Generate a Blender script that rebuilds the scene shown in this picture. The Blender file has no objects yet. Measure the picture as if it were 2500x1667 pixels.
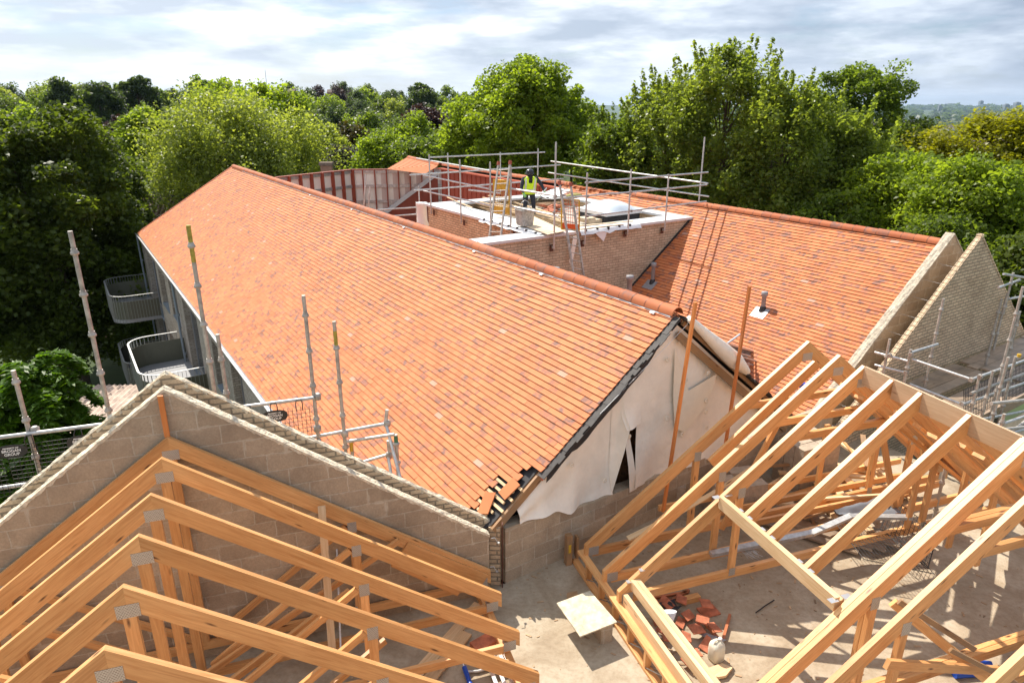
import bpy, math, random
from mathutils import Vector as V, Matrix, noise
R = math.radians
rng = random.Random(7)
sc = bpy.context.scene
COL = sc.collection
# ---------------------------------------------------------------- camera
H = 6.6
F = 1667.0
TH = math.atan((833.5 - 248) / F)
cd = bpy.data.cameras.new('camera'); cam = bpy.data.objects.new('camera', cd); COL.objects.link(cam)
cd.sensor_width = 36; cd.lens = F / 2500 * 36; cd.clip_end = 40000; cd.clip_start = 0.05
cam.location = (0, 0, H); cam.rotation_euler = (math.pi / 2 - TH, 0, 0)
sc.camera = cam
sc.render.resolution_x = 1024; sc.render.resolution_y = 682
# ---------------------------------------------------------------- sky, sun
SUN_EL = 52; SUN_AZ = -33
w = bpy.data.worlds.new('World'); sc.world = w; w.use_nodes = True
nt = w.node_tree; N = nt.nodes; L = nt.links; N.clear()
out = N.new('ShaderNodeOutputWorld'); bg = N.new('ShaderNodeBackground'); L.new(bg.outputs[0], out.inputs[0])
bg.inputs[1].default_value = 0.08
sky = N.new('ShaderNodeTexSky'); sky.sky_type = 'NISHITA'; sky.sun_disc = False
sky.sun_elevation = R(SUN_EL); sky.sun_rotation = R(SUN_AZ); sky.altitude = 100; sky.dust_density = 1.6
tc = N.new('ShaderNodeTexCoord'); sx = N.new('ShaderNodeSeparateXYZ'); L.new(tc.outputs['Generated'], sx.inputs[0])
def nmath(op, a, b=None, c=None):
    m = N.new('ShaderNodeMath'); m.operation = op
    for i, q in enumerate((a, b, c)):
        if q is None: continue
        if isinstance(q, (int, float)): m.inputs[i].default_value = q
        else: L.new(q, m.inputs[i])
    return m.outputs[0]
zc = nmath('ADD', nmath('MAXIMUM', sx.outputs[2], 0.0), 0.2)
px = nmath('DIVIDE', sx.outputs[0], zc); py = nmath('DIVIDE', sx.outputs[1], zc)
cv = N.new('ShaderNodeCombineXYZ'); L.new(sx.outputs[0], cv.inputs[0]); L.new(sx.outputs[1], cv.inputs[1]); L.new(nmath('MULTIPLY', nmath('MAXIMUM', sx.outputs[2], 0.0), 4.6), cv.inputs[2])
n1 = N.new('ShaderNodeTexNoise'); n1.inputs['Scale'].default_value = 4.6; n1.inputs['Detail'].default_value = 9; n1.inputs['Roughness'].default_value = 0.6; n1.inputs['Distortion'].default_value = 0.2
L.new(cv.outputs[0], n1.inputs['Vector'])
n2 = N.new('ShaderNodeTexNoise'); n2.inputs['Scale'].default_value = 6.0; n2.inputs['Detail'].default_value = 7; n2.inputs['Roughness'].default_value = 0.55
mpn = N.new('ShaderNodeMapping'); mpn.inputs['Location'].default_value = (5.2, 4.7, 9.0); L.new(cv.outputs[0], mpn.inputs[0]); L.new(mpn.outputs[0], n2.inputs['Vector'])
r1 = N.new('ShaderNodeValToRGB'); r1.color_ramp.elements[0].position = 0.30; r1.color_ramp.elements[1].position = 0.50
L.new(n1.outputs[0], r1.inputs[0])
r2 = N.new('ShaderNodeValToRGB'); e = r2.color_ramp.elements
e[0].position = 0.38; e[0].color = (7.0, 7.7, 8.7, 1); e[1].position = 0.60; e[1].color = (13.5, 13.6, 13.6, 1)
e2 = r2.color_ramp.elements.new(0.5); e2.color = (9.8, 10.3, 11.0, 1)
L.new(n2.outputs[0], r2.inputs[0])
# clouds are a little darker and bluer away from the sun
mr = N.new('ShaderNodeMapRange'); mr.inputs[1].default_value = -0.75; mr.inputs[2].default_value = 0.6; mr.inputs[3].default_value = 1.0; mr.inputs[4].default_value = 0.52
L.new(sx.outputs[0], mr.inputs[0])
cm = N.new('ShaderNodeMix'); cm.data_type = 'RGBA'; cm.blend_type = 'MULTIPLY'; cm.inputs[0].default_value = 1.0
L.new(r2.outputs[0], cm.inputs[6])
cb = N.new('ShaderNodeCombineXYZ'); L.new(mr.outputs[0], cb.inputs[0]); L.new(nmath('POWER', mr.outputs[0], 0.85), cb.inputs[1]); L.new(nmath('POWER', mr.outputs[0], 0.65), cb.inputs[2])
L.new(cb.outputs[0], cm.inputs[7])
mx = N.new('ShaderNodeMix'); mx.data_type = 'RGBA'
L.new(nmath('MULTIPLY', r1.outputs[0], 0.93), mx.inputs[0]); skt = N.new('ShaderNodeMix'); skt.data_type = 'RGBA'; skt.blend_type = 'MULTIPLY'; skt.inputs[0].default_value = 1.0; L.new(sky.outputs[0], skt.inputs[6]); skt.inputs[7].default_value = (.80, .93, 1.12, 1); L.new(skt.outputs[2], mx.inputs[6]); L.new(cm.outputs[2], mx.inputs[7])
hzr = N.new('ShaderNodeMapRange'); hzr.inputs[1].default_value = 0.0; hzr.inputs[2].default_value = 0.06; hzr.inputs[3].default_value = 0.75; hzr.inputs[4].default_value = 0.0
L.new(sx.outputs[2], hzr.inputs[0])
hm_ = N.new('ShaderNodeMix'); hm_.data_type = 'RGBA'; hm_.blend_type = 'MULTIPLY'; hm_.inputs[0].default_value = 1.0; hm_.inputs[6].default_value = (10.2, 10.9, 11.8, 1); L.new(cb.outputs[0], hm_.inputs[7])
mx2 = N.new('ShaderNodeMix'); mx2.data_type = 'RGBA'; L.new(hzr.outputs[0], mx2.inputs[0]); L.new(mx.outputs[2], mx2.inputs[6]); L.new(hm_.outputs[2], mx2.inputs[7])
L.new(mx2.outputs[2], bg.inputs[0])
sd = bpy.data.lights.new('sun', 'SUN'); sd.energy = 5.0; sd.angle = R(0.5); sd.color = (1.0, 0.93, 0.82)
so = bpy.data.objects.new('sun', sd); COL.objects.link(so)
SL = V((-math.sin(R(SUN_AZ)) * math.cos(R(SUN_EL)), -math.cos(R(SUN_AZ)) * math.cos(R(SUN_EL)), -math.sin(R(SUN_EL))))
so.rotation_euler = SL.to_track_quat('-Z', 'Y').to_euler(); so.location = (-20, 30, 60)
sc.view_settings.view_transform = 'Standard'; sc.view_settings.look = 'None'; sc.view_settings.gamma = 1.0
sc.view_settings.exposure = 0.56
sc.render.engine = 'CYCLES'
# ---------------------------------------------------------------- frames
Z = V((0, 0, 1))
AZA, AZB = -33.3, -18.6
aA = V((math.sin(R(AZA)), math.cos(R(AZA)), 0)); bA = V((aA.y, -aA.x, 0))
aB = V((math.sin(R(AZB)), math.cos(R(AZB)), 0)); bB = V((aB.y, -aB.x, 0))
ROTA, ROTB = R(-AZA), R(-AZB)          # z rotation whose local x = b, y = a
def PA(a, b, z): return aA * a + bA * b + Z * z
def PB(a, b, z): return aB * a + bB * b + Z * z
O = V((0, 0, H))
def ray(x, y):
    u = (x - 1250) / F; v = (y - 833.5) / F; c, s = math.cos(TH), math.sin(TH)
    return V((u, c - v * s, -(v * c + s)))
def onz(x, y, z):                      # survey of the photograph: a point of known height
    r = ray(x, y); return O + r * ((z - H) / r.z)
def onp(x, y, p, n):                   # ... or on a known plane
    r = ray(x, y); return O + r * ((p - O).dot(n) / r.dot(n))
def oA(x, y, a): return onp(x, y, aA * a, aA)
def oAb(x, y, b): return onp(x, y, bA * b, bA)
def oB(x, y, a): return onp(x, y, aB * a, aB)
# ---------------------------------------------------------------- materials
def mat(name, color=(.5, .5, .5), rough=.7, metal=0, noise_amt=0.0, nscale=5, bump=0.0, bscale=40, spec=None, trans=0):
    m = bpy.data.materials.new(name); m.use_nodes = True; t = m.node_tree; b = t.nodes['Principled BSDF']
    b.inputs['Base Color'].default_value = (*color, 1); b.inputs['Roughness'].default_value = rough; b.inputs['Metallic'].default_value = metal
    if spec is not None: b.inputs['Specular IOR Level'].default_value = spec
    if trans: b.inputs['Transmission Weight'].default_value = trans
    if noise_amt:
        tcn = t.nodes.new('ShaderNodeTexCoord'); n = t.nodes.new('ShaderNodeTexNoise'); n.inputs['Scale'].default_value = nscale; n.inputs['Detail'].default_value = 6; n.inputs['Roughness'].default_value = .65
        t.links.new(tcn.outputs['Object'], n.inputs['Vector'])
        rp = t.nodes.new('ShaderNodeValToRGB'); k = noise_amt
        rp.color_ramp.elements[0].position = .3; rp.color_ramp.elements[0].color = (*[c * (1 - k) for c in color], 1)
        rp.color_ramp.elements[1].position = .7; rp.color_ramp.elements[1].color = (*[min(1, c * (1 + k)) for c in color], 1)
        t.links.new(n.outputs[0], rp.inputs[0]); t.links.new(rp.outputs[0], b.inputs['Base Color'])
    if bump:
        tcn = t.nodes.new('ShaderNodeTexCoord'); n = t.nodes.new('ShaderNodeTexNoise'); n.inputs['Scale'].default_value = bscale; n.inputs['Detail'].default_value = 5
        t.links.new(tcn.outputs['Object'], n.inputs['Vector'])
        bp = t.nodes.new('ShaderNodeBump'); bp.inputs['Strength'].default_value = bump; bp.inputs['Distance'].default_value = .02
        t.links.new(n.outputs[0], bp.inputs['Height']); t.links.new(bp.outputs[0], b.inputs['Normal'])
    return m
def ND(t, kind, **kw):
    n = t.nodes.new(kind)
    for k, v in kw.items():
        if k in n.inputs: n.inputs[k].default_value = v
        else: setattr(n, k, v)
    return n
def ramp(t, src, stops):
    r = t.nodes.new('ShaderNodeValToRGB'); el = r.color_ramp.elements
    el[0].position, el[0].color = stops[0][0], (*stops[0][1], 1); el[1].position, el[1].color = stops[-1][0], (*stops[-1][1], 1)
    for p, c in stops[1:-1]:
        e = el.new(p); e.color = (*c, 1)
    t.links.new(src, r.inputs[0]); return r
def mixc(t, fac, a, b, mode='MIX'):
    m = t.nodes.new('ShaderNodeMix'); m.data_type = 'RGBA'; m.blend_type = mode
    for i, q in ((0, fac), (6, a), (7, b)):
        if isinstance(q, (int, float)): m.inputs[i].default_value = q
        elif isinstance(q, tuple): m.inputs[i].default_value = (*q, 1)
        else: t.links.new(q, m.inputs[i])
    return m.outputs[2]
def wood_mat(name, c0, c1, knot=(.10, .035, .012), rough=.45, dirt=0):
    m = bpy.data.materials.new(name); m.use_nodes = True; t = m.node_tree; b = t.nodes['Principled BSDF']; b.inputs['Roughness'].default_value = rough; b.inputs['Specular IOR Level'].default_value = .6
    uv0 = ND(t, 'ShaderNodeUVMap'); uv0.uv_map = 'UVMap'; oi = ND(t, 'ShaderNodeObjectInfo')
    uv = ND(t, 'ShaderNodeVectorMath', operation='MULTIPLY_ADD'); uv.inputs[1].default_value = (37.0, 53.0, 0); t.links.new(oi.outputs['Random'], uv.inputs[0]); t.links.new(uv0.outputs[0], uv.inputs[2])
    mp = ND(t, 'ShaderNodeMapping'); mp.inputs['Scale'].default_value = (1.1, 16, 1); t.links.new(uv.outputs[0], mp.inputs[0])
    n = ND(t, 'ShaderNodeTexNoise', Scale=2.2, Detail=7, Roughness=.62, Distortion=.9); t.links.new(mp.outputs[0], n.inputs['Vector'])
    mp3 = ND(t, 'ShaderNodeMapping'); mp3.inputs['Scale'].default_value = (.35, 1.5, 1); t.links.new(uv.outputs[0], mp3.inputs[0])
    nb = ND(t, 'ShaderNodeTexNoise', Scale=1.0, Detail=2); t.links.new(mp3.outputs[0], nb.inputs['Vector'])
    r = ramp(t, n.outputs[0], [(.3, c0), (.5, tuple((x + y) / 2 for x, y in zip(c0, c1))), (.72, c1)])
    # knots
    mp2 = ND(t, 'ShaderNodeMapping'); mp2.inputs['Scale'].default_value = (2.3, 9, 1); t.links.new(uv.outputs[0], mp2.inputs[0])
    vo = ND(t, 'ShaderNodeTexVoronoi', Scale=1.0); t.links.new(mp2.outputs[0], vo.inputs['Vector'])
    rk = ramp(t, vo.outputs['Distance'], [(.05, (1, 1, 1)), (.16, (0, 0, 0))])
    vc = t.nodes.new('ShaderNodeSeparateColor'); t.links.new(vo.outputs['Color'], vc.inputs[0])
    gt = ND(t, 'ShaderNodeMath', operation='GREATER_THAN'); gt.inputs[1].default_value = .38; t.links.new(vc.outputs[0], gt.inputs[0])
    mu = ND(t, 'ShaderNodeMath', operation='MULTIPLY'); t.links.new(rk.outputs[0], mu.inputs[0]); t.links.new(gt.outputs[0], mu.inputs[1])
    rb = ramp(t, nb.outputs[0], [(.3, (.74, .7, .64)), (.7, (1.12, 1.12, 1.12))])
    c = mixc(t, 1.0, r.outputs[0], rb.outputs[0], 'MULTIPLY')
    ro = ramp(t, oi.outputs['Random'], [(0, (.84, .80, .74)), (.4, (1.02, 1.0, .98)), (.7, (.95, .90, .86)), (1, (1.12, 1.12, 1.12))]); c = mixc(t, 1.0, c, ro.outputs[0], 'MULTIPLY')
    c = mixc(t, mu.outputs[0], c, knot)
    if dirt:
        tco = ND(t, 'ShaderNodeTexCoord'); nd = ND(t, 'ShaderNodeTexNoise', Scale=3.0, Detail=6); t.links.new(tco.outputs['Object'], nd.inputs['Vector'])
        rd = ramp(t, nd.outputs[0], [(.42, (0, 0, 0)), (.7, (dirt, dirt, dirt))]); c = mixc(t, rd.outputs[0], c, (.16, .13, .10))
    t.links.new(c, b.inputs['Base Color'])
    bp = ND(t, 'ShaderNodeBump', Strength=.25, Distance=.004); t.links.new(n.outputs[0], bp.inputs['Height']); t.links.new(bp.outputs[0], b.inputs['Normal'])
    return m
def brick_mat(name, c1, c2, mortar, bw, rh, ms, stain=.0, bumpy=.6, squash=1, mixv=.5, bias=0, smear=0):
    m = bpy.data.materials.new(name); m.use_nodes = True; t = m.node_tree; b = t.nodes['Principled BSDF']; b.inputs['Roughness'].default_value = .9
    uv = ND(t, 'ShaderNodeUVMap'); uv.uv_map = 'UVMap'
    # wobble the joints a little
    tco = ND(t, 'ShaderNodeTexCoord')
    nw = ND(t, 'ShaderNodeTexNoise', Scale=6.0, Detail=3); t.links.new(tco.outputs['Object'], nw.inputs['Vector'])
    vm = ND(t, 'ShaderNodeVectorMath', operation='MULTIPLY_ADD'); vm.inputs[1].default_value = (rh * .13,) * 3; t.links.new(nw.outputs['Color'], vm.inputs[0]); t.links.new(uv.outputs[0], vm.inputs[2])
    br = ND(t, 'ShaderNodeTexBrick', Scale=1.0); t.links.new(vm.outputs[0], br.inputs['Vector'])
    br.inputs['Color1'].default_value = (*c1, 1); br.inputs['Color2'].default_value = (*c2, 1); br.inputs['Mortar'].default_value = (*mortar, 1)
    br.inputs['Mortar Size'].default_value = ms; br.inputs['Mortar Smooth'].default_value = .3; br.inputs['Brick Width'].default_value = bw; br.inputs['Row Height'].default_value = rh; br.inputs['Bias'].default_value = bias
    n = ND(t, 'ShaderNodeTexNoise', Scale=1.7, Detail=8, Roughness=.7); t.links.new(tco.outputs['Object'], n.inputs['Vector'])
    r = ramp(t, n.outputs[0], [(.3, (.72, .70, .68)), (.52, (1, 1, 1)), (.75, (1.15, 1.13, 1.1))])
    c = mixc(t, 1.0, br.outputs['Color'], r.outputs[0], 'MULTIPLY')
    n2 = ND(t, 'ShaderNodeTexNoise', Scale=45, Detail=5, Roughness=.7); t.links.new(tco.outputs['Object'], n2.inputs['Vector'])
    r2 = ramp(t, n2.outputs[0], [(.3, (.8, .8, .8)), (.7, (1.12, 1.12, 1.12))])
    c = mixc(t, 1.0, c, r2.outputs[0], 'MULTIPLY')
    if smear:
        b2 = ND(t, 'ShaderNodeTexBrick', Scale=1.0); t.links.new(vm.outputs[0], b2.inputs['Vector']); b2.inputs['Mortar Size'].default_value = smear; b2.inputs['Mortar Smooth'].default_value = .6; b2.inputs['Brick Width'].default_value = bw; b2.inputs['Row Height'].default_value = rh
        n4 = ND(t, 'ShaderNodeTexNoise', Scale=3.4, Detail=5, Roughness=.6); t.links.new(tco.outputs['Object'], n4.inputs['Vector']); r4 = ramp(t, n4.outputs[0], [(.55, (0, 0, 0)), (.62, (1, 1, 1))])
        m4 = ND(t, 'ShaderNodeMath', operation='MULTIPLY'); t.links.new(b2.outputs['Fac'], m4.inputs[0]); t.links.new(r4.outputs[0], m4.inputs[1]); c = mixc(t, m4.outputs[0], c, mortar)
    if stain:
        n3 = ND(t, 'ShaderNodeTexNoise', Scale=.8, Detail=5, Roughness=.6); t.links.new(tco.outputs['Object'], n3.inputs['Vector'])
        r3 = ramp(t, n3.outputs[0], [(.5, (0, 0, 0)), (.72, (stain,) * 3)]); c = mixc(t, r3.outputs[0], c, tuple(x * .5 for x in c1))
    t.links.new(c, b.inputs['Base Color'])
    iv = ND(t, 'ShaderNodeMath', operation='MULTIPLY_ADD'); iv.inputs[1].default_value = -1; iv.inputs[2].default_value = 1; t.links.new(br.outputs['Fac'], iv.inputs[0])
    ad = ND(t, 'ShaderNodeMath', operation='MULTIPLY_ADD'); ad.inputs[1].default_value = .35; t.links.new(n2.outputs[0], ad.inputs[0]); t.links.new(iv.outputs[0], ad.inputs[2])
    bp = ND(t, 'ShaderNodeBump', Strength=bumpy, Distance=.012); t.links.new(ad.outputs[0], bp.inputs['Height']); t.links.new(bp.outputs[0], b.inputs['Normal'])
    return m
def tile_mat(name, base):
    m = bpy.data.materials.new(name); m.use_nodes = True; t = m.node_tree; b = t.nodes['Principled BSDF']; b.inputs['Roughness'].default_value = .72; b.inputs['Specular IOR Level'].default_value = .3
    at = ND(t, 'ShaderNodeAttribute'); at.attribute_name = 'tone'
    sp = t.nodes.new('ShaderNodeSeparateColor'); t.links.new(at.outputs['Color'], sp.inputs[0])
    tco = ND(t, 'ShaderNodeTexCoord')
    n = ND(t, 'ShaderNodeTexNoise', Scale=9.0, Detail=3); t.links.new(tco.outputs['Object'], n.inputs['Vector'])
    # red channel: hue of the tile, green: how strong its fired blotch is, blue: bleached tile
    c = ramp(t, sp.outputs[0], [(0, tuple(x * y for x, y in zip(base, (.92, .84, .84)))), (.5, base), (1, tuple(x * y for x, y in zip(base, (1.05, 1.1, 1.12))))]).outputs[0]
    nr = ramp(t, n.outputs[0], [(.36, (0, 0, 0)), (.62, (1, 1, 1))])
    mu = ND(t, 'ShaderNodeMath', operation='MULTIPLY'); t.links.new(nr.outputs[0], mu.inputs[0]); t.links.new(sp.outputs[1], mu.inputs[1])
    c = mixc(t, mu.outputs[0], c, (.18, .105, .092))
    c = mixc(t, sp.outputs[2], c, (.50, .30, .22))
    n2 = ND(t, 'ShaderNodeTexNoise', Scale=1.1, Detail=4); t.links.new(tco.outputs['Object'], n2.inputs['Vector'])
    r2 = ramp(t, n2.outputs[0], [(.3, (.9, .88, .86)), (.7, (1.06, 1.06, 1.08))]); c = mixc(t, 1.0, c, r2.outputs[0], 'MULTIPLY')
    t.links.new(c, b.inputs['Base Color'])
    n3 = ND(t, 'ShaderNodeTexNoise', Scale=120, Detail=3); t.links.new(tco.outputs['Object'], n3.inputs['Vector'])
    bp = ND(t, 'ShaderNodeBump', Strength=.25, Distance=.004); t.links.new(n3.outputs[0], bp.inputs['Height']); t.links.new(bp.outputs[0], b.inputs['Normal'])
    return m
def leaf_mat(name, c, tr=.45, var=.3, rough=.45):
    m = bpy.data.materials.new(name); m.use_nodes = True; t = m.node_tree; b = t.nodes['Principled BSDF']; b.inputs['Roughness'].default_value = rough; b.inputs['Specular IOR Level'].default_value = .35
    at = ND(t, 'ShaderNodeAttribute'); at.attribute_name = 'tone'
    sp = t.nodes.new('ShaderNodeSeparateColor'); t.links.new(at.outputs['Color'], sp.inputs[0])
    lo = tuple(x * (1 - var) for x in c); hi = (c[0] * (1 + var * 1.3), c[1] * (1 + var), c[2] * (1 + var * .3))
    r = ramp(t, sp.outputs[0], [(0, lo), (.5, c), (1, hi)])
    t.links.new(r.outputs[0], b.inputs['Base Color'])
    tl = ND(t, 'ShaderNodeBsdfTranslucent'); k = mixc(t, 1.0, r.outputs[0], (1.5, 1.45, .6), 'MULTIPLY'); t.links.new(k, tl.inputs[0])
    ms = ND(t, 'ShaderNodeMixShader'); ms.inputs[0].default_value = tr
    t.links.new(b.outputs[0], ms.inputs[1]); t.links.new(tl.outputs[0], ms.inputs[2])
    t.links.new(ms.outputs[0], t.nodes['Material Output'].inputs[0])
    return m
def slab_mat():
    m = bpy.data.materials.new('screed'); m.use_nodes = True; t = m.node_tree; b = t.nodes['Principled BSDF']; b.inputs['Roughness'].default_value = .85
    tco = ND(t, 'ShaderNodeTexCoord')
    n = ND(t, 'ShaderNodeTexNoise', Scale=1.3, Detail=9, Roughness=.62, Distortion=.6); t.links.new(tco.outputs['Object'], n.inputs['Vector'])
    r = ramp(t, n.outputs[0], [(.28, (.27, .20, .13)), (.42, (.345, .27, .185)), (.55, (.42, .345, .25)), (.72, (.47, .40, .305))])
    n2 = ND(t, 'ShaderNodeTexNoise', Scale=14, Detail=8, Roughness=.75); t.links.new(tco.outputs['Object'], n2.inputs['Vector'])
    r2 = ramp(t, n2.outputs[0], [(.34, (.80, .77, .73)), (.55, (1, 1, 1)), (.75, (1.06, 1.05, 1.03))])
    c = mixc(t, 1.0, r.outputs[0], r2.outputs[0], 'MULTIPLY')
    v = ND(t, 'ShaderNodeTexVoronoi', Scale=1.1, feature='DISTANCE_TO_EDGE'); 
    vm = ND(t, 'ShaderNodeVectorMath', operation='MULTIPLY_ADD'); vm.inputs[1].default_value = (1.2,) * 3; t.links.new(n2.outputs['Color'], vm.inputs[0]); t.links.new(tco.outputs['Object'], vm.inputs[2]); t.links.new(vm.outputs[0], v.inputs['Vector'])
    t.links.new(c, b.inputs['Base Color'])
    bp = ND(t, 'ShaderNodeBump', Strength=.35, Distance=.01); t.links.new(n2.outputs[0], bp.inputs['Height']); t.links.new(bp.outputs[0], b.inputs['Normal'])
    return m
M = dict(
 pine=wood_mat('pine', (.59, .27, .088), (.83, .48, .205)),
 pine_pale=wood_mat('pine_pale', (.62, .42, .22), (.80, .62, .40)),
 board=wood_mat('scaffold_board', (.34, .25, .18), (.48, .38, .29), dirt=.7),
 oldwood=wood_mat('weathered_timber', (.30, .17, .08), (.45, .28, .15), dirt=.5),
 orange_wood=wood_mat('orange_stained_timber', (.62, .20, .05), (.72, .27, .08)),
 red_wood=wood_mat('red_stained_timber', (.42, .13, .05), (.55, .2, .09)),
 block=brick_mat('concrete_block', (.38, .29, .20), (.50, .395, .28), (.54, .46, .35), .45, .225, .009, stain=.5, bumpy=.6, smear=.032),
 brick=brick_mat('buff_brick', (.76, .58, .38), (.62, .45, .29), (.33, .26, .18), .225, .075, .012, bumpy=.8),
 pinkbrick=brick_mat('pink_buff_brick', (.66, .54, .38), (.54, .42, .29), (.34, .27, .19), .225, .075, .010, bumpy=.5),
 greybrick=brick_mat('grey_buff_brick', (.44, .39, .33), (.34, .29, .235), (.22, .19, .16), .225, .075, .010, bumpy=.6),
 mortar=mat('rough_mortar', (.66, .57, .43), .95, noise_amt=.35, nscale=14, bump=1.0, bscale=30),
 tile=tile_mat('clay_tile', (.57, .195, .075)),
 ridge=tile_mat('clay_ridge', (.44, .135, .052)),
 slate=mat('underside_slate', (.05, .043, .04), .7, noise_amt=.4, nscale=8),
 felt=mat('roofing_felt', (.028, .027, .03), .7, noise_amt=.3, nscale=4),
 slab=slab_mat(),
 membrane=mat('breather_membrane', (.86, .80, .70), .55, noise_amt=.08, nscale=3, bump=.9, bscale=7),
 white=mat('white_sheet', (.80, .80, .80), .5, noise_amt=.06, nscale=6),
 galv=mat('galvanised_steel', (.50, .50, .49), .42, .55, noise_amt=.3, nscale=9, bump=.1),
 galv_dirty=mat('dirty_scaffold_tube', (.42, .39, .35), .55, .4, noise_amt=.4, nscale=11, bump=.15),
 alu=mat('aluminium', (.72, .72, .72), .3, .8, noise_amt=.1),
 coping=mat('pale_grey_coping', (.62, .63, .64), .45, noise_amt=.05, nscale=3),
 greypaint=mat('grey_painted_steel', (.30, .30, .275), .5, noise_amt=.06),
 pvc=mat('grey_pvc', (.27, .27, .28), .4),
 bluegrey=mat('blue_grey_pipe', (.20, .235, .27), .4),
 redclad=mat('red_cladding', (.30, .062, .035), .5, noise_amt=.1, nscale=1),
 redsteel=mat('red_oxide_steel', (.33, .07, .035), .55, noise_amt=.15),
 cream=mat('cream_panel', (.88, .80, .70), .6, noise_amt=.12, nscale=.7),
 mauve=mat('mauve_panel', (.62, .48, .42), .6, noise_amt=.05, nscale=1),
 ypole=mat('worn_yellow_paint', (.36, .30, .05), .6, noise_amt=.5, nscale=14), mortar_dark=mat('weathered_mortar', (.46, .40, .31), .95, noise_amt=.4, nscale=10, bump=1.0, bscale=30),
 yellow=mat('yellow_paint', (.60, .36, .03), .5, noise_amt=.2),
 orangep=mat('orange_plastic', (.75, .12, .02), .45),
 black=mat('black_plastic', (.022, .022, .024), .5),
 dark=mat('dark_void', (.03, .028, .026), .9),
 glass=mat('window_glass', (.05, .06, .065), .08, spec=.8),
 dome=mat('skylight_dome', (.62, .68, .74), .18, spec=.8, noise_amt=.05),
 ply=mat('plywood', (.66, .52, .36), .75, noise_amt=.2, nscale=5),
 dirtyply=mat('dirty_plywood', (.56, .49, .36), .85, noise_amt=.35, nscale=9, bump=.3, bscale=25),
 clay=mat('red_clay', (.44, .14, .07), .8, noise_amt=.45, nscale=7),
 vest=mat('high_vis_yellow', (.62, .88, .02), .7),
 silver=mat('reflective_tape', (.62, .64, .62), .4),
 navy=mat('dark_workwear', (.028, .03, .042), .85, noise_amt=.2, nscale=20),
 skin=mat('skin', (.42, .23, .15), .6), glove=mat('green_glove', (.32, .62, .22), .7),
 helmet=mat('black_helmet', (.02, .02, .024), .25), cement=mat('cement_crust', (.42, .40, .36), .9, noise_amt=.4, nscale=18, bump=.6),
 jug=mat('cloudy_plastic', (.72, .70, .58), .35, noise_amt=.08), blue=mat('blue_plastic', (.01, .07, .42), .35),
 tinroof=mat('rusty_tin', (.55, .42, .34), .7, noise_amt=.45, nscale=3), ground=mat('ground_grass', (.045, .07, .022), .95, noise_amt=.5, nscale=.15),
 oldtile=mat('old_brown_tile', (.17, .12, .095), .85, noise_amt=.35, nscale=3), oldbrick=mat('old_brick', (.30, .17, .12), .9, noise_amt=.2),
 plate=None, render=mat('pale_render', (.6, .58, .54), .8, noise_amt=.1),
 bark=mat('bark', (.10, .075, .05), .95, noise_amt=.4, nscale=6, bump=.5), lead=mat('lead_flashing', (.33, .34, .36), .45, .3, noise_amt=.2, nscale=12, bump=.5),
 town=mat('town_brown', (.26, .19, .16), .9, noise_amt=.3, nscale=.02), pinkins=mat('brown_insulation', (.16, .075, .03), .95, noise_amt=.5, nscale=20, bump=.8),
)
def plate_mat():
    m = bpy.data.materials.new('nail_plate'); m.use_nodes = True; t = m.node_tree; b = t.nodes['Principled BSDF']; b.inputs['Roughness'].default_value = .45; b.inputs['Metallic'].default_value = .5
    uv = ND(t, 'ShaderNodeUVMap'); uv.uv_map = 'UVMap'
    br = ND(t, 'ShaderNodeTexBrick', Scale=1.0); t.links.new(uv.outputs[0], br.inputs['Vector']); br.inputs['Brick Width'].default_value = .02; br.inputs['Row Height'].default_value = .014; br.inputs['Mortar Size'].default_value = .003
    br.inputs['Color1'].default_value = (.30, .26, .22, 1); br.inputs['Color2'].default_value = (.40, .35, .30, 1); br.inputs['Mortar'].default_value = (.60, .57, .52, 1); t.links.new(br.outputs[0], b.inputs['Base Color'])
    bp = ND(t, 'ShaderNodeBump', Strength=.8, Distance=.004); t.links.new(br.outputs['Fac'], bp.inputs['Height']); t.links.new(bp.outputs[0], b.inputs['Normal']); return m
M['plate'] = plate_mat(); M['panel_dark'] = mat('olive_grey_panel', (.12, .12, .085), .5, noise_amt=.08)
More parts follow.
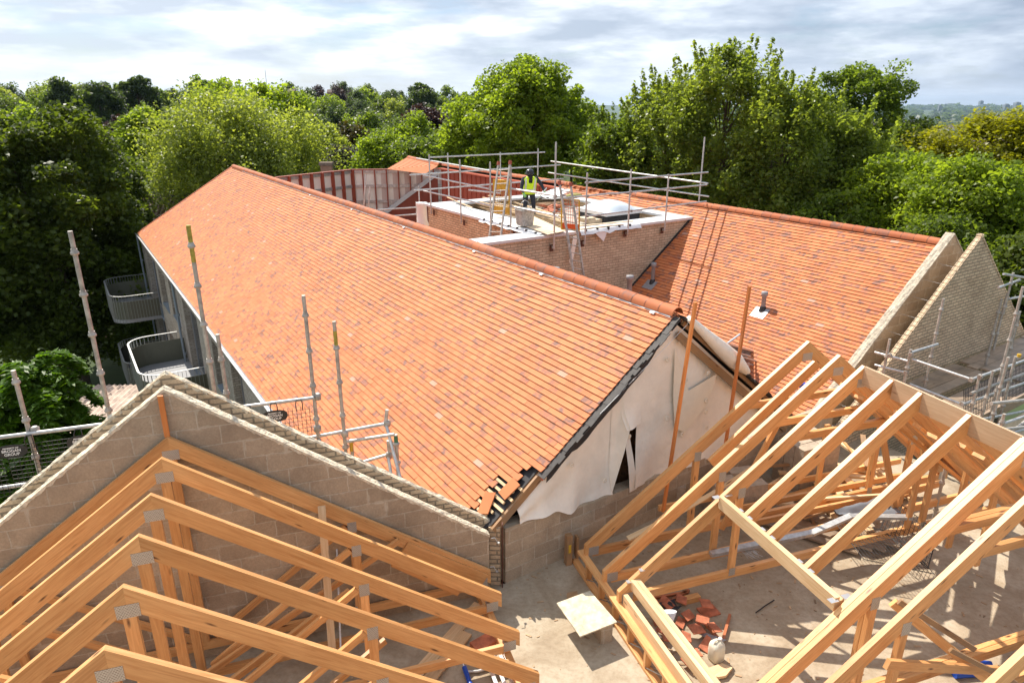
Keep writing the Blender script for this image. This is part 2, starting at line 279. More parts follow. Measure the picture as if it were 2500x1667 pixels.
# ---------------------------------------------------------------- mesh helper
class MB:
    def __init__(s): s.v = []; s.f = []; s.uv = []; s.mi = []; s.tone = []; s.sm = []
    def face(s, pts, uvs=None, mi=0, tone=None, smooth=False):
        k = len(s.v); s.v.extend(pts); s.f.append(tuple(range(k, k + len(pts)))); s.uv.append(uvs); s.mi.append(mi); s.tone.append(tone); s.sm.append(smooth)
    def grid(s, rows, closed=False, smooth=True, mi=0, tone=None):
        k = len(s.v); n = len(rows[0])
        for r in rows: s.v.extend(r)
        for i in range(len(rows) - 1):
            for j in range(n if closed else n - 1):
                j2 = (j + 1) % n
                s.f.append((k + i * n + j, k + i * n + j2, k + (i + 1) * n + j2, k + (i + 1) * n + j)); s.uv.append(None); s.mi.append(mi); s.tone.append(tone); s.sm.append(smooth)
        return k
    def prism(s, pts, vec, mi=0, tone=None):
        vec = V(vec); q = [V(p) for p in pts]; n = len(q)
        nr = V((0, 0, 0))
        for i in range(n): nr += q[i].cross(q[(i + 1) % n])
        if nr.dot(vec) > 0: q.reverse()
        t = [p + vec for p in q]
        s.face(q, mi=mi, tone=tone); s.face(list(reversed(t)), mi=mi, tone=tone)
        for i in range(n):
            j = (i + 1) % n; s.face([q[i], t[i], t[j], q[j]], mi=mi, tone=tone)
        return s
    def box(s, c, ax, ay, az, mi=0, tone=None):           # centre, three half-vectors
        c = V(c); ax, ay, az = V(ax), V(ay), V(az)
        return s.prism([c - ax - ay - az, c + ax - ay - az, c + ax + ay - az, c - ax + ay - az], az * 2, mi, tone)
    def beam(s, p, q, w, d, up=Z, mi=0, top=False, side=None):    # p-q line, width across, depth along up
        p, q = V(p), V(q); x = (q - p); ln = x.length; x = x / ln
        sd_ = x.cross(V(up)); sd_.normalize(); u = sd_.cross(x); u.normalize()
        if top: p = p - u * d / 2; q = q - u * d / 2
        a, b = sd_ * w / 2, u * d / 2; o = rng.random() * 40; o2 = rng.random() * 40
        c = [p - a - b, p + a - b, p + a + b, p - a + b]; e_ = [k + (q - p) for k in c]
        dims = [w, d, w, d]; off = [o2, o2 + w, o2 + w + d + .3, o2 + 2 * w + d + .6]
        for i in range(4):
            j = (i + 1) % 4
            s.face([c[i], e_[i], e_[j], c[j]][::-1], [(o, off[i]), (o + ln, off[i]), (o + ln, off[i] + dims[i]), (o, off[i] + dims[i])][::-1], mi)
        s.face([c[0], c[1], c[2], c[3]][::-1], [(o, o2), (o, o2 + w * .2), (o + .03, o2 + w * .2), (o + .03, o2)], mi)
        s.face(e_, [(o, o2), (o, o2 + w * .2), (o + .03, o2 + w * .2), (o + .03, o2)], mi)
        return s
    def tube(s, p, q, r, n=10, r2=None, caps=True, mi=0, tone=None):
        p, q = V(p), V(q); x = (q - p).normalized(); t = V((1, 0, 0)) if abs(x.x) < .8 else V((0, 1, 0)); u = x.cross(t).normalized(); w_ = x.cross(u); r2 = r if r2 is None else r2
        A = [p + (u * math.cos(2 * math.pi * i / n) + w_ * math.sin(2 * math.pi * i / n)) * r for i in range(n)]
        B = [q + (u * math.cos(2 * math.pi * i / n) + w_ * math.sin(2 * math.pi * i / n)) * r2 for i in range(n)]
        s.grid([A, B], closed=True, mi=mi, tone=tone)
        if caps: s.face(A[::-1], mi=mi, tone=tone); s.face(B, mi=mi, tone=tone)
        return s
    def path(s, pts, r, n=8, mi=0, radii=None, tone=None):
        pts = [V(p) for p in pts]; rows = []
        u = None
        for i, p in enumerate(pts):
            d = (pts[min(i + 1, len(pts) - 1)] - pts[max(i - 1, 0)]).normalized()
            if u is None:
                t = V((1, 0, 0)) if abs(d.x) < .8 else V((0, 1, 0)); u = d.cross(t).normalized()
            else:
                u = (u - d * u.dot(d)).normalized()
            w_ = d.cross(u); rr = radii[i] if radii else r
            rows.append([p + (u * math.cos(2 * math.pi * k / n) + w_ * math.sin(2 * math.pi * k / n)) * rr for k in range(n)])
        s.grid(rows, closed=True, mi=mi, tone=tone); s.face(rows[0][::-1], mi=mi, tone=tone); s.face(rows[-1], mi=mi, tone=tone)
        return s
    def lathe(s, c, prof, n=16, mi=0, axis=Z):
        c = V(c); ax = V(axis).normalized(); t = V((1, 0, 0)) if abs(ax.x) < .8 else V((0, 1, 0)); u = ax.cross(t).normalized(); w_ = ax.cross(u)
        rows = [[c + ax * h + (u * math.cos(2 * math.pi * k / n) + w_ * math.sin(2 * math.pi * k / n)) * r for k in range(n)] for r, h in prof]
        s.grid(rows, closed=True, mi=mi)
        if prof[0][0] > 1e-4: s.face(rows[0][::-1], mi=mi)
        if prof[-1][0] > 1e-4: s.face(rows[-1], mi=mi)
        return s
    def build(s, name, mats, parent=None, base=None):
        off = V((0, 0, 0))
        if parent is not None:
            p = parent
            while p is not None: off += p.location; p = p.parent
        elif base is not None: off = V(base)
        me = bpy.data.meshes.new(name); me.from_pydata([tuple(v - off) for v in s.v], [], s.f)
        if not isinstance(mats, (list, tuple)): mats = [mats]
        for m in mats: me.materials.append(m)
        me.polygons.foreach_set('material_index', s.mi); me.polygons.foreach_set('use_smooth', s.sm)
        uvl = me.uv_layers.new(name='UVMap'); data = []
        hastone = any(t is not None for t in s.tone); tn = []
        for f, u in zip(s.f, s.uv):
            if u is not None:
                for q in u: data.extend(q)
            else:
                p0, p1, p2 = s.v[f[0]], s.v[f[1]], s.v[f[2]]
                n = (p1 - p0).cross(p2 - p0)
                if n.length > 1e-12: n.normalize()
                if abs(n.z) < .75:
                    h = V((-n.y, n.x, 0)); 
                    if h.length < 1e-6: h = V((1, 0, 0))
                    h.normalize()
                    if h.x < 0: h = -h
                    for k in f: data.extend((s.v[k].dot(h), s.v[k].z))
                else:
                    for k in f: data.extend((s.v[k].dot(bA), s.v[k].dot(aA)))
        uvl.data.foreach_set('uv', data)
        if hastone:
            ca = me.color_attributes.new('tone', 'FLOAT_COLOR', 'CORNER')
            for f, t in zip(s.f, s.tone):
                t = t or (.5, 0, 0)
                for k in f: tn.extend((t[0], t[1], t[2], 1))
            ca.data.foreach_set('color', tn)
        me.update()
        o = bpy.data.objects.new(name, me); COL.objects.link(o)
        if parent is not None: o.parent = parent
        else: o.location = off
        return o
def tag(o, label=None, cat=None, group=None, kind=None):
    if label: o['label'] = label
    if cat: o['category'] = cat
    if group: o['group'] = group
    if kind: o['kind'] = kind
    return o
def thing(name, label, cat, loc, group=None, rot=0):
    o = bpy.data.objects.new(name, None); COL.objects.link(o); o.location = V(loc); o.rotation_euler.z = rot; o.empty_display_size = .2
    return tag(o, label, cat, group)
def copy_tree(o, parent=None):
    c = o.copy(); COL.objects.link(c)
    if parent is not None: c.parent = parent
    for ch in [k for k in bpy.data.objects if k.parent == o]: copy_tree(ch, c)
    return c
def one(mb, name, m, label, cat, group=None, base=None, kind=None):
    if base is None:
        n = len(mb.v); base = V((sum(v.x for v in mb.v) / n, sum(v.y for v in mb.v) / n, min(v.z for v in mb.v)))
    return tag(mb.build(name, m, base=base), label, cat, group, kind)
# ================================================================ ground and hills
def zt(x, y):
    d = math.hypot(x, y); az = math.degrees(math.atan2(x, y))
    if d < 60: return -9.0
    k = 1 / (1 + math.exp((az - 7) / 4.0)) if abs(az) < 120 else .5
    hill = -9 + 13.0 * min(1, max(0, (d - 90) / 330)) ** 1.0
    if d > 520: hill = max(-90, 4 - (d - 520) * .06)
    low = -9 - 75 * min(1, max(0, (d - 60) / 1300)) - 12 * min(1, max(0, (d - 1360) / 3000))
    return hill * k + low * (1 - k) + 1.5 * noise.noise(V((x * .012, y * .012, 0))) * min(1, (d - 60) / 60)
mb = MB(); rad = [0.0, 12, 30, 45, 60, 75, 90, 110, 135, 165, 200, 240, 290, 350, 420, 500, 600, 720, 900, 1200, 1600, 2200, 3200, 5000, 8000, 13000, 20000]
rows = []
for r_ in rad:
    row = []
    for k in range(120):
        a_ = 2 * math.pi * k / 120; x, y = r_ * math.sin(a_), r_ * math.cos(a_); row.append(V((x, y, zt(x, y) if r_ else -9)))
    rows.append(row)
mb.grid(rows, closed=True)
tag(mb.build('ground', M['ground']), kind='structure')
# ================================================================ roofs
PR = R(38.0); CP, SP = math.cos(PR), math.sin(PR)
def rand_tone(fr=.42, pale=.006):
    t = rng.random() ** .8
    g = 0
    if rng.random() < fr: g = rng.uniform(.4, .95)
    return (t, g, .85 if rng.random() < pale else 0)
def tiles(mb, P0, ad, sd_, nr, s0, s1, amin, amax, g=.1, w=.2, keep=None, fr=.34, lift=.0):
    i = 0; s = s0
    while s < s1 - 1e-6:
        se = s + g; a0 = amin(se); a1 = amax(se); off = (i % 2) * w / 2
        k = math.floor((a0 - off) / w); a = off + k * w
        while a < a1:
            x0, x1 = max(a, a0), min(a + w, a1); a += w
            if x1 - x0 < .02: continue
            if keep and not keep((x0 + x1) / 2, se - g / 2): continue
            j = rng.uniform(-.0025, .0025); h1 = lift + .0255 + rng.uniform(-.003, .005); h0 = lift + .006; x0 += .001; x1 -= .0015
            A = P0 + ad * x0 + sd_ * (s - .01) + nr * h0; B = P0 + ad * x1 + sd_ * (s - .01) + nr * h0
            Cc = P0 + ad * x1 + sd_ * (se + j) + nr * h1; D = P0 + ad * x0 + sd_ * (se + j) + nr * h1
            dn = nr * -.012; t = rand_tone(fr)
            q = [A, B, Cc, D]
            if (B - A).cross(D - A).dot(nr) < 0: q = [A, D, Cc, B]
            mb.face(q, tone=t)
            mb.face([D, Cc, Cc + dn, D + dn], tone=t); mb.face([A, D, D + dn, A + dn], tone=t); mb.face([Cc, B, B + dn, Cc + dn], tone=t)
        s = se; i += 1
def ridge(mb, p, q, r=.125, seg=.3, clips=None):
    p, q = V(p), V(q); d = (q - p); ln = d.length; d /= ln; side = d.cross(Z).normalized(); n = int(ln / seg)
    for k in range(n):
        t = (rng.random(), rng.uniform(0, .8) if rng.random() < .5 else 0, 0); a = p + d * (k * seg + .004); b = p + d * ((k + 1) * seg - .006)
        jz = rng.uniform(-.004, .004)
        def ring(c, rr): return [c + side * math.cos(th) * rr + Z * (math.sin(th) * rr + jz) for th in [math.pi * m / 8 for m in range(9)]]
        mb.grid([ring(a, r * .97), ring(b, r * 1.03)], tone=t, smooth=True)
        o_, i_ = ring(b, r * 1.03), ring(b, r * .88); mb.grid([o_, i_], tone=t, smooth=False)
        o_, i_ = ring(a, r * .97), ring(a, r * .85); mb.grid([i_, o_], tone=t, smooth=False)
        if clips is not None:
            e_ = [b + side * math.cos(th) * r * 1.05 + Z * math.sin(th) * r * 1.05 for th in [math.pi * m / 8 for m in range(9)]]
            e2_ = [v + d * .007 for v in e_]; clips.grid([e_, e2_])
            for th in (1.2,): clips.box(b + side * math.cos(th) * r * 1.05 + Z * math.sin(th) * r * 1.05, d * .014, side * .008, Z * .005)
# ---- long main building
main = thing('tiled_building', 'long building with the largest orange tiled roof, curved balconies and a sheeted open gable', 'building', PA(6.9, 7.5, -9))
RB = 7.5; RZ = 3.6
LS = 4.35 / CP
P0 = PA(0, RB, RZ); dnL = (-bA * CP - Z * SP); nL = (Z * CP - bA * SP)
hole = [(7.5, 4.36), (7.5, 4.12), (7.5, 3.8), (7.42, 3.6), (7.22, 3.5), (6.8, 3.28), (6.6, 3.4), (6.6, 4.4), (7.4, 4.5)]
def inpoly(x, y, pl):
    c = False; j = len(pl) - 1
    for i in range(len(pl)):
        if (pl[i][1] > y) != (pl[j][1] > y) and x < (pl[j][0] - pl[i][0]) * (y - pl[i][1]) / (pl[j][1] - pl[i][1]) + pl[i][0]: c = not c
        j = i
    return c
def keepL(a, s):
    b = RB - s * CP
    return .967 * a + .254 * b > 8.12 + .02 and not inpoly(a, s, hole) or (s < 3.2 and a > 6.8)
mb = MB(); tiles(mb, P0, aA, dnL, nL, .06, LS, lambda s: 6.86, lambda s: 36.4 + 3.6 * s / LS, keep=keepL)
# loose tiles over the hole
mb.build('roof_tiles', M['tile'], main)
for k, (P__, an, ww, hh_) in enumerate((((7.28, 3.98), .5, .1, .17), ((7.12, 3.62), -.12, .1, .15), ((7.36, 4.22), .1, .09, .12))):
    d1 = aA * math.cos(an) + dnL * math.sin(an); d2 = dnL * math.cos(an) - aA * math.sin(an); sl_ = MB(); c_ = P0 + aA * P__[0] + dnL * P__[1] + nL * .03
    if k < 2: sl_.box(c_, d1 * ww, d2 * hh_, nL * .007, tone=(.3 + k * .3, 0, 0)); sl_.build('slipped_tile', M['tile'], main)
# the deck under the tiles: felt plane, cut back where the battens show
mb = MB(); u = -.05
def rp(a, s, h=0): return P0 + aA * a + dnL * s + nL * h
pts = [rp(7.0, 0, u), rp(7.0, 4.15, u), rp(7.75, LS, u), rp(40.0, LS, u), rp(36.4, 0, u)]
mb.prism(pts, nL * -.02); mb.build('underlay', M['felt'], main)
mb = MB()
for k in range(35, 43):
    s = k * .1 + .02
    a0 = 6.93 + (.02 if k % 2 else .12) if s < 4.0 else 7.08 + (s - 4) * .6
    a1 = 7.75
    mb.beam(rp(a0, s, -.012), rp(a1, s, -.012), .042, .026, up=nL)
mb.build('battens', M['pine_pale'], main)
mb = MB(); 
for a_ in (7.02, 7.5): mb.beam(rp(a_, 3.1, -.14), rp(a_, 4.25 if a_ > 7.1 else 4.2, -.14), .045, .16, up=nL)
mb.build('rafter', M['oldwood'], main)
mb = MB(); mb.beam(rp(6.96, .3, -.12), rp(6.96, 4.2, -.12), .04, .12, up=nL); mb.build('gable_rafter', M['oldwood'], main)
# right-hand slope towards the valley
P0r = P0; dnR = (bA * CP - Z * SP); nR = (Z * CP + bA * SP)
mb = MB(); tiles(mb, P0, aA, dnR, nR, .06, 5.3, lambda s: 6.95, lambda s: 36.4, g=.1, w=.4, keep=lambda a, s: not (a > 14.3 and RB + s * CP > 8.2 and RZ - s * SP < 3.2 and a < 15.3))
mb.build('roof_tiles', M['tile'], main)
mb = MB(); mb.prism([P0 + aA * 6.95 + nR * u, P0 + aA * 6.95 + dnR * 5.3 + nR * u, P0 + aA * 36.4 + dnR * 5.3 + nR * u, P0 + aA * 36.4 + nR * u], nR * -.02); mb.build('underlay', M['felt'], main)
mb = MB(); cl = MB(); ridge(mb, PA(6.86, RB, RZ - .035), PA(36.5, RB, RZ - .035), clips=cl); mb.build('ridge_tiles', M['ridge'], main); cl.build('ridge_clips', M['black'], main)
mb = MB()   # white mortar line below the ridge and loose clips
mb.beam(PA(6.9, RB, 0) + Z * (RZ) + dnL * .125 + nL * .03, PA(34, RB, 0) + Z * RZ + dnL * .125 + nL * .03, .018, .008, up=nL)
for a_ in (7.25, 10.2, 12.7, 16.3, 20.0, 24): mb.box(P0 + aA * a_ + dnL * .16 + nL * .035, aA * .045, dnL * .02, nL * .008)
mb.build('ridge_seal', M['white'], main)
# far verge, gutter, fascia
mb = MB()
for k in range(int(LS / .1)):
    s = k * .1; a_ = 36.4 + 3.6 * s / LS; mb.box(P0 + aA * (a_ + .03) + dnL * (s + .05) + nL * .0, aA * .06, dnL * .052, nL * .035, tone=(.2, .4, 0))
mb.build('verge_tiles', M['ridge'], main)
gz = RZ - LS * SP
mb = MB(); g0, g1 = PA(7.9, 3.07, gz - .02), PA(40.1, 3.07, gz - .02)
rows = []
for g in (g0, g1): rows.append([g - bA * math.cos(t) * .06 - Z * math.sin(t) * .06 for t in [math.pi * m / 6 for m in range(7)]])
mb.grid(rows); rows2 = [[v - (v - (g0 if i == 0 else g1)) * .08 for v in r] for i, r in enumerate(rows)]; mb.grid([rows2[1], rows2[0]])
mb.beam(g0 - bA * .062 + Z * .004, g1 - bA * .062 + Z * .004, .014, .014)
mb.build('gutter', M['alu'], main)
mb = MB(); mb.box(PA(24, 3.16, gz - .09), aA * 16, bA * .02, Z * .09); mb.build('fascia', M['felt'], main)
# facade with real window openings
FB = 3.2
wins = [(17.87, 19.3, -.25, -1.75), (20.83, 22.0, -.37, -1.93), (24.44, 27.46, -.35, -3.2), (28.88, 30.85, -.3, -1.88), (32.04, 34.1, -.45, -2.12), (34.9, 38.2, -.4, -3.2)]
wins = [(w_[0], w_[1], w_[2], w_[3]) for w_ in wins] + [(11, 12.6, -.4, -1.8)]
wins.sort()
allw = [(a0, a1, zt_ - 2.9 * f, zb - 2.9 * f) for f in range(3) for (a0, a1, zt_, zb) in wins]
mb = MB()
def wallrect(a0, a1, z0, z1):
    if a1 > a0 and z1 > z0: mb.prism([PA(a0, FB, z0), PA(a1, FB, z0), PA(a1, FB, z1), PA(a0, FB, z1)], bA * .32)
prev = 8.0
for (a0, a1, t_, b_) in wins:
    wallrect(prev, a0, -9.05, gz - .1)
    tops = [(gz - .1, t_)] + [(b_ - 2.9 * f, t_ - 2.9 * (f + 1)) for f in range(2)] + [(b_ - 5.8, -9.05)]
    for hi, lo in tops: wallrect(a0, a1, lo, hi)
    prev = a1
wallrect(prev, 40.0, -9.05, gz - .1)
mb.build('wall', M['greybrick'], main)
for (a0, a1, t_, b_) in allw:
    if b_ < -8.9: continue
    m2 = MB(); fr = .05; bb = FB + .24
    m2.box(PA((a0 + a1) / 2, bb, t_ - fr / 2), aA * (a1 - a0) / 2, bA * .03, Z * fr / 2); m2.box(PA((a0 + a1) / 2, bb, b_ + fr / 2), aA * (a1 - a0) / 2, bA * .03, Z * fr / 2)
    for a_ in (a0 + fr / 2, a1 - fr / 2, (a0 + a1) / 2): m2.box(PA(a_, bb, (t_ + b_) / 2), aA * fr / 2, bA * .028, Z * ((t_ - b_) / 2 - fr))
    f = m2.build('window_frame', M['pvc'], main)
    m3 = MB(); m3.box(PA((a0 + a1) / 2, bb + .01, (t_ + b_) / 2), aA * (a1 - a0) / 2, bA * .008, Z * (t_ - b_) / 2); m3.build('pane', M['glass'], f)
    m4 = MB(); m4.box(PA((a0 + a1) / 2, FB + .07, b_ - .02), aA * ((a1 - a0) / 2 - .004), bA * .1, Z * .022); m4.build('sill', M['bluegrey'], f)
for a_ in (28.3, 40.0 - .15):
    m2 = MB(); m2.tube(PA(a_, 3.05, gz - .1), PA(a_, 3.12, -9), .045, mi=0)
    for z_ in (-1.2, -2.8, -4.6, -6.5): m2.tube(PA(a_, 3.1, z_ - .04), PA(a_, 3.1, z_ + .04), .056)
    m2.build('downpipe', M['bluegrey'], main)
# rest of the building volume (far end, valley side) and floors inside
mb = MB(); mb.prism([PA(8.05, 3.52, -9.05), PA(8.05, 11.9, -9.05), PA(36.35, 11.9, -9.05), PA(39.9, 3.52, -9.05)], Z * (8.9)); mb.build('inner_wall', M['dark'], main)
mb = MB(); mb.prism([PA(36.3, RB, RZ - .1), PA(36.3, 11.9, .1), PA(36.3, 11.9, -.2), PA(39.7, 3.5, -.2), PA(39.7, 3.25, .12)], aA * .1); mb.build('far_gable', M['greybrick'], main)
# balconies
def balcony(a0, a1, zr, depth=2.0, h=1.15):
    r_ = .75; pts = [(a1, 0.0), (a1, depth - r_)]
    for k in range(1, 9): t = math.pi / 2 * k / 8; pts.append((a1 - r_ + r_ * math.cos(t), depth - r_ + r_ * math.sin(t)))
    for k in range(0, 9): t = math.pi / 2 * k / 8; pts.append((a0 + r_ - r_ * math.sin(t), depth - r_ + r_ * math.cos(t)))
    pts.append((a0, 0.0))
    W_ = [PA(a, FB - b, 0) for a, b in pts]
    bal = MB(); bal.prism([q + Z * (zr - h) for q in W_], Z * -.16); root = bal.build('balcony', M['pvc'], main)
    hr = MB(); n = len(W_)
    for i in range(n - 1): hr.beam(W_[i] + Z * zr, W_[i + 1] + Z * zr, .065, .014)
    hr.build('handrail', M['galv'], root)
    bars = MB(); L_ = 0
    for i in range(n - 1):
        d = W_[i + 1] - W_[i]; ln = d.length; k = max(1, round(ln / .125))
        for j in range(k):
            p = W_[i] + d * (j / k); dn = d.normalized(); bars.box(p + Z * (zr - h / 2 - .1), dn * .005, dn.cross(Z) * .022, Z * (h / 2 + .08))
    bars.build('balusters', M['greypaint'], root)
    pan = MB(); inner = [PA(a0 + (a - a0) * .985 + .03, FB - b * .97, 0) for a, b in pts]
    for i in range(n - 1):
        p, q = inner[i], inner[i + 1]; d = (q - p).normalized(); s_ = d.cross(Z)
        pan.prism([p + Z * (zr - h), q + Z * (zr - h), q + Z * (zr - .28), p + Z * (zr - .28)], s_ * .006)
    pan.build('privacy_panel', M['panel_dark'], root)
    return root
balcony(24.1, 28.75, -2.0); balcony(35.9, 40.4, -2.05); balcony(34.2, 38.4, -4.85); balcony(24.1, 28.75, -5.0); balcony(15.0, 18.8, -4.9)
# open gable: verge slates, hanging felt, membrane
mb = MB()
for side, dn, nn, s1 in ((0, dnL, nL, 3.15), (1, dnR, nR, 4.7)):
    s = .08
    while s < s1:
        ln = .13; out = .09 + rng.uniform(-.035, .03); t = rng.uniform(-.006, .006)
        mb.box(P0 + aA * (6.86 - out / 2) + dn * (s + ln / 2) + nn * (-.012 + t), aA * (out / 2 + .04), dn * ln * .56, nn * .006); 
        if rng.random() < .5: mb.box(P0 + aA * (6.84 - out / 2) + dn * (s + ln / 2) + nn * (-.034 + t), aA * (out / 2 + .03), dn * ln * .5, nn * .006)
        s += .1
mb.build('verge_slates', M['slate'], main)
mb = MB()
rows = []
for k in range(26):
    s = .12 + k * .118; p = P0 + aA * 6.85 + dnL * s + nL * -.045; dpt = .10 + .19 * min(1, k / 6) * (1 if k < 20 else .7) + .006 * math.sin(k * 1.9)
    rows.append([p, p + aA * .02 - Z * dpt * .5, p + aA * (.04 + .008 * math.sin(k)) - Z * dpt])
mb.grid(rows); mb.build('hanging_felt', M['felt'], main)
mb = MB()
for k in range(9):
    s = .5 + k * .33; mb.box(P0 + aA * 6.83 + dnL * s + nL * -.05, aA * .02, dnL * .1, nL * .012)
mb.build('clay_offcuts', M['clay'], main)
mb = MB(); gb = oA(1350, 1440 - 200, 7.0)
# the membrane: a rippled sheet from the rafters down over the block wall
def sheet(pA, pB, pC, pD, nu, nv, f, name, mt, parent, solid=.004):
    rows = []
    for i in range(nu + 1):
        u_ = i / nu; row = []
        for j in range(nv + 1):
            v_ = j / nv; p = (pA.lerp(pB, u_)).lerp(pD.lerp(pC, u_), v_); row.append(p + aA * f(u_, v_))
        rows.append(row)
    m_ = MB(); m_.grid(rows); m_.grid([[v + aA * solid for v in r] for r in rows][::-1]); return m_.build(name, mt, parent)
def topz(b): return RZ - abs(b - RB) * SP / CP - .16
def wtop(b): return .925 if b < 5.45 else .80
def gable_sheet(b0, b1, f, zlow=None, n=26, a_=6.98):
    rows = []
    for i in range(n + 1):
        b = b0 + (b1 - b0) * i / n; row = []; zt_ = topz(b); zb = (zlow(b) if zlow else wtop(b) - .02)
        for j in range(17):
            v_ = j / 16; row.append(PA(a_ + f(b, v_), b, zt_ + (zb - zt_) * v_))
        rows.append(row)
    m_ = MB(); m_.grid(rows); m_.grid([[v + aA * .005 for v in r] for r in rows][::-1]); return m_.build('membrane', M['membrane'], main)
wave = lambda b, v: -.045 * v * math.sin(b * 5.5 + v * 2.5) - .03 * v ** 2 * math.sin(b * 12 + 1 + v * 3) + .025 * math.sin(b * 3 + v * 4) + .02 * math.sin(b * 4 + v * 9) * v - .07 * v ** 5
gable_sheet(4.66, 6.42, lambda b, v: wave(b, v) - .10 * v * math.exp(-((b - 5.1) / .4) ** 2), zlow=lambda b: .93 if b < 5.3 else .80 + max(0, .13 - (b - 5.3) * .6))
gable_sheet(6.40, 6.60, lambda b, v: wave(b, v) - .01, zlow=lambda b: .82 + (b - 6.40) * 5.6, n=8)
gable_sheet(6.86, 11.6, lambda b, v: wave(b, v) - .02)
gable_sheet(6.56, 6.92, lambda b, v: wave(b, v), zlow=lambda b: 1.9, n=4)
m_ = MB(); rows = []
for i in range(9):
    v_ = i / 8; rows.append([PA(6.95 - .07 * v_ + .015 * math.sin(v_ * 7), 6.60 + .17 * v_ + .0 + q * (.08 + .07 * v_), 2.05 - 1.33 * v_ + .02 * q) for q in (0, .35, .7, 1)])
m_.grid(rows); m_.grid([[p + aA * .004 for p in r] for r in rows][::-1]); m_.build('membrane_flap', M['membrane'], main)
mb = MB(); mb.prism([PA(7.25, 6.2, .5), PA(7.25, 7.2, .5), PA(7.25, 7.2, 2.3), PA(7.25, 6.2, 2.3)], aA * .1); mb.build('insulation', M['pinkins'], main)
# two sheet patches and the round washers
mb = MB(); 
for poly in ([(7.55, 3.0), (7.95, 2.2), (8.6, 2.35), (8.45, 1.85), (7.95, 1.45), (7.7, 1.6), (7.6, 2.2)],):
    mb.prism([PA(6.905, b, z) for b, z in poly], aA * .006)
mb.build('sheet_patch', mat('new_membrane', (.80, .73, .60), .55, noise_amt=.05), main)
wash = [(1205, 0)]
for (x, y) in ((1396, 1135), (1477, 1172), (1630, 879), (1661, 835), (1675, 928), (1629, 1022), (1729, 910), (1724, 978), (1536, 1065), (1628, 1020), (1725, 1043), (1665, 1061), (1724, 1005)):
    m2 = MB(); c = oA(x, y, 6.89); m2.lathe(c, [(.04, 0), (.04, .006), (.014, .010), (.014, .004), (.001, .004)], n=14, axis=-aA); m2.build('washer', bpy.data.materials['new_membrane'], main)
# timbers and the rolled membrane on the right half of the gable
mb = MB(); mb.beam(PA(6.88, 7.55, 3.23), PA(6.88, 10.7, 3.23 - 3.15 * SP / CP), .045, .12); mb.beam(PA(6.86, 7.62, 3.42), PA(6.86, 10.8, 3.42 - 3.18 * SP / CP), .045, .07); mb.build('gable_rafter', M['oldwood'], main)
mb = MB(); pts = [PA(6.75, 7.62 + t, 3.5 - t * SP / CP + .02) for t in (0, .4, .8, 1.2, 1.55)]; mb.path(pts, .1, n=10, radii=[.05, .08, .12, .14, .06]); mb.build('membrane_roll', M['membrane'], main)
# block wall under the membrane
mb = MB()
mb.prism([PA(6.9, 4.42, 0), PA(6.9, 5.52, 0), PA(6.9, 5.52, .925), PA(6.9, 4.42, .925)], aA * .21)
mb.prism([PA(6.9, 5.52, 0), PA(6.9, 12.3, 0), PA(6.9, 12.3, .80), PA(6.9, 5.52, .80)], aA * .21)
one(mb, 'block_wall', M['block'], 'low grey block wall across the open gable, under the hanging membrane', 'wall')
# ---- far wing with the right-hand roof
wing = thing('tiled_wing', 'rear wing with the right-hand orange tiled roof and a red clad side wall', 'building', PA(7.4, 16.5, -9))
QB = 16.5; Q0 = PA(0, QB, RZ); LQ = 3.46 / CP + .05
def keepQ(a, s):
    b = QB - s * CP; z = RZ - s * SP
    if a > 21.4: return False
    return not (a > 14.52 and z < 3.27)
mb = MB(); tiles(mb, Q0, aA, dnL, nL, .06, 5.5, lambda s: 7.42, lambda s: 21.4, keep=keepQ, fr=.45)
mb.build('roof_tiles', M['tile'], wing)
mb = MB(); mb.prism([Q0 + aA * 7.4 + nL * u, Q0 + aA * 7.4 + dnL * 5.5 + nL * u, Q0 + aA * 21.4 + dnL * 5.5 + nL * u, Q0 + aA * 21.4 + nL * u], nL * -.02); mb.build('underlay', M['felt'], wing)
mb = MB(); tiles(mb, Q0, aA, dnR, nR, .06, 5.5, lambda s: 7.42, lambda s: 31.5, g=.2, w=.4); mb.build('roof_tiles', M['tile'], wing)
mb = MB(); mb.prism([Q0 + aA * 7.4 + nR * u, Q0 + aA * 7.4 + dnR * 5.5 + nR * u, Q0 + aA * 31.5 + dnR * 5.5 + nR * u, Q0 + aA * 31.5 + nR * u], nR * -.02); mb.build('underlay', M['felt'], wing)
mb = MB(); cl = MB(); ridge(mb, PA(7.42, QB, RZ - .03), PA(17.9, QB, RZ - .03), clips=cl); mb.build('ridge_tiles', M['ridge'], wing); mb = MB(); ridge(mb, PA(21.0, QB, RZ - .03), PA(31.5, QB, RZ - .03), clips=cl); mb.build('ridge_tiles', M['ridge'], wing); cl.build('ridge_clips', M['black'], wing)
mb = MB()
for k in range(14): mb.box(PA(18.2 + k * .19, QB - .02 - .05 * (k % 3), RZ - .02 + .01 * (k % 2)), aA * .08, bA * .1, Z * .015, tone=rand_tone())
mb.build('loose_tiles', M['tile'], wing)
mb = MB(); mb.prism([PA(7.45, 13.0, -9), PA(7.45, 20.8, -9), PA(31.4, 20.8, -9), PA(31.4, 13.0, -9)], Z * 9.0); mb.build('wall', M['greybrick'], wing)
mb = MB(); mb.prism([PA(21.42, 16.34, 0), PA(31.35, 16.34, 0), PA(31.35, 16.34, 3.42), PA(21.42, 16.34, 3.42)], bA * .08); rc = mb.build('red_cladding', M['redclad'], wing)
mb = MB()
for k in range(24): mb.box(PA(21.6 + k * .42, 16.325, 1.7), aA * .012, bA * .018, Z * 1.68)
mb.build('cladding_seams', M['redclad'], rc)
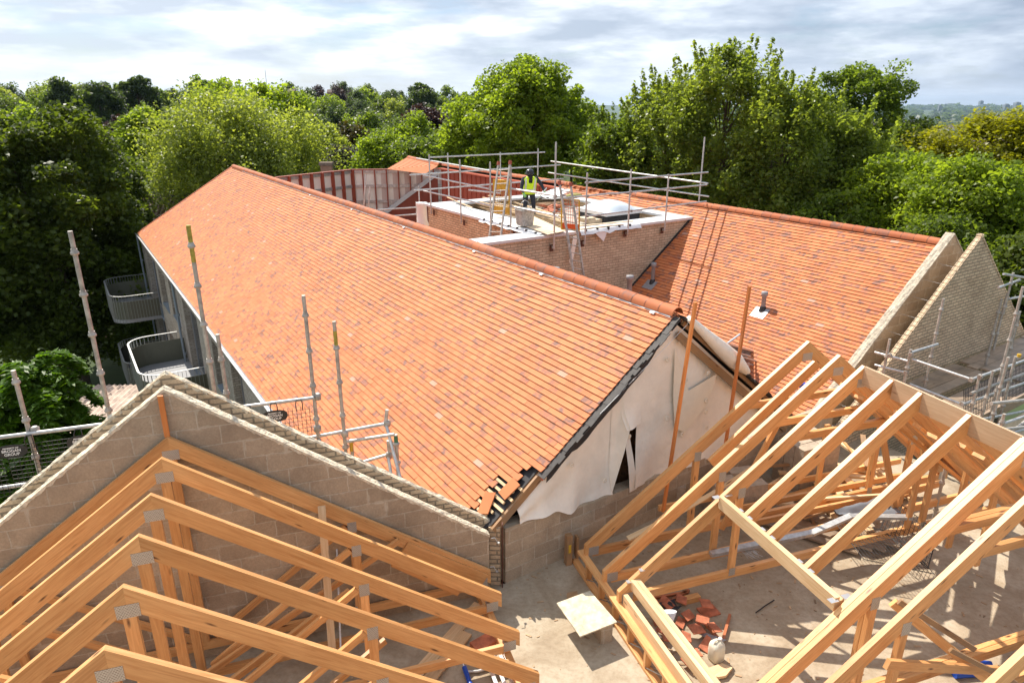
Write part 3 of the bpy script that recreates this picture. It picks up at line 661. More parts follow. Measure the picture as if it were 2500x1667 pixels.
mb = MB(); mb.box(PA(26.4, 16.26, 3.44), aA * 4.95, bA * .1, Z * .03); mb.build('red_flashing', mat('red_flashing', (.55, .15, .09), .35), rc)
# hipped far end
mb = MB(); e0 = onz(945, 412, 3.0); ap_ = onz(995, 383, RZ); e1 = PA(31.5, 16.4, 3.15)
hp0 = onz(945, 413, 3.2); hpA = onz(995, 384, 3.62); hpB = onz(1075, 402, 3.62)
tt = MB(); nh = (hpB - hp0).cross(hpA - hp0).normalized(); nh = nh if nh.z > 0 else -nh
tt.face([hp0, hpB, hpA] if (hpB - hp0).cross(hpA - hp0).z > 0 else [hp0, hpA, hpB], tone=(.5, .1, 0)); lowc = PA(31.9, 15.7, 3.16); tt.face([hp0, lowc, hpB], tone=(.5, .1, 0))
for k in range(1, 12):
    f0 = k / 12; tt.beam(hp0.lerp(hpB, f0) + nh * .015, hp0.lerp(hpA, f0) + nh * .015, .03, .02, up=nh)
tt.tone = [(.5, .1, 0)] * len(tt.f); tt.build('hip_tiles', M['tile'], wing)
mb = MB(); ridge(mb, hpB - Z * .03, hpA - Z * .03); mb.build('ridge_tiles', M['ridge'], wing)
# gable leaves at the near end
def gtop(b, z0): return z0 - abs(b - QB) * math.tan(R(38.5))
blk = MB(); zq = 3.83; w2 = 4.6
poly = [PA(7.22, QB - w2, 0.1), PA(7.22, QB + w2, 0.1), PA(7.22, QB + w2, gtop(QB + w2, zq)), PA(7.22, QB, zq), PA(7.22, QB - w2, gtop(QB - w2, zq))]
blk.prism(poly, aA * .18); one(blk, 'block_gable_wall', M['block'], 'inner gable wall of pale blocks rising just above the right-hand orange roof', 'wall')
mcap = MB()
def rough_cap(mb, p, q, w, across, up, n=60, h=.03, seed=0):
    rows = []
    for i in range(n + 1):
        t = i / n; c = p.lerp(q, t); row = []
        for j in range(7):
            x = (j / 6 - .5) * w * (1 + .10 * noise.noise(V((i * .4, seed, 3)))); hh = h * (.6 + 1.1 * noise.noise(V((i * .33, j * .6, seed)))) * math.sin(math.pi * (j + .7) / 7.4)
            row.append(c + across * x + up * max(.002, hh))
        rows.append([c - across * w / 2 - up * (.035 + .03 * noise.noise(V((i * .5, 9, seed))))] + row + [c + across * w / 2 - up * (.03 + .03 * noise.noise(V((i * .5, 5, seed))))])
    mb.grid(rows, smooth=False)
for sgn in (-1, 1): rough_cap(mcap, PA(7.31, QB, zq), PA(7.31, QB + sgn * w2, gtop(QB + w2, zq)), .2, aA, Z, seed=sgn)
mcap.build('mortar_coping', M['mortar_dark'], bpy.data.objects['block_gable_wall'])
bz = 3.86; brk = MB(); a_ = 6.66; w3 = 4.6
# stepped brick outer leaf
poly = [PA(a_, QB - w3, -1)]
poly += [PA(a_, QB + w3, -1)]
st = []
nst = int((bz - gtop(QB + w3, bz)) / .075)
for k in range(nst):
    z_ = gtop(QB + w3, bz) + k * .075; b_ = QB + (bz - z_) / math.tan(R(38.5)); st.append((b_, z_)); st.append((b_ - .02, z_ + .06))
st = [st[0], st[-2]]
poly2 = poly + [PA(a_, b_, z_) for b_, z_ in st] + [PA(a_, QB + .05, bz), PA(a_, QB - .05, bz)] + [PA(a_, 2 * QB - b_, z_) for b_, z_ in reversed(st)]
brk.prism(poly2, aA * .105); one(brk, 'brick_gable_wall', M['brick'], 'outer gable wall of buff brick with stepped raking edge beside the scaffold deck on the right', 'wall')
mb = MB()
for k in range(46):
    for sgn in (-1, 1):
        z_ = bz - k * .078; b_ = QB + sgn * (bz - z_) / math.tan(R(38.5)); mb.box(PA(a_ + .05, b_ + rng.uniform(-.004, .004), z_ - .002), aA * (.055 + rng.uniform(0, .006)), (bA - Z * sgn * .795) * .043, (Z + bA * sgn * .795) * .016 )
mb.build('raking_bricks', M['brick'], bpy.data.objects['brick_gable_wall'])
mb = MB()
for k in range(10): mb.tube(PA(6.74, QB - .5 - k * .4, gtop(QB - .5 - k * .4, 3.6)), PA(7.24, QB - .5 - k * .4, gtop(QB - .5 - k * .4, 3.62)), .003, n=5)
mb.build('wall_ties', M['galv'], bpy.data.objects['brick_gable_wall'])
# ---- flat roofed brick block between the two roofs
flat = thing('flat_roof_block', 'brick block with flat roof and pale grey copings between the two tiled roofs', 'building', PA(14.4, 13, -9))
CZ = 3.29
mb = MB()
mb.prism([PA(14.45, 8.0, -9), PA(14.45, 15.95, -9), PA(14.45, 15.95, CZ - .05), PA(14.45, 8.0, CZ - .05)], aA * .3)
mb.build('wall', M['pinkbrick'], flat)
mb = MB()
mb.prism([PA(14.75, 10.6, -9), PA(21.4, 10.6, -9), PA(21.4, 10.6, CZ - .05), PA(14.75, 10.6, CZ - .05)], bA * .3)
mb.prism([PA(21.1, 10.9, -9), PA(21.1, 16.3, -9), PA(21.1, 16.3, CZ - .05), PA(21.1, 10.9, CZ - .05)], aA * .3)
mb.prism([PA(14.75, 15.65, 2), PA(21.1, 15.65, 2), PA(21.1, 15.65, CZ - .05), PA(14.75, 15.65, CZ - .05)], bA * .3)
mb.build('wall', M['brick'], flat)
mb = MB()
mb.prism([PA(14.38, 7.9, CZ - .07), PA(14.38, 16.02, CZ - .07), PA(15.05, 16.02, CZ - .07), PA(15.05, 7.9, CZ - .07)], Z * .07)
mb.prism([PA(15.053, 10.5, CZ - .068), PA(21.52, 10.5, CZ - .068), PA(21.52, 11.35, CZ - .068), PA(15.053, 11.35, CZ - .068)], Z * .066)
mb.prism([PA(20.9, 11.353, CZ - .069), PA(21.52, 11.353, CZ - .069), PA(21.52, 16.2, CZ - .069), PA(20.9, 16.2, CZ - .069)], Z * .068)
mb.prism([PA(15.053, 15.55, CZ - .067), PA(20.897, 15.55, CZ - .067), PA(20.897, 16.05, CZ - .067), PA(15.053, 16.05, CZ - .067)], Z * .067)
mb.build('coping', M['coping'], flat)
mb = MB(); mb.prism([PA(15.0, 10.8, 2.9), PA(21.0, 10.8, 2.9), PA(21.0, 15.7, 2.9), PA(15.0, 15.7, 2.9)], Z * .1); mb.build('flat_roof', mat('roof_gravel', (.42, .38, .33), .95, noise_amt=.4, nscale=30, bump=.6, bscale=60), flat)
mb = MB(); mb.beam(PA(14.42, 13.2, RZ - 3.3 * SP / CP + .02), PA(14.42, 16.0, 3.24), .05, .06); mb.build('abutment_flashing', M['black'], flat)
# ---- cream panelled enclosure beyond
enc = thing('panel_screen', 'faceted cream panelled screen wall with red steel mullions behind the main ridge', 'wall', PA(33, 12, -9))
cA = PA(31.45, 16.3, 0); cB = PA(33.6, 12.4, 0); cD = PA(31.0, 8.2, 0); top = 3.02
cB = onz(856, 415, top); cB.z = 0; cA = onz(1086, 412.5, top); cA.z = 0; cD = onz(672, 434, top); cD.z = 0
for (p, q, npan, hi) in ((cA, cB, 8, 1), (cB, cD, 7, 0)):
    d = (q - p) / npan; dn = d.normalized(); nf = dn.cross(Z)
    if nf.dot(V((0, -1, 0))) < 0: nf = -nf
    for k in range(npan):
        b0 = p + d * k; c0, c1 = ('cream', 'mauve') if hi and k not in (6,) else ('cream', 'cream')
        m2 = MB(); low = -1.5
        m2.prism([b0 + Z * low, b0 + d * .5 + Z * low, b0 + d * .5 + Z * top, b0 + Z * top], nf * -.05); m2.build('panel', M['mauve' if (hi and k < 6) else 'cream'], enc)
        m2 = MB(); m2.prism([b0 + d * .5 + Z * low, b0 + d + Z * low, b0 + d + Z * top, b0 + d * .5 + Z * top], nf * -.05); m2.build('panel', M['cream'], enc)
        m2 = MB(); m2.box(b0 + Z * (top / 2 - .7) + nf * (.06 if hi else .12), dn * .032, nf * (.06 if hi else .12), Z * (top / 2 + .72)); m2.build('mullion', M['redsteel'], enc)
    m2 = MB()
    for z_ in ((top - .1, .09), (top - .9, .08), (top - 1.75, .08)): m2.box((p + q) / 2 + Z * z_[0] + nf * .03, dn * ((q - p).length / 2 - .02), nf * .03, Z * z_[1])
    m2.build('rail', M['galv'], enc)
    m2 = MB(); m2.box((p + q) / 2 + Z * (top + .02) + nf * .05, dn * (q - p).length / 2, nf * .1, Z * .02); m2.build('capping', M['redclad'], enc)
# lower red cladding with its raking flashing, just in front of the first facet
d = (cB - cA); dn = d.normalized(); nf = dn.cross(Z); nf = nf if nf.y < 0 else -nf
t0, t1 = .08, .77; g = MB(); A0, A1 = cA + d * t0 + nf * .16, cA + d * t1 + nf * .16
g.prism([A0 + Z * -1.5, A1 + Z * -1.5, A1 + Z * (top - 2.75), A0 + Z * (top - .2)], nf * .04); rcl = g.build('red_cladding', M['redclad'], enc)
g = MB(); g.beam(A0 + Z * (top - .2) + nf * .06, A1 + Z * (top - 2.75) + nf * .06, .12, .22); g.build('raking_flashing', M['coping'], rcl)
g = MB()
for k in range(1, 12): 
    p = A0.lerp(A1, k / 12) + nf * .05; zt_ = top - .3 - 2.5 * k / 12; g.box(p + Z * ((zt_ - 1.5) / 2), dn * .015, nf * .015, Z * ((zt_ + 1.5) / 2))
g.build('cladding_seams', M['redclad'], rcl)
for (px_, py_, dd, hh, ww) in ((797, 402, 46, 1.1, .36), (624, 408, 52, .7, .38)):
    r_ = ray(px_, py_); p = O + r_ * (dd / r_.y); p.z -= 0
    ch = thing('chimney', 'brick chimney with flat cap behind the cream panel screen' if px_ > 700 else 'low brick chimney with flat cap just above the main ridge', 'chimney', (p.x, p.y, p.z - 5))
    m2 = MB(); m2.box(p - Z * 2.5, V((ww, 0, 0)), V((0, ww * .6, 0)), Z * 2.45); m2.build('stack', M['oldbrick'], ch)
    m2 = MB(); m2.box(p + Z * .05, V((ww * 1.18, 0, 0)), V((0, ww * .8, 0)), Z * .1); m2.build('cap', M['oldtile'], ch)
# old pantile house behind the far verge
hs = thing('old_house', 'old brown pantiled house glimpsed between the dark left tree and the far roof edge', 'house', onz(360, 500, -9))
p = onp(355, 482, V((0, 47, 0)), V((0, 1, 0))); zr_ = p.z; x0 = onp(200, 482, V((0, 47, 0)), V((0, 1, 0))).x; x1 = onp(620, 482, V((0, 47, 0)), V((0, 1, 0))).x
m2 = MB(); m2.prism([V((x0, 44.2, zr_ - 2.2)), V((x0, 47, zr_)), V((x0, 49.8, zr_ - 2.2))], V((x1 - x0, 0, 0)))
rows = 16
for k in range(int((x1 - x0) / .3)):
    for j in range(12):
        a = V((x0 + k * .3 + .15, 47 - (j + 1) * .235, zr_ - (j + 1) * .185 + .05)); b = V((x0 + k * .3 + .15, 47 - j * .235, zr_ - j * .185 + .04)); m2.tube(a, b, .1, n=6, r2=.075, caps=False)
m2.build('roof', M['oldtile'], hs)
m2 = MB(); m2.tube(V((x0, 47, zr_ + .06)), V((x1, 47, zr_ + .06)), .13, n=8); m2.build('ridge_tiles', M['slate'], hs)
m2 = MB(); m2.prism([V((x0 + .2, 44.4, -9)), V((x1 - .2, 44.4, -9)), V((x1 - .2, 49.6, -9)), V((x0 + .2, 49.6, -9))], Z * (zr_ - 2.1 + 9)); m2.build('wall', M['oldbrick'], hs)
# tin roofed shed on the left, seen past the block gable
sh = onz(282, 1010, -5.5)
shed = thing('tin_shed', 'low shed with rusty corrugated roof below the left scaffold', 'shed', (sh.x, sh.y, -9))
m2 = MB(); rows = []
for k in range(38):
    x = sh.x - 2.2 + k * .12; rows.append([V((x, sh.y - 2.5, -5.7 + (.07 if k % 2 else 0))), V((x, sh.y + 2.5, -5.3 + (.07 if k % 2 else 0)))])
m2.grid(rows, smooth=False); m2.build('roof', M['tinroof'], shed)
m2 = MB(); m2.prism([V((sh.x - 2.1, sh.y - 2.4, -9)), V((sh.x + 2.1, sh.y - 2.4, -9)), V((sh.x + 2.1, sh.y + 2.4, -9)), V((sh.x - 2.1, sh.y + 2.4, -9))], Z * 3.25); m2.build('wall', M['oldbrick'], shed)
# ================================================================ new wing under construction (camera side)
cor = PA(6.9, 4.42, 0)
sp = [PB(-4, -6.2, 0), PB(-4, 11.6, 0), PB(6.2, 11.6, 0), PA(6.5, 13.2, 0), PA(6.9, 13.2, 0), PA(6.9, 4.42, 0), PB(7.9, 2.2, 0), PB(7.9, -6.2, 0)]
mb = MB(); mb.prism(sp, Z * -.25); tag(mb.build('floor_slab', M['slab']), kind='structure')
lw = thing('lower_storeys', 'walls of the storeys beneath the open floor slab of the new wing', 'building', PB(2, 2, -9))
mb = MB(); c_ = sum(sp, V((0, 0, 0))) / len(sp); mb.prism([p + (c_ - p).normalized() * .12 - Z * .26 for p in sp], Z * -8.8); mb.build('wall', M['greybrick'], lw)
def rafterline(a, B, b0, z0, b1, z1): return PB(B, b0, z0), PB(B, b1, z1)
# left gable wall: block inner leaf and brick outer leaf
tanL = math.tan(R(36.2)); apb = -1.415
gw = MB(); zL = 3.65; Bf = 7.68
gw.prism([PB(Bf, -6.0, 0), PB(Bf, 2.25, 0), PB(Bf, 2.25, zL - (2.25 - apb) * tanL), PB(Bf, apb, zL), PB(Bf, -6.0, zL - 4.585 * tanL)], aB * .12)
gwo = one(gw, 'block_gable_wall', M['block'], 'tall grey block gable wall on the left behind the roof trusses, with an orange batten at its peak', 'wall')
cp = MB()
for q in ((2.26, zL - (2.26 - apb) * tanL), (-6.0, zL - 4.585 * tanL)): rough_cap(cp, PB(Bf + .06, apb, zL), PB(Bf + .06, q[0], q[1]), .13, aB, Z, n=160, h=.026, seed=q[0])
cp.build('mortar_coping', M['mortar'], gwo)
zo = 3.72; tanO = math.tan(R(35.9)); ob = MB(); Bo = 7.93
stp = []
zr0 = zo - (2.5 - apb) * tanO; nst = int((zo - zr0) / .075)
def stepped(sgn, bend):
    z_end = zo - abs(bend - apb) * tanO; n = int((zo - z_end) / .075); o = []
    for k in range(n + 1):
        z_ = z_end + k * .075; b_ = apb + sgn * (zo - z_) / tanO; o.append((b_, z_)); o.append((b_ - sgn * .06, z_ + .035))
    return o
R_ = stepped(1, 2.5)[:1]; L_ = stepped(-1, -6.0)[:1]
pl = [PB(Bo, -6.0, -.24), PB(Bo, 2.5, -.24)] + [PB(Bo, b, z) for b, z in R_] + [PB(Bo, apb + .03, zo), PB(Bo, apb - .03, zo)] + [PB(Bo, b, z) for b, z in reversed(L_)]
ob.prism(pl, aB * .1); obo = one(ob, 'brick_gable_wall', M['brick'], 'buff brick outer leaf standing just behind the left block gable, mortar smeared along its raking top', 'wall')
cp = MB()
for q in ((2.5, zo - (2.5 - apb) * tanO), (-6.0, zo - 4.585 * tanO)): rough_cap(cp, PB(Bo + .05, apb, zo + .01), PB(Bo + .05, q[0], q[1] + .01), .1, aB, Z, n=160, h=.028, seed=q[0] + 3)
cp.build('mortar_coping', M['mortar'], obo)
rb = MB()
for sgn, n in ((1, 34), (-1, 40)):
    for k in range(n):
        z_ = zo - .04 - k * .0815; b_ = apb + sgn * (zo - z_) / tanO - sgn * .03
        if rng.random() < .15: rb.box(PB(Bo + .043, b_, z_ - .0), aB * .056, (bB - Z * sgn * .72) * (.05 + rng.uniform(-.012, .006)), (Z + bB * sgn * .72) * .012)
rb.build('raking_bricks', M['brick'], obo)
# brick return closing the cavity at the corner, dpc strip and wall ties
rt = MB(); e0 = onz(1196, 1427, 0); e1 = onz(1222, 1428, 0)
rt.prism([e0, e1, e1 + V((.02, .25, 0)), e0 + V((-.12, .25, 0))], Z * .97); ro = one(rt, 'brick_return', M['brick'], 'narrow brick return closing the end of the left gable wall at the inner corner', 'wall')
dp = MB(); dp.beam(e1 + V((.03, -.02, 0)), e1 + V((.03, -.02, 1.06)), .012, .07, up=V((0, 1, 0))); one(dp, 'damp_course_strip', mat('dark_red_strip', (.10, .028, .018), .6), 'dark red strip running down the corner between brick return and block wall', 'strip')
for k, (x, y) in enumerate(((1208, 1312), (1205, 1382))):
    t_ = MB(); p = oB(x, y, 7.6); t_.path([p - bB * .05, p, p + bB * .04 - Z * .09, p + bB * .06 - Z * .1], .006, n=6); t_.lathe(p + bB * .05 - Z * .1, [(.02, 0), (.02, .012)], n=8); one(t_, 'wall_tie', M['galv'], ('upper' if k == 0 else 'lower') + ' bent steel wall tie sticking out of the brick return', 'wall tie')
pt = MB(); pt.beam(oB(409, 1066, 7.63), oB(391, 966, 7.63), .055, .03, up=aB); one(pt, 'orange_batten', M['orange_wood'], 'short bright orange batten standing at the peak of the left block gable', 'batten')
# ---- roof trusses
def plate(mb, c, w, h, side=-1, T=.045):
    mb.box(c + V((0, side * (T / 2 + .002), 0)), V((w / 2, 0, 0)), V((0, .0015, 0)), Z * h / 2)
def truss(name, label, group, apex_z, pitch, hs, heel, rd, bcd, queen, T=.045, collar=None, wood='pine', king=True, diag=True, both=True):
    """local frame: x along the truss, apex over x = 0"""
    root = thing(name, label, 'roof truss', (0, 0, 0), group)
    tp = math.tan(pitch); cp_ = math.cos(pitch); vd = rd / cp_
    for sgn in (-1, 1):
        zt_ = apex_z - hs * tp; m = MB()
        q = [V((0, 0, apex_z)), V((sgn * hs, 0, zt_)), V((sgn * hs, 0, heel[1])), V((sgn * (hs - .0), 0, zt_ - vd + .02)), V((0, 0, apex_z - vd))]
        # rafter as a box with plumb-cut ends, uv along its length
        P = [V((0, 0, apex_z)), V((sgn * hs, 0, zt_)), V((sgn * hs, 0, max(heel[0], zt_ - vd))), V((sgn * (hs - max(0, (heel[0] - (zt_ - vd)) / tp)), 0, max(heel[0], zt_ - vd))), V((0, 0, apex_z - vd))]
        P = [P[0], P[1], P[2], P[3], P[4]]; o1, o2 = rng.random() * 30, rng.random() * 30
        def U(v, face): 
            l = abs(v.x) / cp_; return (o1 + l, o2 + (apex_z - abs(v.x) * tp - v.z) + face)
        F_ = [p - V((0, T / 2, 0)) for p in P]; B_ = [p + V((0, T / 2, 0)) for p in P]
        fr = F_ if sgn > 0 else F_[::-1]; nrm = (fr[1] - fr[0]).cross(fr[2] - fr[1])
        a_, b_ = (F_[::-1], B_) if sgn > 0 else (F_, B_[::-1])
        m.face(a_, [U(v, 0) for v in a_]); m.face(b_, [U(v, .5) for v in b_])
        for i in range(5):
            j = (i + 1) % 5; qd = [F_[i], F_[j], B_[j], B_[i]]
            if sgn < 0: qd = qd[::-1]
            uvs = {0: 1.0, 3: 1.4}.get(i, 1.2)
            m.face(qd, [(o1 + abs(v.x) / cp_, o2 + uvs + (v.y + T / 2)) for v in qd])
        m.build('rafter', M[wood], root)
    m = MB(); zb = heel[0] + bcd / 2 if False else heel[0] + bcd / 2
    m.beam(V((-hs + .12, 0, zb)), V((hs - .12, 0, zb)), T * .98, bcd); m.build('bottom_chord', M[wood], root)
    ztop = lambda x: apex_z - abs(x) * tp - vd
    zbot = heel[0] + bcd
    if king: m = MB(); m.beam(V((0, 0, zbot)), V((0, 0, apex_z - vd * .98)), T * .96, .095, up=V((1, 0, 0))); m.build('post', M[wood], root)
    for sgn in (-1, 1):
        m = MB(); m.beam(V((sgn * queen, 0, zbot)), V((sgn * queen, 0, ztop(queen))), T * .96, .09, up=V((1, 0, 0))); m.build('post', M[wood], root)
        if diag: m = MB(); m.beam(V((sgn * (queen - .07), 0, ztop(queen - .07) - .04)), V((sgn * .12, 0, zbot + .05)), T * .94, .075, up=V((0, 1, 0)).cross(V((1, 0, 1)))); m.build('brace', M[wood], root)
    if collar: m = MB(); xx = (apex_z - vd - collar) / tp; m.beam(V((-xx - .08, -.0, collar)), V((xx + .08, 0, collar)), T * .95, .1); m.build('collar', M[wood], root)
    for s_ in (-1, 1):
        for cx, cz, w_, h_ in ((0, apex_z - vd * .95 - .02, .17, .12), (queen, ztop(queen) - .0, .11, .15), (-queen, ztop(queen) - .0, .11, .15), (hs - .13, heel[0] + bcd * .8, .16, .14), (-hs + .13, heel[0] + bcd * .8, .16, .14), (queen, zbot - .02, .1, .12), (-queen, zbot - .02, .1, .12)):
            m = MB(); plate(m, V((cx, 0, cz)), w_, h_, s_, T); m.build('nail_plate', M['plate'], root)
    return root
def place(t, B, b, rot=ROTB): t.location = PB(B, b, 0); t.rotation_euler.z = rot
LT = truss('roof_truss', '', 'roof trusses of the left wing', 3.12, R(36.0), 3.68, (.19, .2), .17, .11, 1.87, T=.052)
lb = ['shaded roof truss tight against the left block gable wall', 'second roof truss from the left block gable wall', 'third roof truss from the left block gable wall', 'fourth roof truss from the left block gable, middle one of the left row', 'fifth roof truss from the left block gable', 'truss whose peak touches the bottom edge of the picture at left', 'last truss of the left row, only its right rafter in view at the bottom']
for k, B in enumerate((7.61, 7.11, 6.38, 5.70, 5.02, 4.36, 3.7)):
    t = LT if k == 0 else copy_tree(LT); t['label'] = lb[k]; place(t, B, -1.44)
# first truss: spliced rafter end and a raking strut
m = MB(); m.beam(PB(7.57, 1.12, 1.19), PB(7.57, 2.2, .41), .04, .16, top=True); one(m, 'splice_timber', M['pine'], 'short timber nailed over the lower right rafter of the truss against the gable', 'timber')
m = MB(); m.beam(PB(7.53, .9, .95), PB(7.45, 1.75, .32), .045, .1); one(m, 'raking_strut', M['pine'], 'raking strut low beside the gable wall truss', 'timber')
# long diagonal braces in the left wing
for k, (p, q, lab) in enumerate(((PB(7.55, 1.0, 1.25), PB(6.9, -1.5, .35), 'brace'), (PB(6.9, .3, 1.15), PB(6.2, -1.9, .33), ''), (PB(6.2, .6, .95), PB(5.5, -1.2, .33), ''))):
    m = MB(); m.beam(p, q, .045, .075); one(m, 'diagonal_brace', M['pine'], ['diagonal brace running down behind the second left truss', 'diagonal brace under the middle left trusses', 'diagonal brace low between the nearest left trusses'][k], 'timber')
m = MB(); m.beam(onz(785, 1235, 2.0), onz(812, 1600, .25), .04, .09, up=bB); one(m, 'pale_upright', M['pine_pale'], 'pale sunlit upright timber with grey strip standing among the left trusses', 'timber')
m = MB(); m.beam(onz(822, 1340, 1.2) , onz(835, 1660, .1), .05, .02, up=bB); one(m, 'steel_upright', M['galv'], 'grey steel upright behind the pale timber among the left trusses', 'post')
# planks lying under the left trusses
for (x0, y0, x1, y1, w_, zz, lab) in ((1170, 1475, 1000, 1667, .16, .02, 'long pale plank under the left trusses, nearest the corner'), (1140, 1545, 1040, 1667, .15, .05, 'shorter pale plank beside the long one under the left trusses')):
    m = MB(); m.beam(onz(x0, y0, zz), onz(x1, y1, zz), w_, .035); one(m, 'plank', M['pine_pale'], lab, 'plank')
m = MB(); m.box(onz(1180, 1570, .04), bB * .14 + aB * .05, aB * .09 - bB * .03, Z * .035); one(m, 'clay_brick_offcut', M['clay'], 'dark red clay piece under the heel of the third left truss', 'brick')
# low timber plates the left trusses sit on
m = MB()
m.beam(PB(7.62, 2.08, .155), PB(3.2, 2.08, .155), .09, .045); m.beam(PB(7.62, 2.08, .02), PB(3.2, 2.08, .02), .09, .04)
lf = one(m, 'sill_frame', M['pine'], 'low timber sill frame carrying the right ends of the left trusses', 'timber frame')
for k in range(8):
    m = MB(); m.beam(PB(7.5 - k * .6, 2.08, .04), PB(7.5 - k * .6, 2.08, .132), .04, .085, up=bB); m.build('stud', M['pine'], lf)
m = MB(); m.beam(PB(7.62, -4.9, .155), PB(3.2, -4.9, .155), .09, .045); m.beam(PB(7.62, -4.9, .02), PB(3.2, -4.9, .02), .09, .04); m.beam(PB(7.5, -4.9, .04), PB(7.5, -4.9, .132), .04, .085, up=bB); m.beam(PB(4, -4.9, .04), PB(4, -4.9, .132), .04, .085, up=bB); one(m, 'sill_frame', M['pine'], 'low timber sill frame carrying the far left ends of the left trusses, mostly out of view', 'timber frame')
# silicone tube and metal channels at the bottom edge
m = MB(); c = onz(1142, 1652, .04); m.tube(c - aB * .16, c + aB * .16, .03, n=14); g = one(m, 'sealant_tube', M['blue'], 'blue sealant tube lying at the bottom edge beside metal channels', 'tube')
m = MB(); m.tube(c + aB * .16, c + aB * .24, .012, r2=.004); m.build('nozzle', M['white'], g)
for k in range(3):
    m = MB(); c = onz(1200 + k * 20, 1640, .05); m.beam(c - aB * .5, c + aB * .28, .045, .025); one(m, 'metal_channel', M['alu'], ['left', 'middle', 'right'][k] + ' one of three bright metal channels at the bottom edge', 'metal channel', group='bright metal channels')
m = MB(); c = onz(1178, 1638, .03); m.path([c - bB * .2 + aB * .06, c - bB * .05 + aB * .02, c + bB * .1 + aB * .03, c + bB * .3 + aB * .01], .02, n=6); one(m, 'grey_bracket', M['galv'], 'crumpled grey metal bracket beside the blue sealant tube', 'bracket')
# ---- right wing: trusses
RZ3 = 3.26; PT = R(38.2); RA = 7.19
RT = truss('roof_truss', '', 'roof trusses of the right wing', RZ3, PT, 3.5, (.3, .3), .18, .12, 1.74, collar=2.35, king=False, diag=False, T=.06)
R1 = copy_tree(RT); R2 = copy_tree(RT); R3 = copy_tree(RT); R4 = copy_tree(RT); R5 = copy_tree(RT); R6 = copy_tree(RT)
for t, B, l in ((RT, 7.63, 'right-wing truss nearest the sheeted gable, first of the right row'), (R1, 7.02, 'second truss of the right row, peak against the orange roof'), (R2, 6.58, 'right-wing truss joined to the left end of the pale ridge board'),
                (R3, 4.40, 'truss at the right end of the ridge board, its rafter doubled'), (R4, 4.335, 'truss pressed against the one at the end of the ridge board'), (R5, 3.95, 'long rafter truss just in front of the doubled one at right'), (R6, 3.05, 'truss crossing the bottom right corner of the picture')):
    t['label'] = l; place(t, B, RA)
RB6 = M['pine']
rdg = MB(); rdg.beam(PB(6.555, RA, RZ3 - .0), PB(4.425, RA, RZ3 - .0), .035, .26, top=True); one(rdg, 'ridge_board', wood_mat('board_pine', (.50, .33, .2), (.62, .45, .30)), 'deep pale ridge board along the top of the right wing', 'beam')
hsx = (RA - 5.16)
tp = math.tan(PT)
for k, B in enumerate((6.10, 5.67, 5.02)):
    for sgn in (-1, 1):
        m = MB(); b1 = RA + sgn * (hsx if sgn < 0 else 3.5); m.beam(PB(B, RA + sgn * .02, RZ3 - .012), PB(B, b1, RZ3 - abs(b1 - RA) * tp), .06, .19, top=True, up=Z)
        one(m, 'rafter', M['pine'], (['first', 'second', 'third'][k]) + (' jack rafter from the ridge board down to the doubled trimmer' if sgn < 0 else ' rafter on the hidden right slope behind the ridge board'), 'rafter', group='jack rafters of the right wing')
        if sgn < 0:
            pass
# doubled trimmer, with bright steel hangers
tr = MB(); zt_ = RZ3 - hsx * tp
for o_ in (-.032, .032): tr.beam(PB(6.53, 5.16 + o_ - .02, zt_ + .01 - o_ * tp), PB(4.47, 5.16 + o_ - .02, zt_ + .01 - o_ * tp), .06, .17, top=True)
tro = one(tr, 'trimmer_beam', M['pine_pale'], 'doubled pale trimmer beam with bright steel hangers across the right wing', 'beam')
for B in (6.55, 6.1, 5.67, 5.02, 4.47):
    for o_ in (-.09, .09):
        m = MB(); m.box(PB(B + (o_ if 4.6 < B < 6.5 else 0), 5.14 + (0 if 4.6 < B < 6.5 else o_), zt_ + .016 - (0 if 4.6 < B < 6.5 else o_ * -tp * .0)), aB * .035, bB * .05, Z * .003); m.build('steel_hanger', M['alu'], tro)
# eaves: doubled jack at the opening and edge beam
m = MB()
for o_ in (-.032, .032): m.beam(PB(6.55, 3.92 + o_, .66), PB(2.6, 3.92 + o_, .66), .06, .14, top=True)
eo = one(m, 'eaves_beam', M['pine_pale'], 'doubled pale beam running down from the truss heel, right one of the pair over the tile pile', 'beam')
for o_ in ((6.57, 3.84), (6.57, 4.02)): 
    m = MB(); m.box(PB(o_[0], o_[1], RZ3 - (RA - o_[1]) * tp + .006), aB * .03, bB * .035, Z * .003); m.build('steel_hanger', M['alu'], eo)
m = MB(); m.beam(PB(6.5, 3.76, .50), PB(2.6, 3.76, .50), .06, .17, top=True); one(m, 'edge_beam', M['pine_pale'], 'deep single edge beam beside the low lattice frame, left one of the pair over the tile pile', 'beam')
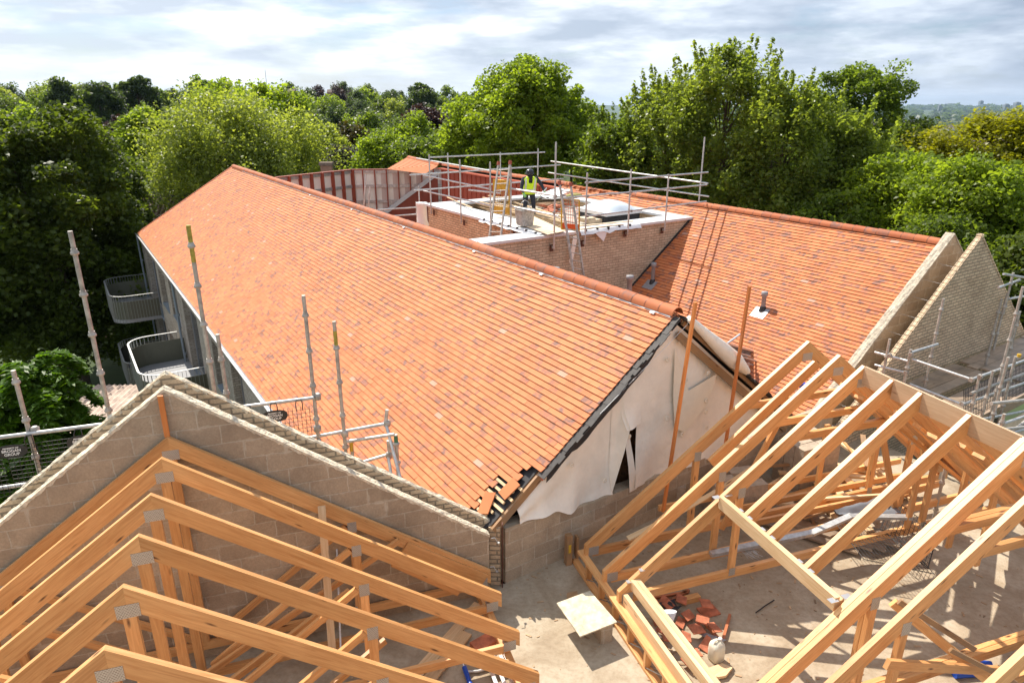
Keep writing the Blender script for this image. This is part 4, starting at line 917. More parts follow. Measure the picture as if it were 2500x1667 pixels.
# low lattice frame along the eaves
lat = thing('lattice_frame', 'low timber lattice frame on the floor under the left ends of the right trusses', 'timber frame', PB(6, 3.68, 0))
for z_ in (.025, .32):
    m = MB(); m.beam(PB(7.95 if z_ < .1 else 7.75, 3.68, z_), PB(2.6, 3.68, z_), .1, .045); m.build('chord', M['pine'], lat)
for k in range(10):
    m = MB(); B = 7.45 - k * .43; m.beam(PB(B, 3.68, .048), PB(B, 3.68, .297), .045, .09, up=bB); m.build('stud', M['pine'], lat)
    m = MB()
    for s_ in (-1, 1):
        for q in (0, 1): m.beam(PB(B - .02, 3.68 + s_ * .035, .06), PB(B - .40, 3.68 + s_ * .035, .29), .004, .012)
    if k < 9: m.build('steel_web', M['galv'], lat)
pst = thing('end_post', 'stub timber post with a yellow mark at the far end of the lattice frame', 'post', PB(7.9, 3.45, 0))
m = MB(); m.beam(PB(7.92, 3.56, 0), PB(7.92, 3.56, .52), .09, .09, up=bB); m.beam(PB(7.98, 3.72, .05), PB(7.98, 3.72, .42), .09, .04, up=bB); m.build('post', M['oldwood'], pst)
m = MB(); m.box(PB(7.868, 3.56, .3), aB * .004, bB * .02, Z * .07); m.build('yellow_mark', M['yellow'], pst)
# dirty board on blocks
bd = [(6.82, 2.92), (6.9, 3.44), (6.25, 3.52), (6.17, 2.97)]
m = MB(); m.prism([PB(a, b, .315) for a, b in bd], Z * .018); one(m, 'mortar_board', M['dirtyply'], 'square mortar-stained board raised on a prop beside the lattice frame', 'board', base=PB(6.5, 3.2, .315))
m = MB(); m.box(PB(6.38, 3.40, .157), aB * .1, bB * .08, Z * .157); m.box(PB(6.74, 3.32, .157), aB * .07, bB * .06, Z * .157); one(m, 'prop_block', M['block'], 'blocks propping up the mortar-stained board', 'block')
m = MB(); m.box(PB(7.15, 3.30, .03), aB * .11 + bB * .04, bB * .08, Z * .03); one(m, 'timber_offcut', M['oldwood'], 'timber offcut on the floor behind the mortar board', 'offcut')
# loose leaning rafter and bowed plank
m = MB(); m.beam(oB(1992, 889, 7.33), oB(1735, 1130, 7.33), .05, .15); one(m, 'leaning_rafter', M['pine'], 'loose rafter leaning between the first two right trusses', 'timber')
m = MB(); pts = [PB(7.3, 4.2, .72), PB(7.25, 4.8, .95), PB(7.15, 5.5, 1.33), PB(7.0, 6.3, 1.9), PB(6.9, 6.9, 2.45)]
for i in range(4): m.beam(pts[i], pts[i + 1], .10 - .02 * i, .02)
one(m, 'bowed_plank', M['pine_pale'], 'thin bowed plank sagging under the first right trusses', 'plank')
# more studs/braces on right (doubled posts, struts, braces to the right)
def stick(x0, y0, z0, x1, y1, z1, w_, d_, name, wd, lab, cat='timber', up=Z, group=None):
    m = MB(); m.beam(onz(x0, y0, z0), onz(x1, y1, z1), w_, d_, up=up); return one(m, name, M[wd], lab, cat, group)
stick(2165, 1620, 1.55, 2500, 1640, .3, .045, .1, 'diagonal_brace', 'pine', 'diagonal brace at the bottom right corner, lower one')
for k, (a, b, c_, d) in enumerate((((2180, 1470, 1.55), (2420, 1667, .5), .045, .1), ((2195, 1468, 1.6), (2380, 1585, .9), .025, .06), ((2320, 1585, 1.2), (2480, 1667, .7), .03, .05))):
    m = MB(); m.beam(onz(*a), onz(*b), c_, d); one(m, 'diagonal_brace', M['oldwood' if k else 'pine'], ['thick diagonal brace from the nail plate of the doubled truss', 'thin twin lath above the thick diagonal brace at bottom right', 'thin lath under the corner truss at bottom right'][k], 'timber')
for k, B in enumerate((4.4, 3.95)):
    for b_, s_ in ((8.6, 1), (9.1, 1)):
        m = MB(); m.beam(PB(B, b_, .4), PB(B, b_ - .25, RZ3 - (b_ - RA) * tp - .2), .045, .09, up=bB); one(m, 'web_post', M['pine'], ('left' if b_ < 9 else 'right') + (' web post under the doubled right truss' if k == 0 else ' web post under the long front rafter at right'), 'timber')
# floor clutter, right wing
def blockstack(B, b, nx, ny, nz, rot, lab, z0=0):
    for k in range(nz):
        for i in range(nx):
            for j in range(ny):
                if k == nz - 1 and (i + j) % 3 == 2: continue
                c = PB(B, b, 0) + (aB * math.cos(rot) + bB * math.sin(rot)) * (i - nx / 2 + .5) * .215 + (bB * math.cos(rot) - aB * math.sin(rot)) * (j - ny / 2 + .5) * .45 + Z * (z0 + .1075 + k * .218)
                q = rng.uniform(-.05, .05) + rot; d1 = aB * math.cos(q) + bB * math.sin(q); d2 = bB * math.cos(q) - aB * math.sin(q)
                m = MB(); m.box(c, d1 * .05 * 2, d2 * .22, Z * .1075)
                nm = ['front', 'middle', 'back'][min(2, i)]; one(m, 'loose_block', M['blk1'], '%s block, %s layer, %s side of %s' % (nm, ['bottom', 'second', 'third', 'top'][k], ['left', 'right', 'far right'][j], lab), 'block', 'loose concrete blocks')
M['blk1'] = mat('plain_block', (.40, .32, .24), .95, noise_amt=.18, nscale=12, bump=.4, bscale=60)
blockstack(8.35, 6.75, 3, 2, 3, .15, 'the nearer block stack')
blockstack(8.75, 8.6, 3, 2, 4, -.1, 'the far block stack')
blockstack(8.9, 5.9, 2, 1, 2, .5, 'the low pile by the wall')
for k in range(5):
    m = MB(); c = PB(7.5 - .04 * k, 7.3 + .23 * k, .06 + (k % 2) * .04); d1 = aB * math.cos(.65) - bB * math.sin(.65); m.beam(c - d1 * 1.0, c + d1 * (.9 + .1 * (k % 3)), .21, .036)
    one(m, 'scaffold_board', M['board'], ['leftmost', 'second', 'middle', 'fourth', 'rightmost'][k] + ' of the scaffold boards lying across the floor under the jack rafters', 'board', 'scaffold boards on the floor')
cl_ = [(8.0, 8.0, .5, 1.5), (8.1, 8.5, .2, 1.3), (7.7, 8.9, 1.9, 1.2), (7.9, 9.3, 2.2, 1.4), (8.4, 8.8, 2.0, 1.7), (7.6, 8.2, .3, 1.1), (8.2, 9.6, .6, 1.5), (7.4, 9.0, 1.2, 1.0), (8.6, 9.4, 2.4, 1.2), (7.2, 8.0, 1.4, .9), (8.0, 9.9, .2, 1.3), (8.8, 8.2, 1.2, 1.0)]
for k, (B, b, an, ln) in enumerate(cl_):
    m = MB(); d1 = aB * math.cos(an) + bB * math.sin(an); c = PB(B, b, .10 + .045 * (k % 5)); m.beam(c - d1 * ln / 2, c + d1 * ln / 2, rng.choice((.045, .09)), .045)
    one(m, 'loose_timber', M['pine_pale' if k % 3 else 'oldwood'], 'loose timber in the jumble behind the mesh panels, ' + ['near', 'far', 'middle'][k % 3] + ' ' + ['left', 'centre', 'right', 'top'][k // 3] + ' piece', 'timber', 'loose timbers')
for k in range(3):
    m = MB(); m.beam(PB(8.3 - k * .42, 5.3 + .5 * k, .38), PB(8.25 - k * .42, 10.3, .38), .045, .1); one(m, 'joist', M['pine'], ['rear', 'middle', 'front'][k] + ' low joist crossing the right wing floor', 'joist')
# bent grey duct
m = MB(); m.beam(onz(1735, 1352, .45), onz(1985, 1300, .5), .1, .05); m.beam(onz(1980, 1302, .5), onz(2080, 1258, .62), .1, .045); m.beam(onz(2075, 1260, .62), onz(2225, 1262, .6), .1, .045)
one(m, 'bent_channel', M['galv'], 'long bent grey metal channel lying across the right wing', 'channel')
# black sheet
m = MB(); rows = []
for i in range(15):
    row = []
    for j in range(9):
        u_, v_ = i / 14, j / 8; p = onz(2035, 1250, .5).lerp(onz(2160, 1215, .5), u_).lerp(onz(2090, 1285, .4).lerp(onz(2200, 1260, .4), u_), v_); row.append(p + Z * (.07 * noise.noise(V((u_ * 4, v_ * 3, 2))) + .05))
    rows.append(row)
m.grid(rows); one(m, 'polythene_sheet', mat('grey_polythene', (.16, .17, .19), .22, spec=.7), 'crumpled shiny grey polythene sheet on the mesh panels', 'sheet')
def meshpanel(name, p, u, v, nu, nv, r, label, group, mt='black', cat='mesh panel'):
    m = MB()
    for i in range(nu + 1):
        a = p + u * (i / nu); m.tube(a, a + v, r if 0 < i < nu else r * 1.8, n=4, caps=False)
    for j in range(nv + 1):
        a = p + v * (j / nv); m.tube(a, a + u, r if 0 < j < nv else r * 1.8, n=4, caps=False)
    return one(m, name, M[mt], label, cat, group)
p = onz(2035, 1270, .42); meshpanel('wire_panel', p, onz(2190, 1300, .4) - p, onz(2110, 1365, .38) - p, 16, 8, .004, 'dark wire mesh panel lying under the polythene sheet', 'mesh panels on the floor')
p = onz(2180, 1215, .5); meshpanel('wire_panel', p, onz(2290, 1300, .42) - p, onz(2150, 1290, .42) - p, 14, 8, .004, 'dark wire mesh panel right of the polythene sheet', 'mesh panels on the floor')
p = onz(2040, 1480, .02); 
# tile pile and rubbish
tp_ = [(6.83, 4.36, .1, .35), (6.6, 4.7, .6, .3), (6.51, 4.44, 1.2, .4), (6.32, 4.9, .3, .2), (6.26, 4.48, .8, .4), (6.1, 4.3, .2, .3), (6.0, 4.55, 1.5, .2), (5.88, 4.32, .5, .5), (5.8, 4.6, 1.0, .35), (5.7, 4.35, .2, .2), (6.15, 4.15, .9, .15), (5.95, 4.1, .4, .2), (6.4, 4.25, 1.8, .25), (6.3, 4.62, 1.3, .5), (6.12, 4.72, .7, .12), (5.9, 4.75, .1, .1), (6.65, 4.45, 1.0, .1), (5.6, 4.2, 1.4, .1)]
for k, (B, b, an, tl) in enumerate(tp_):
    d1 = aB * math.cos(an) + bB * math.sin(an); d2 = d1.cross(Z); n_ = (Z + d2 * tl * .8 + d1 * rng.uniform(-.3, .3)).normalized(); d2 = n_.cross(d1).normalized(); d1 = d2.cross(n_)
    m = MB(); m.box(PB(B, b, .04 + .05 * (k % 4)), d1 * rng.uniform(.07, .12), d2 * rng.uniform(.05, .085), n_ * .007)
    one(m, 'broken_tile', M['clay'], 'clay tile in the rubble pile, ' + ['behind the cone', 'against the eaves beam', 'in the middle of the pile', 'near the white jug', 'at the front', 'at the back edge'][k % 6] + ', ' + ['tilted', 'flat', 'on edge'][k // 6], 'tile', 'broken tiles in the rubble pile')
p = PB(6.32, 4.95, .02); m = MB(); m.box(PB(6.35, 4.98, .015), aB * .1, bB * .13, Z * .008); one(m, 'broken_tile', M['clay'], 'single flat clay tile lying apart to the right of the pile', 'tile')
for k, (x0, y0, x1, y1) in enumerate(((1705, 1500, 1755, 1560), (1782, 1500, 1765, 1560), (1590, 1460, 1680, 1445), (1640, 1465, 1682, 1440), (1625, 1580, 1660, 1660))):
    m = MB(); m.beam(onz(x0, y0, .05), onz(x1, y1, .05), .035, .035); one(m, 'stained_batten', M['red_wood'], ['left of the two red battens leaning towards the white jug', 'right red batten lying behind the white jug', 'long red batten behind the rubble pile', 'short red batten crossing the long one', 'red batten at the front of the rubble pile'][k], 'batten', 'red stained battens')
m = MB(); m.box(onz(1687, 1461, .04), bB * .13, aB * .045, Z * .04); one(m, 'timber_offcut', M['pine'], 'square timber offcut behind the rubble pile', 'offcut')
m = MB(); c = onz(1750, 1640, .02); m.prism([c - bB * .3 + aB * .05, c + bB * .12 + aB * .07, c + bB * .2 - aB * .03, c + bB * .05 - aB * .11, c - bB * .05 - aB * .1], Z * .04); one(m, 'timber_offcut', M['pine_pale'], 'pointed pale timber offcut in front of the white jug', 'offcut')
m = MB(); c = onz(1635, 1525, .1)
m.lathe(c, [(.03, 0), (.11, .17), (.105, .17), (.025, .01)], n=18, axis=(Z + aB * .5 + bB * .1)); one(m, 'white_cone', M['white'], 'white cone-shaped bucket tipped on the rubble pile', 'bucket')
m = MB(); c = onz(1630, 1480, .12); rows = [[c + bB * (.16 * (i / 6 - .5) * 2) + aB * (.1 * (j / 5 - .5) * 2) + Z * (.05 * math.sin(i * 1.3) * math.cos(j)) for j in range(6)] for i in range(7)]; m.grid(rows); one(m, 'felt_scrap', M['felt'], 'scrap of black felt on top of the rubble pile', 'scrap')
m = MB(); c = onz(1740, 1555, .06); m.prism([c - bB * .15 + aB * .12, c - bB * .05 + aB * .1, c + bB * .14 - aB * .1, c + bB * .02 - aB * .12], Z * .008); one(m, 'lead_scrap', M['lead'], 'grey sheet offcut leaning against the white jug', 'scrap')
m = MB(); c = onz(1585, 1545, .1); m.prism([c - bB * .05 + aB * .15, c + bB * .09 + aB * .1, c + bB * .12 - aB * .12, c - bB * .03 - aB * .1], Z * .006); one(m, 'white_scrap', M['white'], 'white plastic sheet scrap under the eaves beam', 'scrap')
# jug
jc = PB(5.6, 4.58, 0); jg = thing('plastic_jug', 'cloudy white plastic jug standing beside the rubble pile', 'jug', jc, rot=ROTB + .15)
m = MB(); prof = [(.07, .075, 0.0), (.085, .085, .02), (.09, .088, .12), (.088, .086, .2), (.075, .075, .25), (.03, .035, .28)]
rows = []
for (wx, wy, zz) in prof:
    row = []
    for k in range(20):
        t = 2 * math.pi * k / 20; cx, sy = math.cos(t), math.sin(t); e_ = 4.0; rr = (abs(cx) ** e_ + abs(sy) ** e_) ** (-1 / e_); row.append(V((cx * rr * wx, sy * rr * wy, zz)))
    rows.append(row)
m.grid(rows, closed=True); m.face(rows[0][::-1]); m.face(rows[-1])
o_ = m.build('body', M['jug']); o_.parent = jg; o_.location = (0, 0, 0)
m = MB(); m.lathe(V((.04, 0, .262)), [(.022, 0), (.022, .035), (.024, .035), (.024, .05), (.001, .05)], n=14); o_ = m.build('cap', M['white']); o_.parent = jg; o_.location = (0, 0, 0)
m = MB(); m.path([V((-.06, 0, .25)), V((-.045, 0, .3)), V((.0, 0, .305)), V((.02, 0, .27))], .011, n=8); o_ = m.build('handle', M['jug']); o_.parent = jg; o_.location = (0, 0, 0)
m = MB(); m.path([onz(1845, 1495, .02), onz(1868, 1478, .03), onz(1890, 1464, .02)], .008, n=6); one(m, 'bent_rod', M['dark'], 'thin dark rod lying on the bare floor in the right wing', 'rod')
m = MB(); m.tube(onz(2310, 1610, .05), onz(2420, 1620, .05), .035, n=10); m.tube(onz(2330, 1645, .05), onz(2400, 1640, .05), .05, n=10); one(m, 'blue_pipe', M['blue'], 'blue plastic pipe pieces under the corner truss', 'pipe')
m = MB(); m.path([onz(2365, 1305, .3), onz(2380, 1320, .32), onz(2382, 1345, .2), onz(2375, 1360, .02)], .005, n=5); one(m, 'white_cable', M['white'], 'loop of white cable on the floor behind the doubled truss', 'cable')
m = MB()
for k in range(26):
    a = onz(1815 + rng.uniform(-12, 12), 1335 + rng.uniform(-10, 10), .42); b_ = a - aB * rng.uniform(.15, .25) + bB * rng.uniform(-.03, .12); m.tube(a, b_, .003, n=4)
one(m, 'steel_fixings', M['galv'], 'bundle of thin steel fixings on the bottom chord of the third right truss', 'fixings')
# two orange battens standing in front of the gable
for k, (p, q) in enumerate(((oA(1698, 738, 6.4), oA(1638, 1125, 6.4)), (oA(1830, 699, 6.6), oA(1772, 1080, 6.6)))):
    q = q + (q - p) * .35 if k == 0 else q + (q - p) * .3
    m = MB(); m.beam(p, q, .05, .038, up=aA); one(m, 'orange_batten', M['orange_wood'], ['tall orange batten standing in front of the sheeted gable, left of the pair', 'tall orange batten against the right-hand tiled roof, right of the pair'][k], 'batten')
m = MB(); m.tube(PA(6.75, 7.6, 3.42), oA(1465, 1010, 6.7) + V((0, 0, 0)), .004, n=4); m.tube(PA(6.75, 7.6, 3.42), oA(1697, 740, 6.4), .004, n=4); one(m, 'string_line', M['white'], 'string line stretched along the verge of the open gable', 'string')

# sawdust, chips and crumbs scattered over the slab
m = MB()
for k in range(900):
    B = rng.uniform(3.0, 9.2); b = rng.gauss(5.5, 2.6) if rng.random() < .6 else rng.uniform(-2, 9); c = PB(B, b, .006)
    if c.dot(aA) > 6.85: continue
    an = rng.uniform(0, 3.1); s = rng.choice((.006, .008, .012, .02)); d1 = aB * math.cos(an) + bB * math.sin(an); m.box(c, d1 * s * rng.uniform(1, 2.4), d1.cross(Z) * s * .6, Z * .003)
o = m.build('floor_crumbs', mat('crumbs', (.40, .27, .16), .9, noise_amt=.5, nscale=3)); tag(o, 'sawdust, chips and crumbs scattered over the bare floor slab', 'debris', kind='stuff')

# spare rafters stacked against the underside of the hidden right slope
for k in range(9):
    B = 7.2 - k * .31 + rng.uniform(-.05, .05); sk = rng.uniform(-.35, .35); b0, b1 = 7.35 + rng.uniform(0, .3), 9.6 + rng.uniform(-.4, .6); dz = .30 + .05 * (k % 3)
    m = MB(); m.beam(PB(B, b0, RZ3 - (b0 - RA) * tp - dz), PB(B + sk, b1, RZ3 - (b1 - RA) * tp - dz), .15, .045); one(m, 'stacked_timber', M['pine'], ['first', 'second', 'third', 'fourth', 'fifth', 'sixth', 'seventh', 'eighth', 'ninth'][k] + ' flat timber from the far end, stacked under the hidden right slope', 'timber', 'timbers stacked under the right slope')

for k in range(22):
    B = rng.uniform(7.3, 9.0); b = rng.uniform(7.4, 10.2); an = rng.choice((.1, .3, 1.5, 1.7, 2.1, .8)) + rng.uniform(-.2, .2); ln = rng.uniform(.5, 1.5); z_ = rng.uniform(.06, .45)
    if PB(B, b, 0).dot(aA) > 8.3: continue
    d1 = aB * math.cos(an) + bB * math.sin(an); c = PB(B, b, z_)
    m = MB(); m.beam(c - d1 * ln / 2, c + d1 * ln / 2 + Z * rng.uniform(-.05, .12), rng.choice((.045, .09, .14)), rng.choice((.02, .04, .045)))
    one(m, 'loose_timber', M[('pine_pale', 'pine', 'oldwood')[k % 3]], 'offcut in the jumble under the right slope, ' + ['small', 'middling', 'long'][int(ln * 2) - 1 if ln < 1.5 else 2] + ' ' + ['pale', 'orange', 'weathered'][k % 3] + ('' if B < 8 else ', back') + (' right' if b > 9 else ''), 'timber', 'loose timbers')
# raking and upright studs among the right trusses
for k, (B, b0, b1, z1) in enumerate(((7.58, 6.0, 6.9, 2.2), (7.0, 8.9, 8.2, 2.0), (6.55, 8.6, 8.6, 1.9), (6.1, 8.95, 8.95, 1.6), (5.65, 8.95, 8.95, 1.6), (8.1, 8.3, 8.3, 1.5), (7.9, 9.2, 9.2, 1.3))):
    m = MB(); m.beam(PB(B, b0, .3), PB(B, b1, z1), .045, .09, up=bB); one(m, 'web_post', M['pine'], ['raking web in the first right truss', 'raking web in the second right truss', 'upright web in the truss at the left end of the ridge board', 'upright stud under the first jack rafter pair', 'upright stud under the second jack rafter pair', 'upright stud by the far block stack', 'short upright stud at the back of the jumble'][k], 'timber')
# ================================================================ scaffolding helpers
TR = .0242
def pole(p, q, parent, name='standard', m='galv', rings=False, r=TR, end=True):
    mb = MB(); mb.tube(p, q, r, n=12, caps=True)
    d = (V(q) - V(p)); ln = d.length; d.normalize()
    if rings:
        k = .12
        while k < ln - .1:
            c = V(p) + d * k; mb.lathe(c, [(r, 0), (r * 1.75, .012), (r * 1.8, .035), (r * 1.35, .05), (r * 1.3, .075)], n=12, axis=d); k += rings
    return mb.build(name, M[m], parent)
def coupler(p, parent, s=.045):
    mb = MB(); mb.box(p, aA * s * .7, bA * s * .7, Z * s * .8); mb.tube(V(p) - aA * s, V(p) + aA * s, s * .42, n=8); mb.tube(V(p) + bA * s * .4 - Z * s, V(p) + bA * s * .4 + Z * s * 1.2, .008, n=6); return mb.build('coupler', M['galv_dirty'], parent)
# ---- left scaffold with mesh guards (vertical plane just beyond the left brick gable)
BS = 9.0
ls = thing('scaffold', 'left scaffold of upright steel poles and guard rails beyond the left gable', 'scaffold', PB(BS, -2.3, -9))
def vb(x, y): return oB(x, y, BS)
for b, zt_, x in ((-3.2, 3.6, 0), (-2.31, 5.2, 0), (-1.07, 5.18, 0), (.165, 4.22, 0), (.52, 3.83, 0)):
    pole(PB(BS, b, .3), PB(BS, b, zt_), ls, rings=.5, r=.026, m='galv_dirty')
q = oB(531, 816, 9.6); pole(V((q.x, q.y, .6)), q, ls, rings=.5, r=.026, m='galv_dirty')
yp = MB(); yp.tube(PB(BS, -1.07, 4.75), PB(BS, -1.07, 5.2), .027, n=12); yp.build('yellow_band', M['ypole'], ls)
yp = MB(); yp.tube(PB(BS, .52, 3.45), PB(BS, .52, 3.7), .0275, n=12); yp.build('yellow_band', M['ypole'], ls)
for z_ in (2.79, 2.12, 1.4): pole(PB(BS - .05, -5.4, z_), PB(BS - .05, -1.07 if z_ > 2 else -2.3, z_), ls, 'rail')
for z_ in (2.79, 2.12): pole(PB(BS - .05, -1.07, z_), PB(BS - .05, .165, z_), ls, 'rail')
pole(vb(735, 1072), vb(942, 1034), ls, 'rail'); pole(vb(865, 1134), vb(945, 1110), ls, 'rail')
pole(vb(942, 1030) , vb(945, 1000), ls, 'standard', r=.026); pole(vb(952, 1120), vb(948, 1075), ls, 'standard', r=.026)
pole(onp(942, 1034, PB(9, 0, 0), aB), PB(8.3, 1.20, 1.55), ls, 'transom', 'galv'); pole(vb(947, 1110), PB(8.3, 1.12, 1.0), ls, 'transom', 'galv')
pole(vb(845, 1078), oB(963, 1060, 8.75), ls, 'transom', 'galv'); pole(oB(966, 1060, 8.75), oB(974, 1180, 8.75), ls, 'standard', 'galv_dirty', rings=.3, r=.027)
pole(vb(857, 1073), vb(863, 1135), ls, 'standard', 'galv_dirty', r=.027); gb_ = MB(); gb_.tube(oB(966, 1063, 8.75), oB(968, 1090, 8.75), .029, n=12); gb_.build('green_band', mat('green_paint', (.04, .16, .08), .5), ls)
gb_ = MB(); gb_.tube(vb(857, 1075), vb(859, 1100), .029, n=12); gb_.build('yellow_band', M['yellow'], ls)
pole(PB(BS, .165, 2.15), PB(8.55, .55, 1.0), ls, 'brace', 'galv')
for (x, y) in ((86, 1050), (775, 968), (775, 1045), (842, 1058), (945, 1033), (950, 1110), (270, 1030)):
    c = vb(x, y); mb = MB(); mb.lathe(c - Z * .05, [(.027, 0), (.05, .01), (.052, .08), (.03, .1)], n=10); mb.build('coupler', M['galv_dirty'], ls)
def guard(x0, z0, x1, z1, label, n, sign=None):
    g = thing('mesh_guard', label, 'mesh guard', PB(BS - .02, x0, z0), 'black mesh guards')
    mb = MB(); B = BS - .1
    k = 0; b = x0
    while b <= x1 + 1e-6: mb.tube(PB(B, b, z0), PB(B, b, z1), .0035, n=4, caps=False); b += .055
    z_ = z0
    while z_ <= z1 + 1e-6: mb.tube(PB(B, x0, z_), PB(B, x1, z_), .0035, n=4, caps=False); z_ += .055
    for i in range(n):
        t = (i + .5) / n; 
    mb.build('mesh', M['black'], g)
    for i in range(n):
        t = (i + .5) / n; c = PB(BS - .07, x0 + (x1 - x0) * t, z1 + .03); h = MB(); h.path([c - Z * .08 - aB * .03 - bB * .04, c - aB * .045 - bB * .045 + Z * .02, c + Z * .07 - aB * .01 - bB * .03, c + Z * .07 + bB * .03 - aB * .01, c - aB * .045 + bB * .045 + Z * .02, c - Z * .08 - aB * .03 + bB * .04], .007, n=5); h.build('hook', M['black'], g)
    return g
def sign(c, parent, hidden=False):
    mb = MB(); n = 28; w_, h_ = .165, .085; pts = []
    for k in range(n):
        t = 2 * math.pi * k / n; cx, sy = math.cos(t), math.sin(t); e_ = 2.6; rr = (abs(cx) ** e_ + abs(sy) ** e_) ** (-1 / e_); pts.append(c + bB * cx * rr * w_ + Z * sy * rr * h_)
    mb.prism(pts, aB * .006); s_ = mb.build('sign_plate', M['black'], parent)
    for txt, sz, dz in (('PROPERTY OF', .026, .038), ('BROGAN', .048, -.006), ('GROUP', .048, -.052)):
        cu = bpy.data.curves.new('tx', 'FONT'); cu.body = txt; cu.size = sz; cu.align_x = 'CENTER'; cu.extrude = .0006; cu.offset = .0009
        o = bpy.data.objects.new('tx', cu); COL.objects.link(o)
        dg = bpy.context.evaluated_depsgraph_get(); me = bpy.data.meshes.new_from_object(o.evaluated_get(dg)); bpy.data.objects.remove(o); me.name = 'lettering'
        me.materials.clear(); me.materials.append(M['white']); l = bpy.data.objects.new('lettering', me); COL.objects.link(l); l.parent = s_
        rt_ = V((0, 0, 0)); pp = s_
        while pp: rt_ += pp.location; pp = pp.parent
        l.location = c - aB * .004 + Z * dz - rt_; l.rotation_euler = (math.pi / 2, 0, ROTB)
    return s_
g = guard(-3.45, 2.02, -2.4, 2.68, 'black mesh guard with oval sign hanging from the left rail', 2)
c = oB(200, 1078, BS - .12); sign(c, g)
g2 = guard(-4.9, 2.02, -3.5, 2.68, 'black mesh guard with oval sign at the left edge of the picture', 3); sign(oB(28, 1102, BS - .12), g2)
g3 = guard(-.85, 2.0, .12, 2.7, 'black mesh guard with oval sign between the poles in front of the gutter', 3); sign(oB(671, 1016, BS - .12), g3)
guard(-5.2, 1.0, -2.6, 1.85, 'lower black mesh guard at the left edge', 2); 
mb = MB(); mb.box(PB(9.6, -4.6, .95), bB * 3.2, aB * .6, Z * .02); one(mb, 'scaffold_deck', M['board'], 'shaded scaffold deck behind the left mesh guards', 'scaffold deck')
# ---- guard rails round the flat roof
fs = thing('scaffold', 'guard rail scaffold of steel tubes round the flat roof of the brick block', 'scaffold', PA(14.3, 13, 2.9))
AF = 14.28
def af(x, y): return oA(x, y, AF)
F_ = [((1357.5, 347), (1352, 607)), ((1434, 422), (1427.6, 596)), ((1541, 413.7), (1533.7, 572)), ((1632.7, 427), (1624.5, 564))]
for t_, b_ in F_:
    P1, P2 = af(*t_), af(*b_); P2 = V((P1.x, P1.y, P2.z)); pole(P2, P1, fs); 
    m = MB(); m.box(P2 + aA * .1, bA * .05, aA * .012, Z * .09); m.build('wall_bracket', mat('rusty_bracket', (.10, .04, .025), .8), fs); coupler(P2 + Z * .03 + aA * .03, fs)
for p, q in (((1428.6, 446), (1728.6, 421)), ((1377.6, 484), (1499, 472)), ((1494, 474), (1725.5, 451.5)), ((1434.7, 528), (1724.5, 492))): pole(af(*p), af(*q), fs, 'rail')
BRt = 16.55
def br(x, y): return oAb(x, y, BRt)
P1 = br(1720.5, 335); P2 = br(1705, 506); pole(V((P1.x, P1.y, P2.z)), P1, fs)
for p, q in (((1345, 394), (1728.6, 448)), ((1338.8, 421.8), (1730.6, 480))): pole(br(*p), br(*q), fs, 'rail')
BL = 10.42
def bl(x, y): return oAb(x, y, BL)
for t_, b_ in (((1047.3, 377.5), (1053.6, 520)), ((1122.3, 390), (1126.8, 545)), ((1196.4, 395.4), (1196, 581)), ((1247, 406), (1246, 572))):
    P1, P2 = bl(*t_), bl(*b_); P2 = V((P1.x, P1.y, P2.z)); pole(P2, P1, fs); m = MB(); m.box(P2 + bA * .1, aA * .05, bA * .012, Z * .09); m.build('wall_bracket', bpy.data.materials['rusty_bracket'], fs)
for p, q in (((1017, 387), (1198, 417.7)), ((1034, 428), (1195, 462)), ((1034, 466), (1194.6, 501.6)), ((1144.6, 464), (1221.4, 472))): pole(bl(*p), bl(*q), fs, 'rail')
pole(bl(1249, 461), af(1355, 477.5), fs, 'rail'); pole(bl(1247, 504), af(1364, 527.5), fs, 'rail')
AK = 21.65
def ak(x, y): return oA(x, y, AK)
for t_, b_ in (((1092.9, 374), (1097, 479)), ((1221.4, 372), (1221, 468.6)), ((1313.8, 363), (1312.5, 429))):
    P1, P2 = ak(*t_), ak(*b_); pole(V((P1.x, P1.y, P2.z)), P1, fs)
for p, q in (((1050, 384.6), (1330, 372)), ((1000, 427.5), (1368, 403)), ((1010.7, 465), (1203.6, 450)), ((1200, 450), (1375, 437))): pole(ak(*p), ak(*q), fs, 'rail')
for (x, y, f) in ((1434, 446, af), (1541, 437, af), (1632, 429, af), (1357, 480, af), (1434, 480, af), (1541, 469, af), (1632, 461, af), (1434, 528, af), (1541, 515, af), (1628, 504, af), (1053, 520, bl), (1196, 460, bl), (1247, 461, bl), (1247, 504, bl), (1352, 520, af)): coupler(f(x, y), fs, .04)
# low rails between the roofs, left of the block
vs = thing('scaffold', 'small low scaffold between the main ridge and the red clad wall', 'scaffold', PA(22.5, 9.5, 0))
A2 = 22.4
for p, q in (((900.6, 514.5), (1036, 505)), ((935, 530), (1039, 521))): pole(oA(*p, A2), oA(*q, A2), vs, 'rail')
for p, q in (((1016, 492.5), (1018, 565)), ((1022, 455), (1028, 512))): P1 = oA(*p, A2); P2 = oA(*q, A2); pole(V((P1.x, P1.y, P2.z)), P1, vs)
for k, (p, q) in enumerate((((893, 425.6), (887, 530)), ((903, 457), (898, 530)))):
    m = MB(); m.tube(oA(*p, 26), oA(*q, 26), .03, n=8); one(m, 'leaning_tube', M['galv'], ['taller' if k == 0 else 'shorter'][0] + ' of two steel tubes leaning against the cream panel screen', 'tube')
m = MB(); c = oA(1032, 556, 22.0); m.lathe(c, [(.22, 0), (.22, .15), (.18, .25), (.17, .75), (.2, .8), (.2, .88)], n=18); one(m, 'white_container', M['white'], 'white wrapped container standing left of the brick block', 'container')
m = MB(); c = oA(950, 538, 23.0); m.box(c, bA * .28, aA * .2, Z * .12); one(m, 'white_box', M['white'], 'white box just behind the main ridge', 'box')
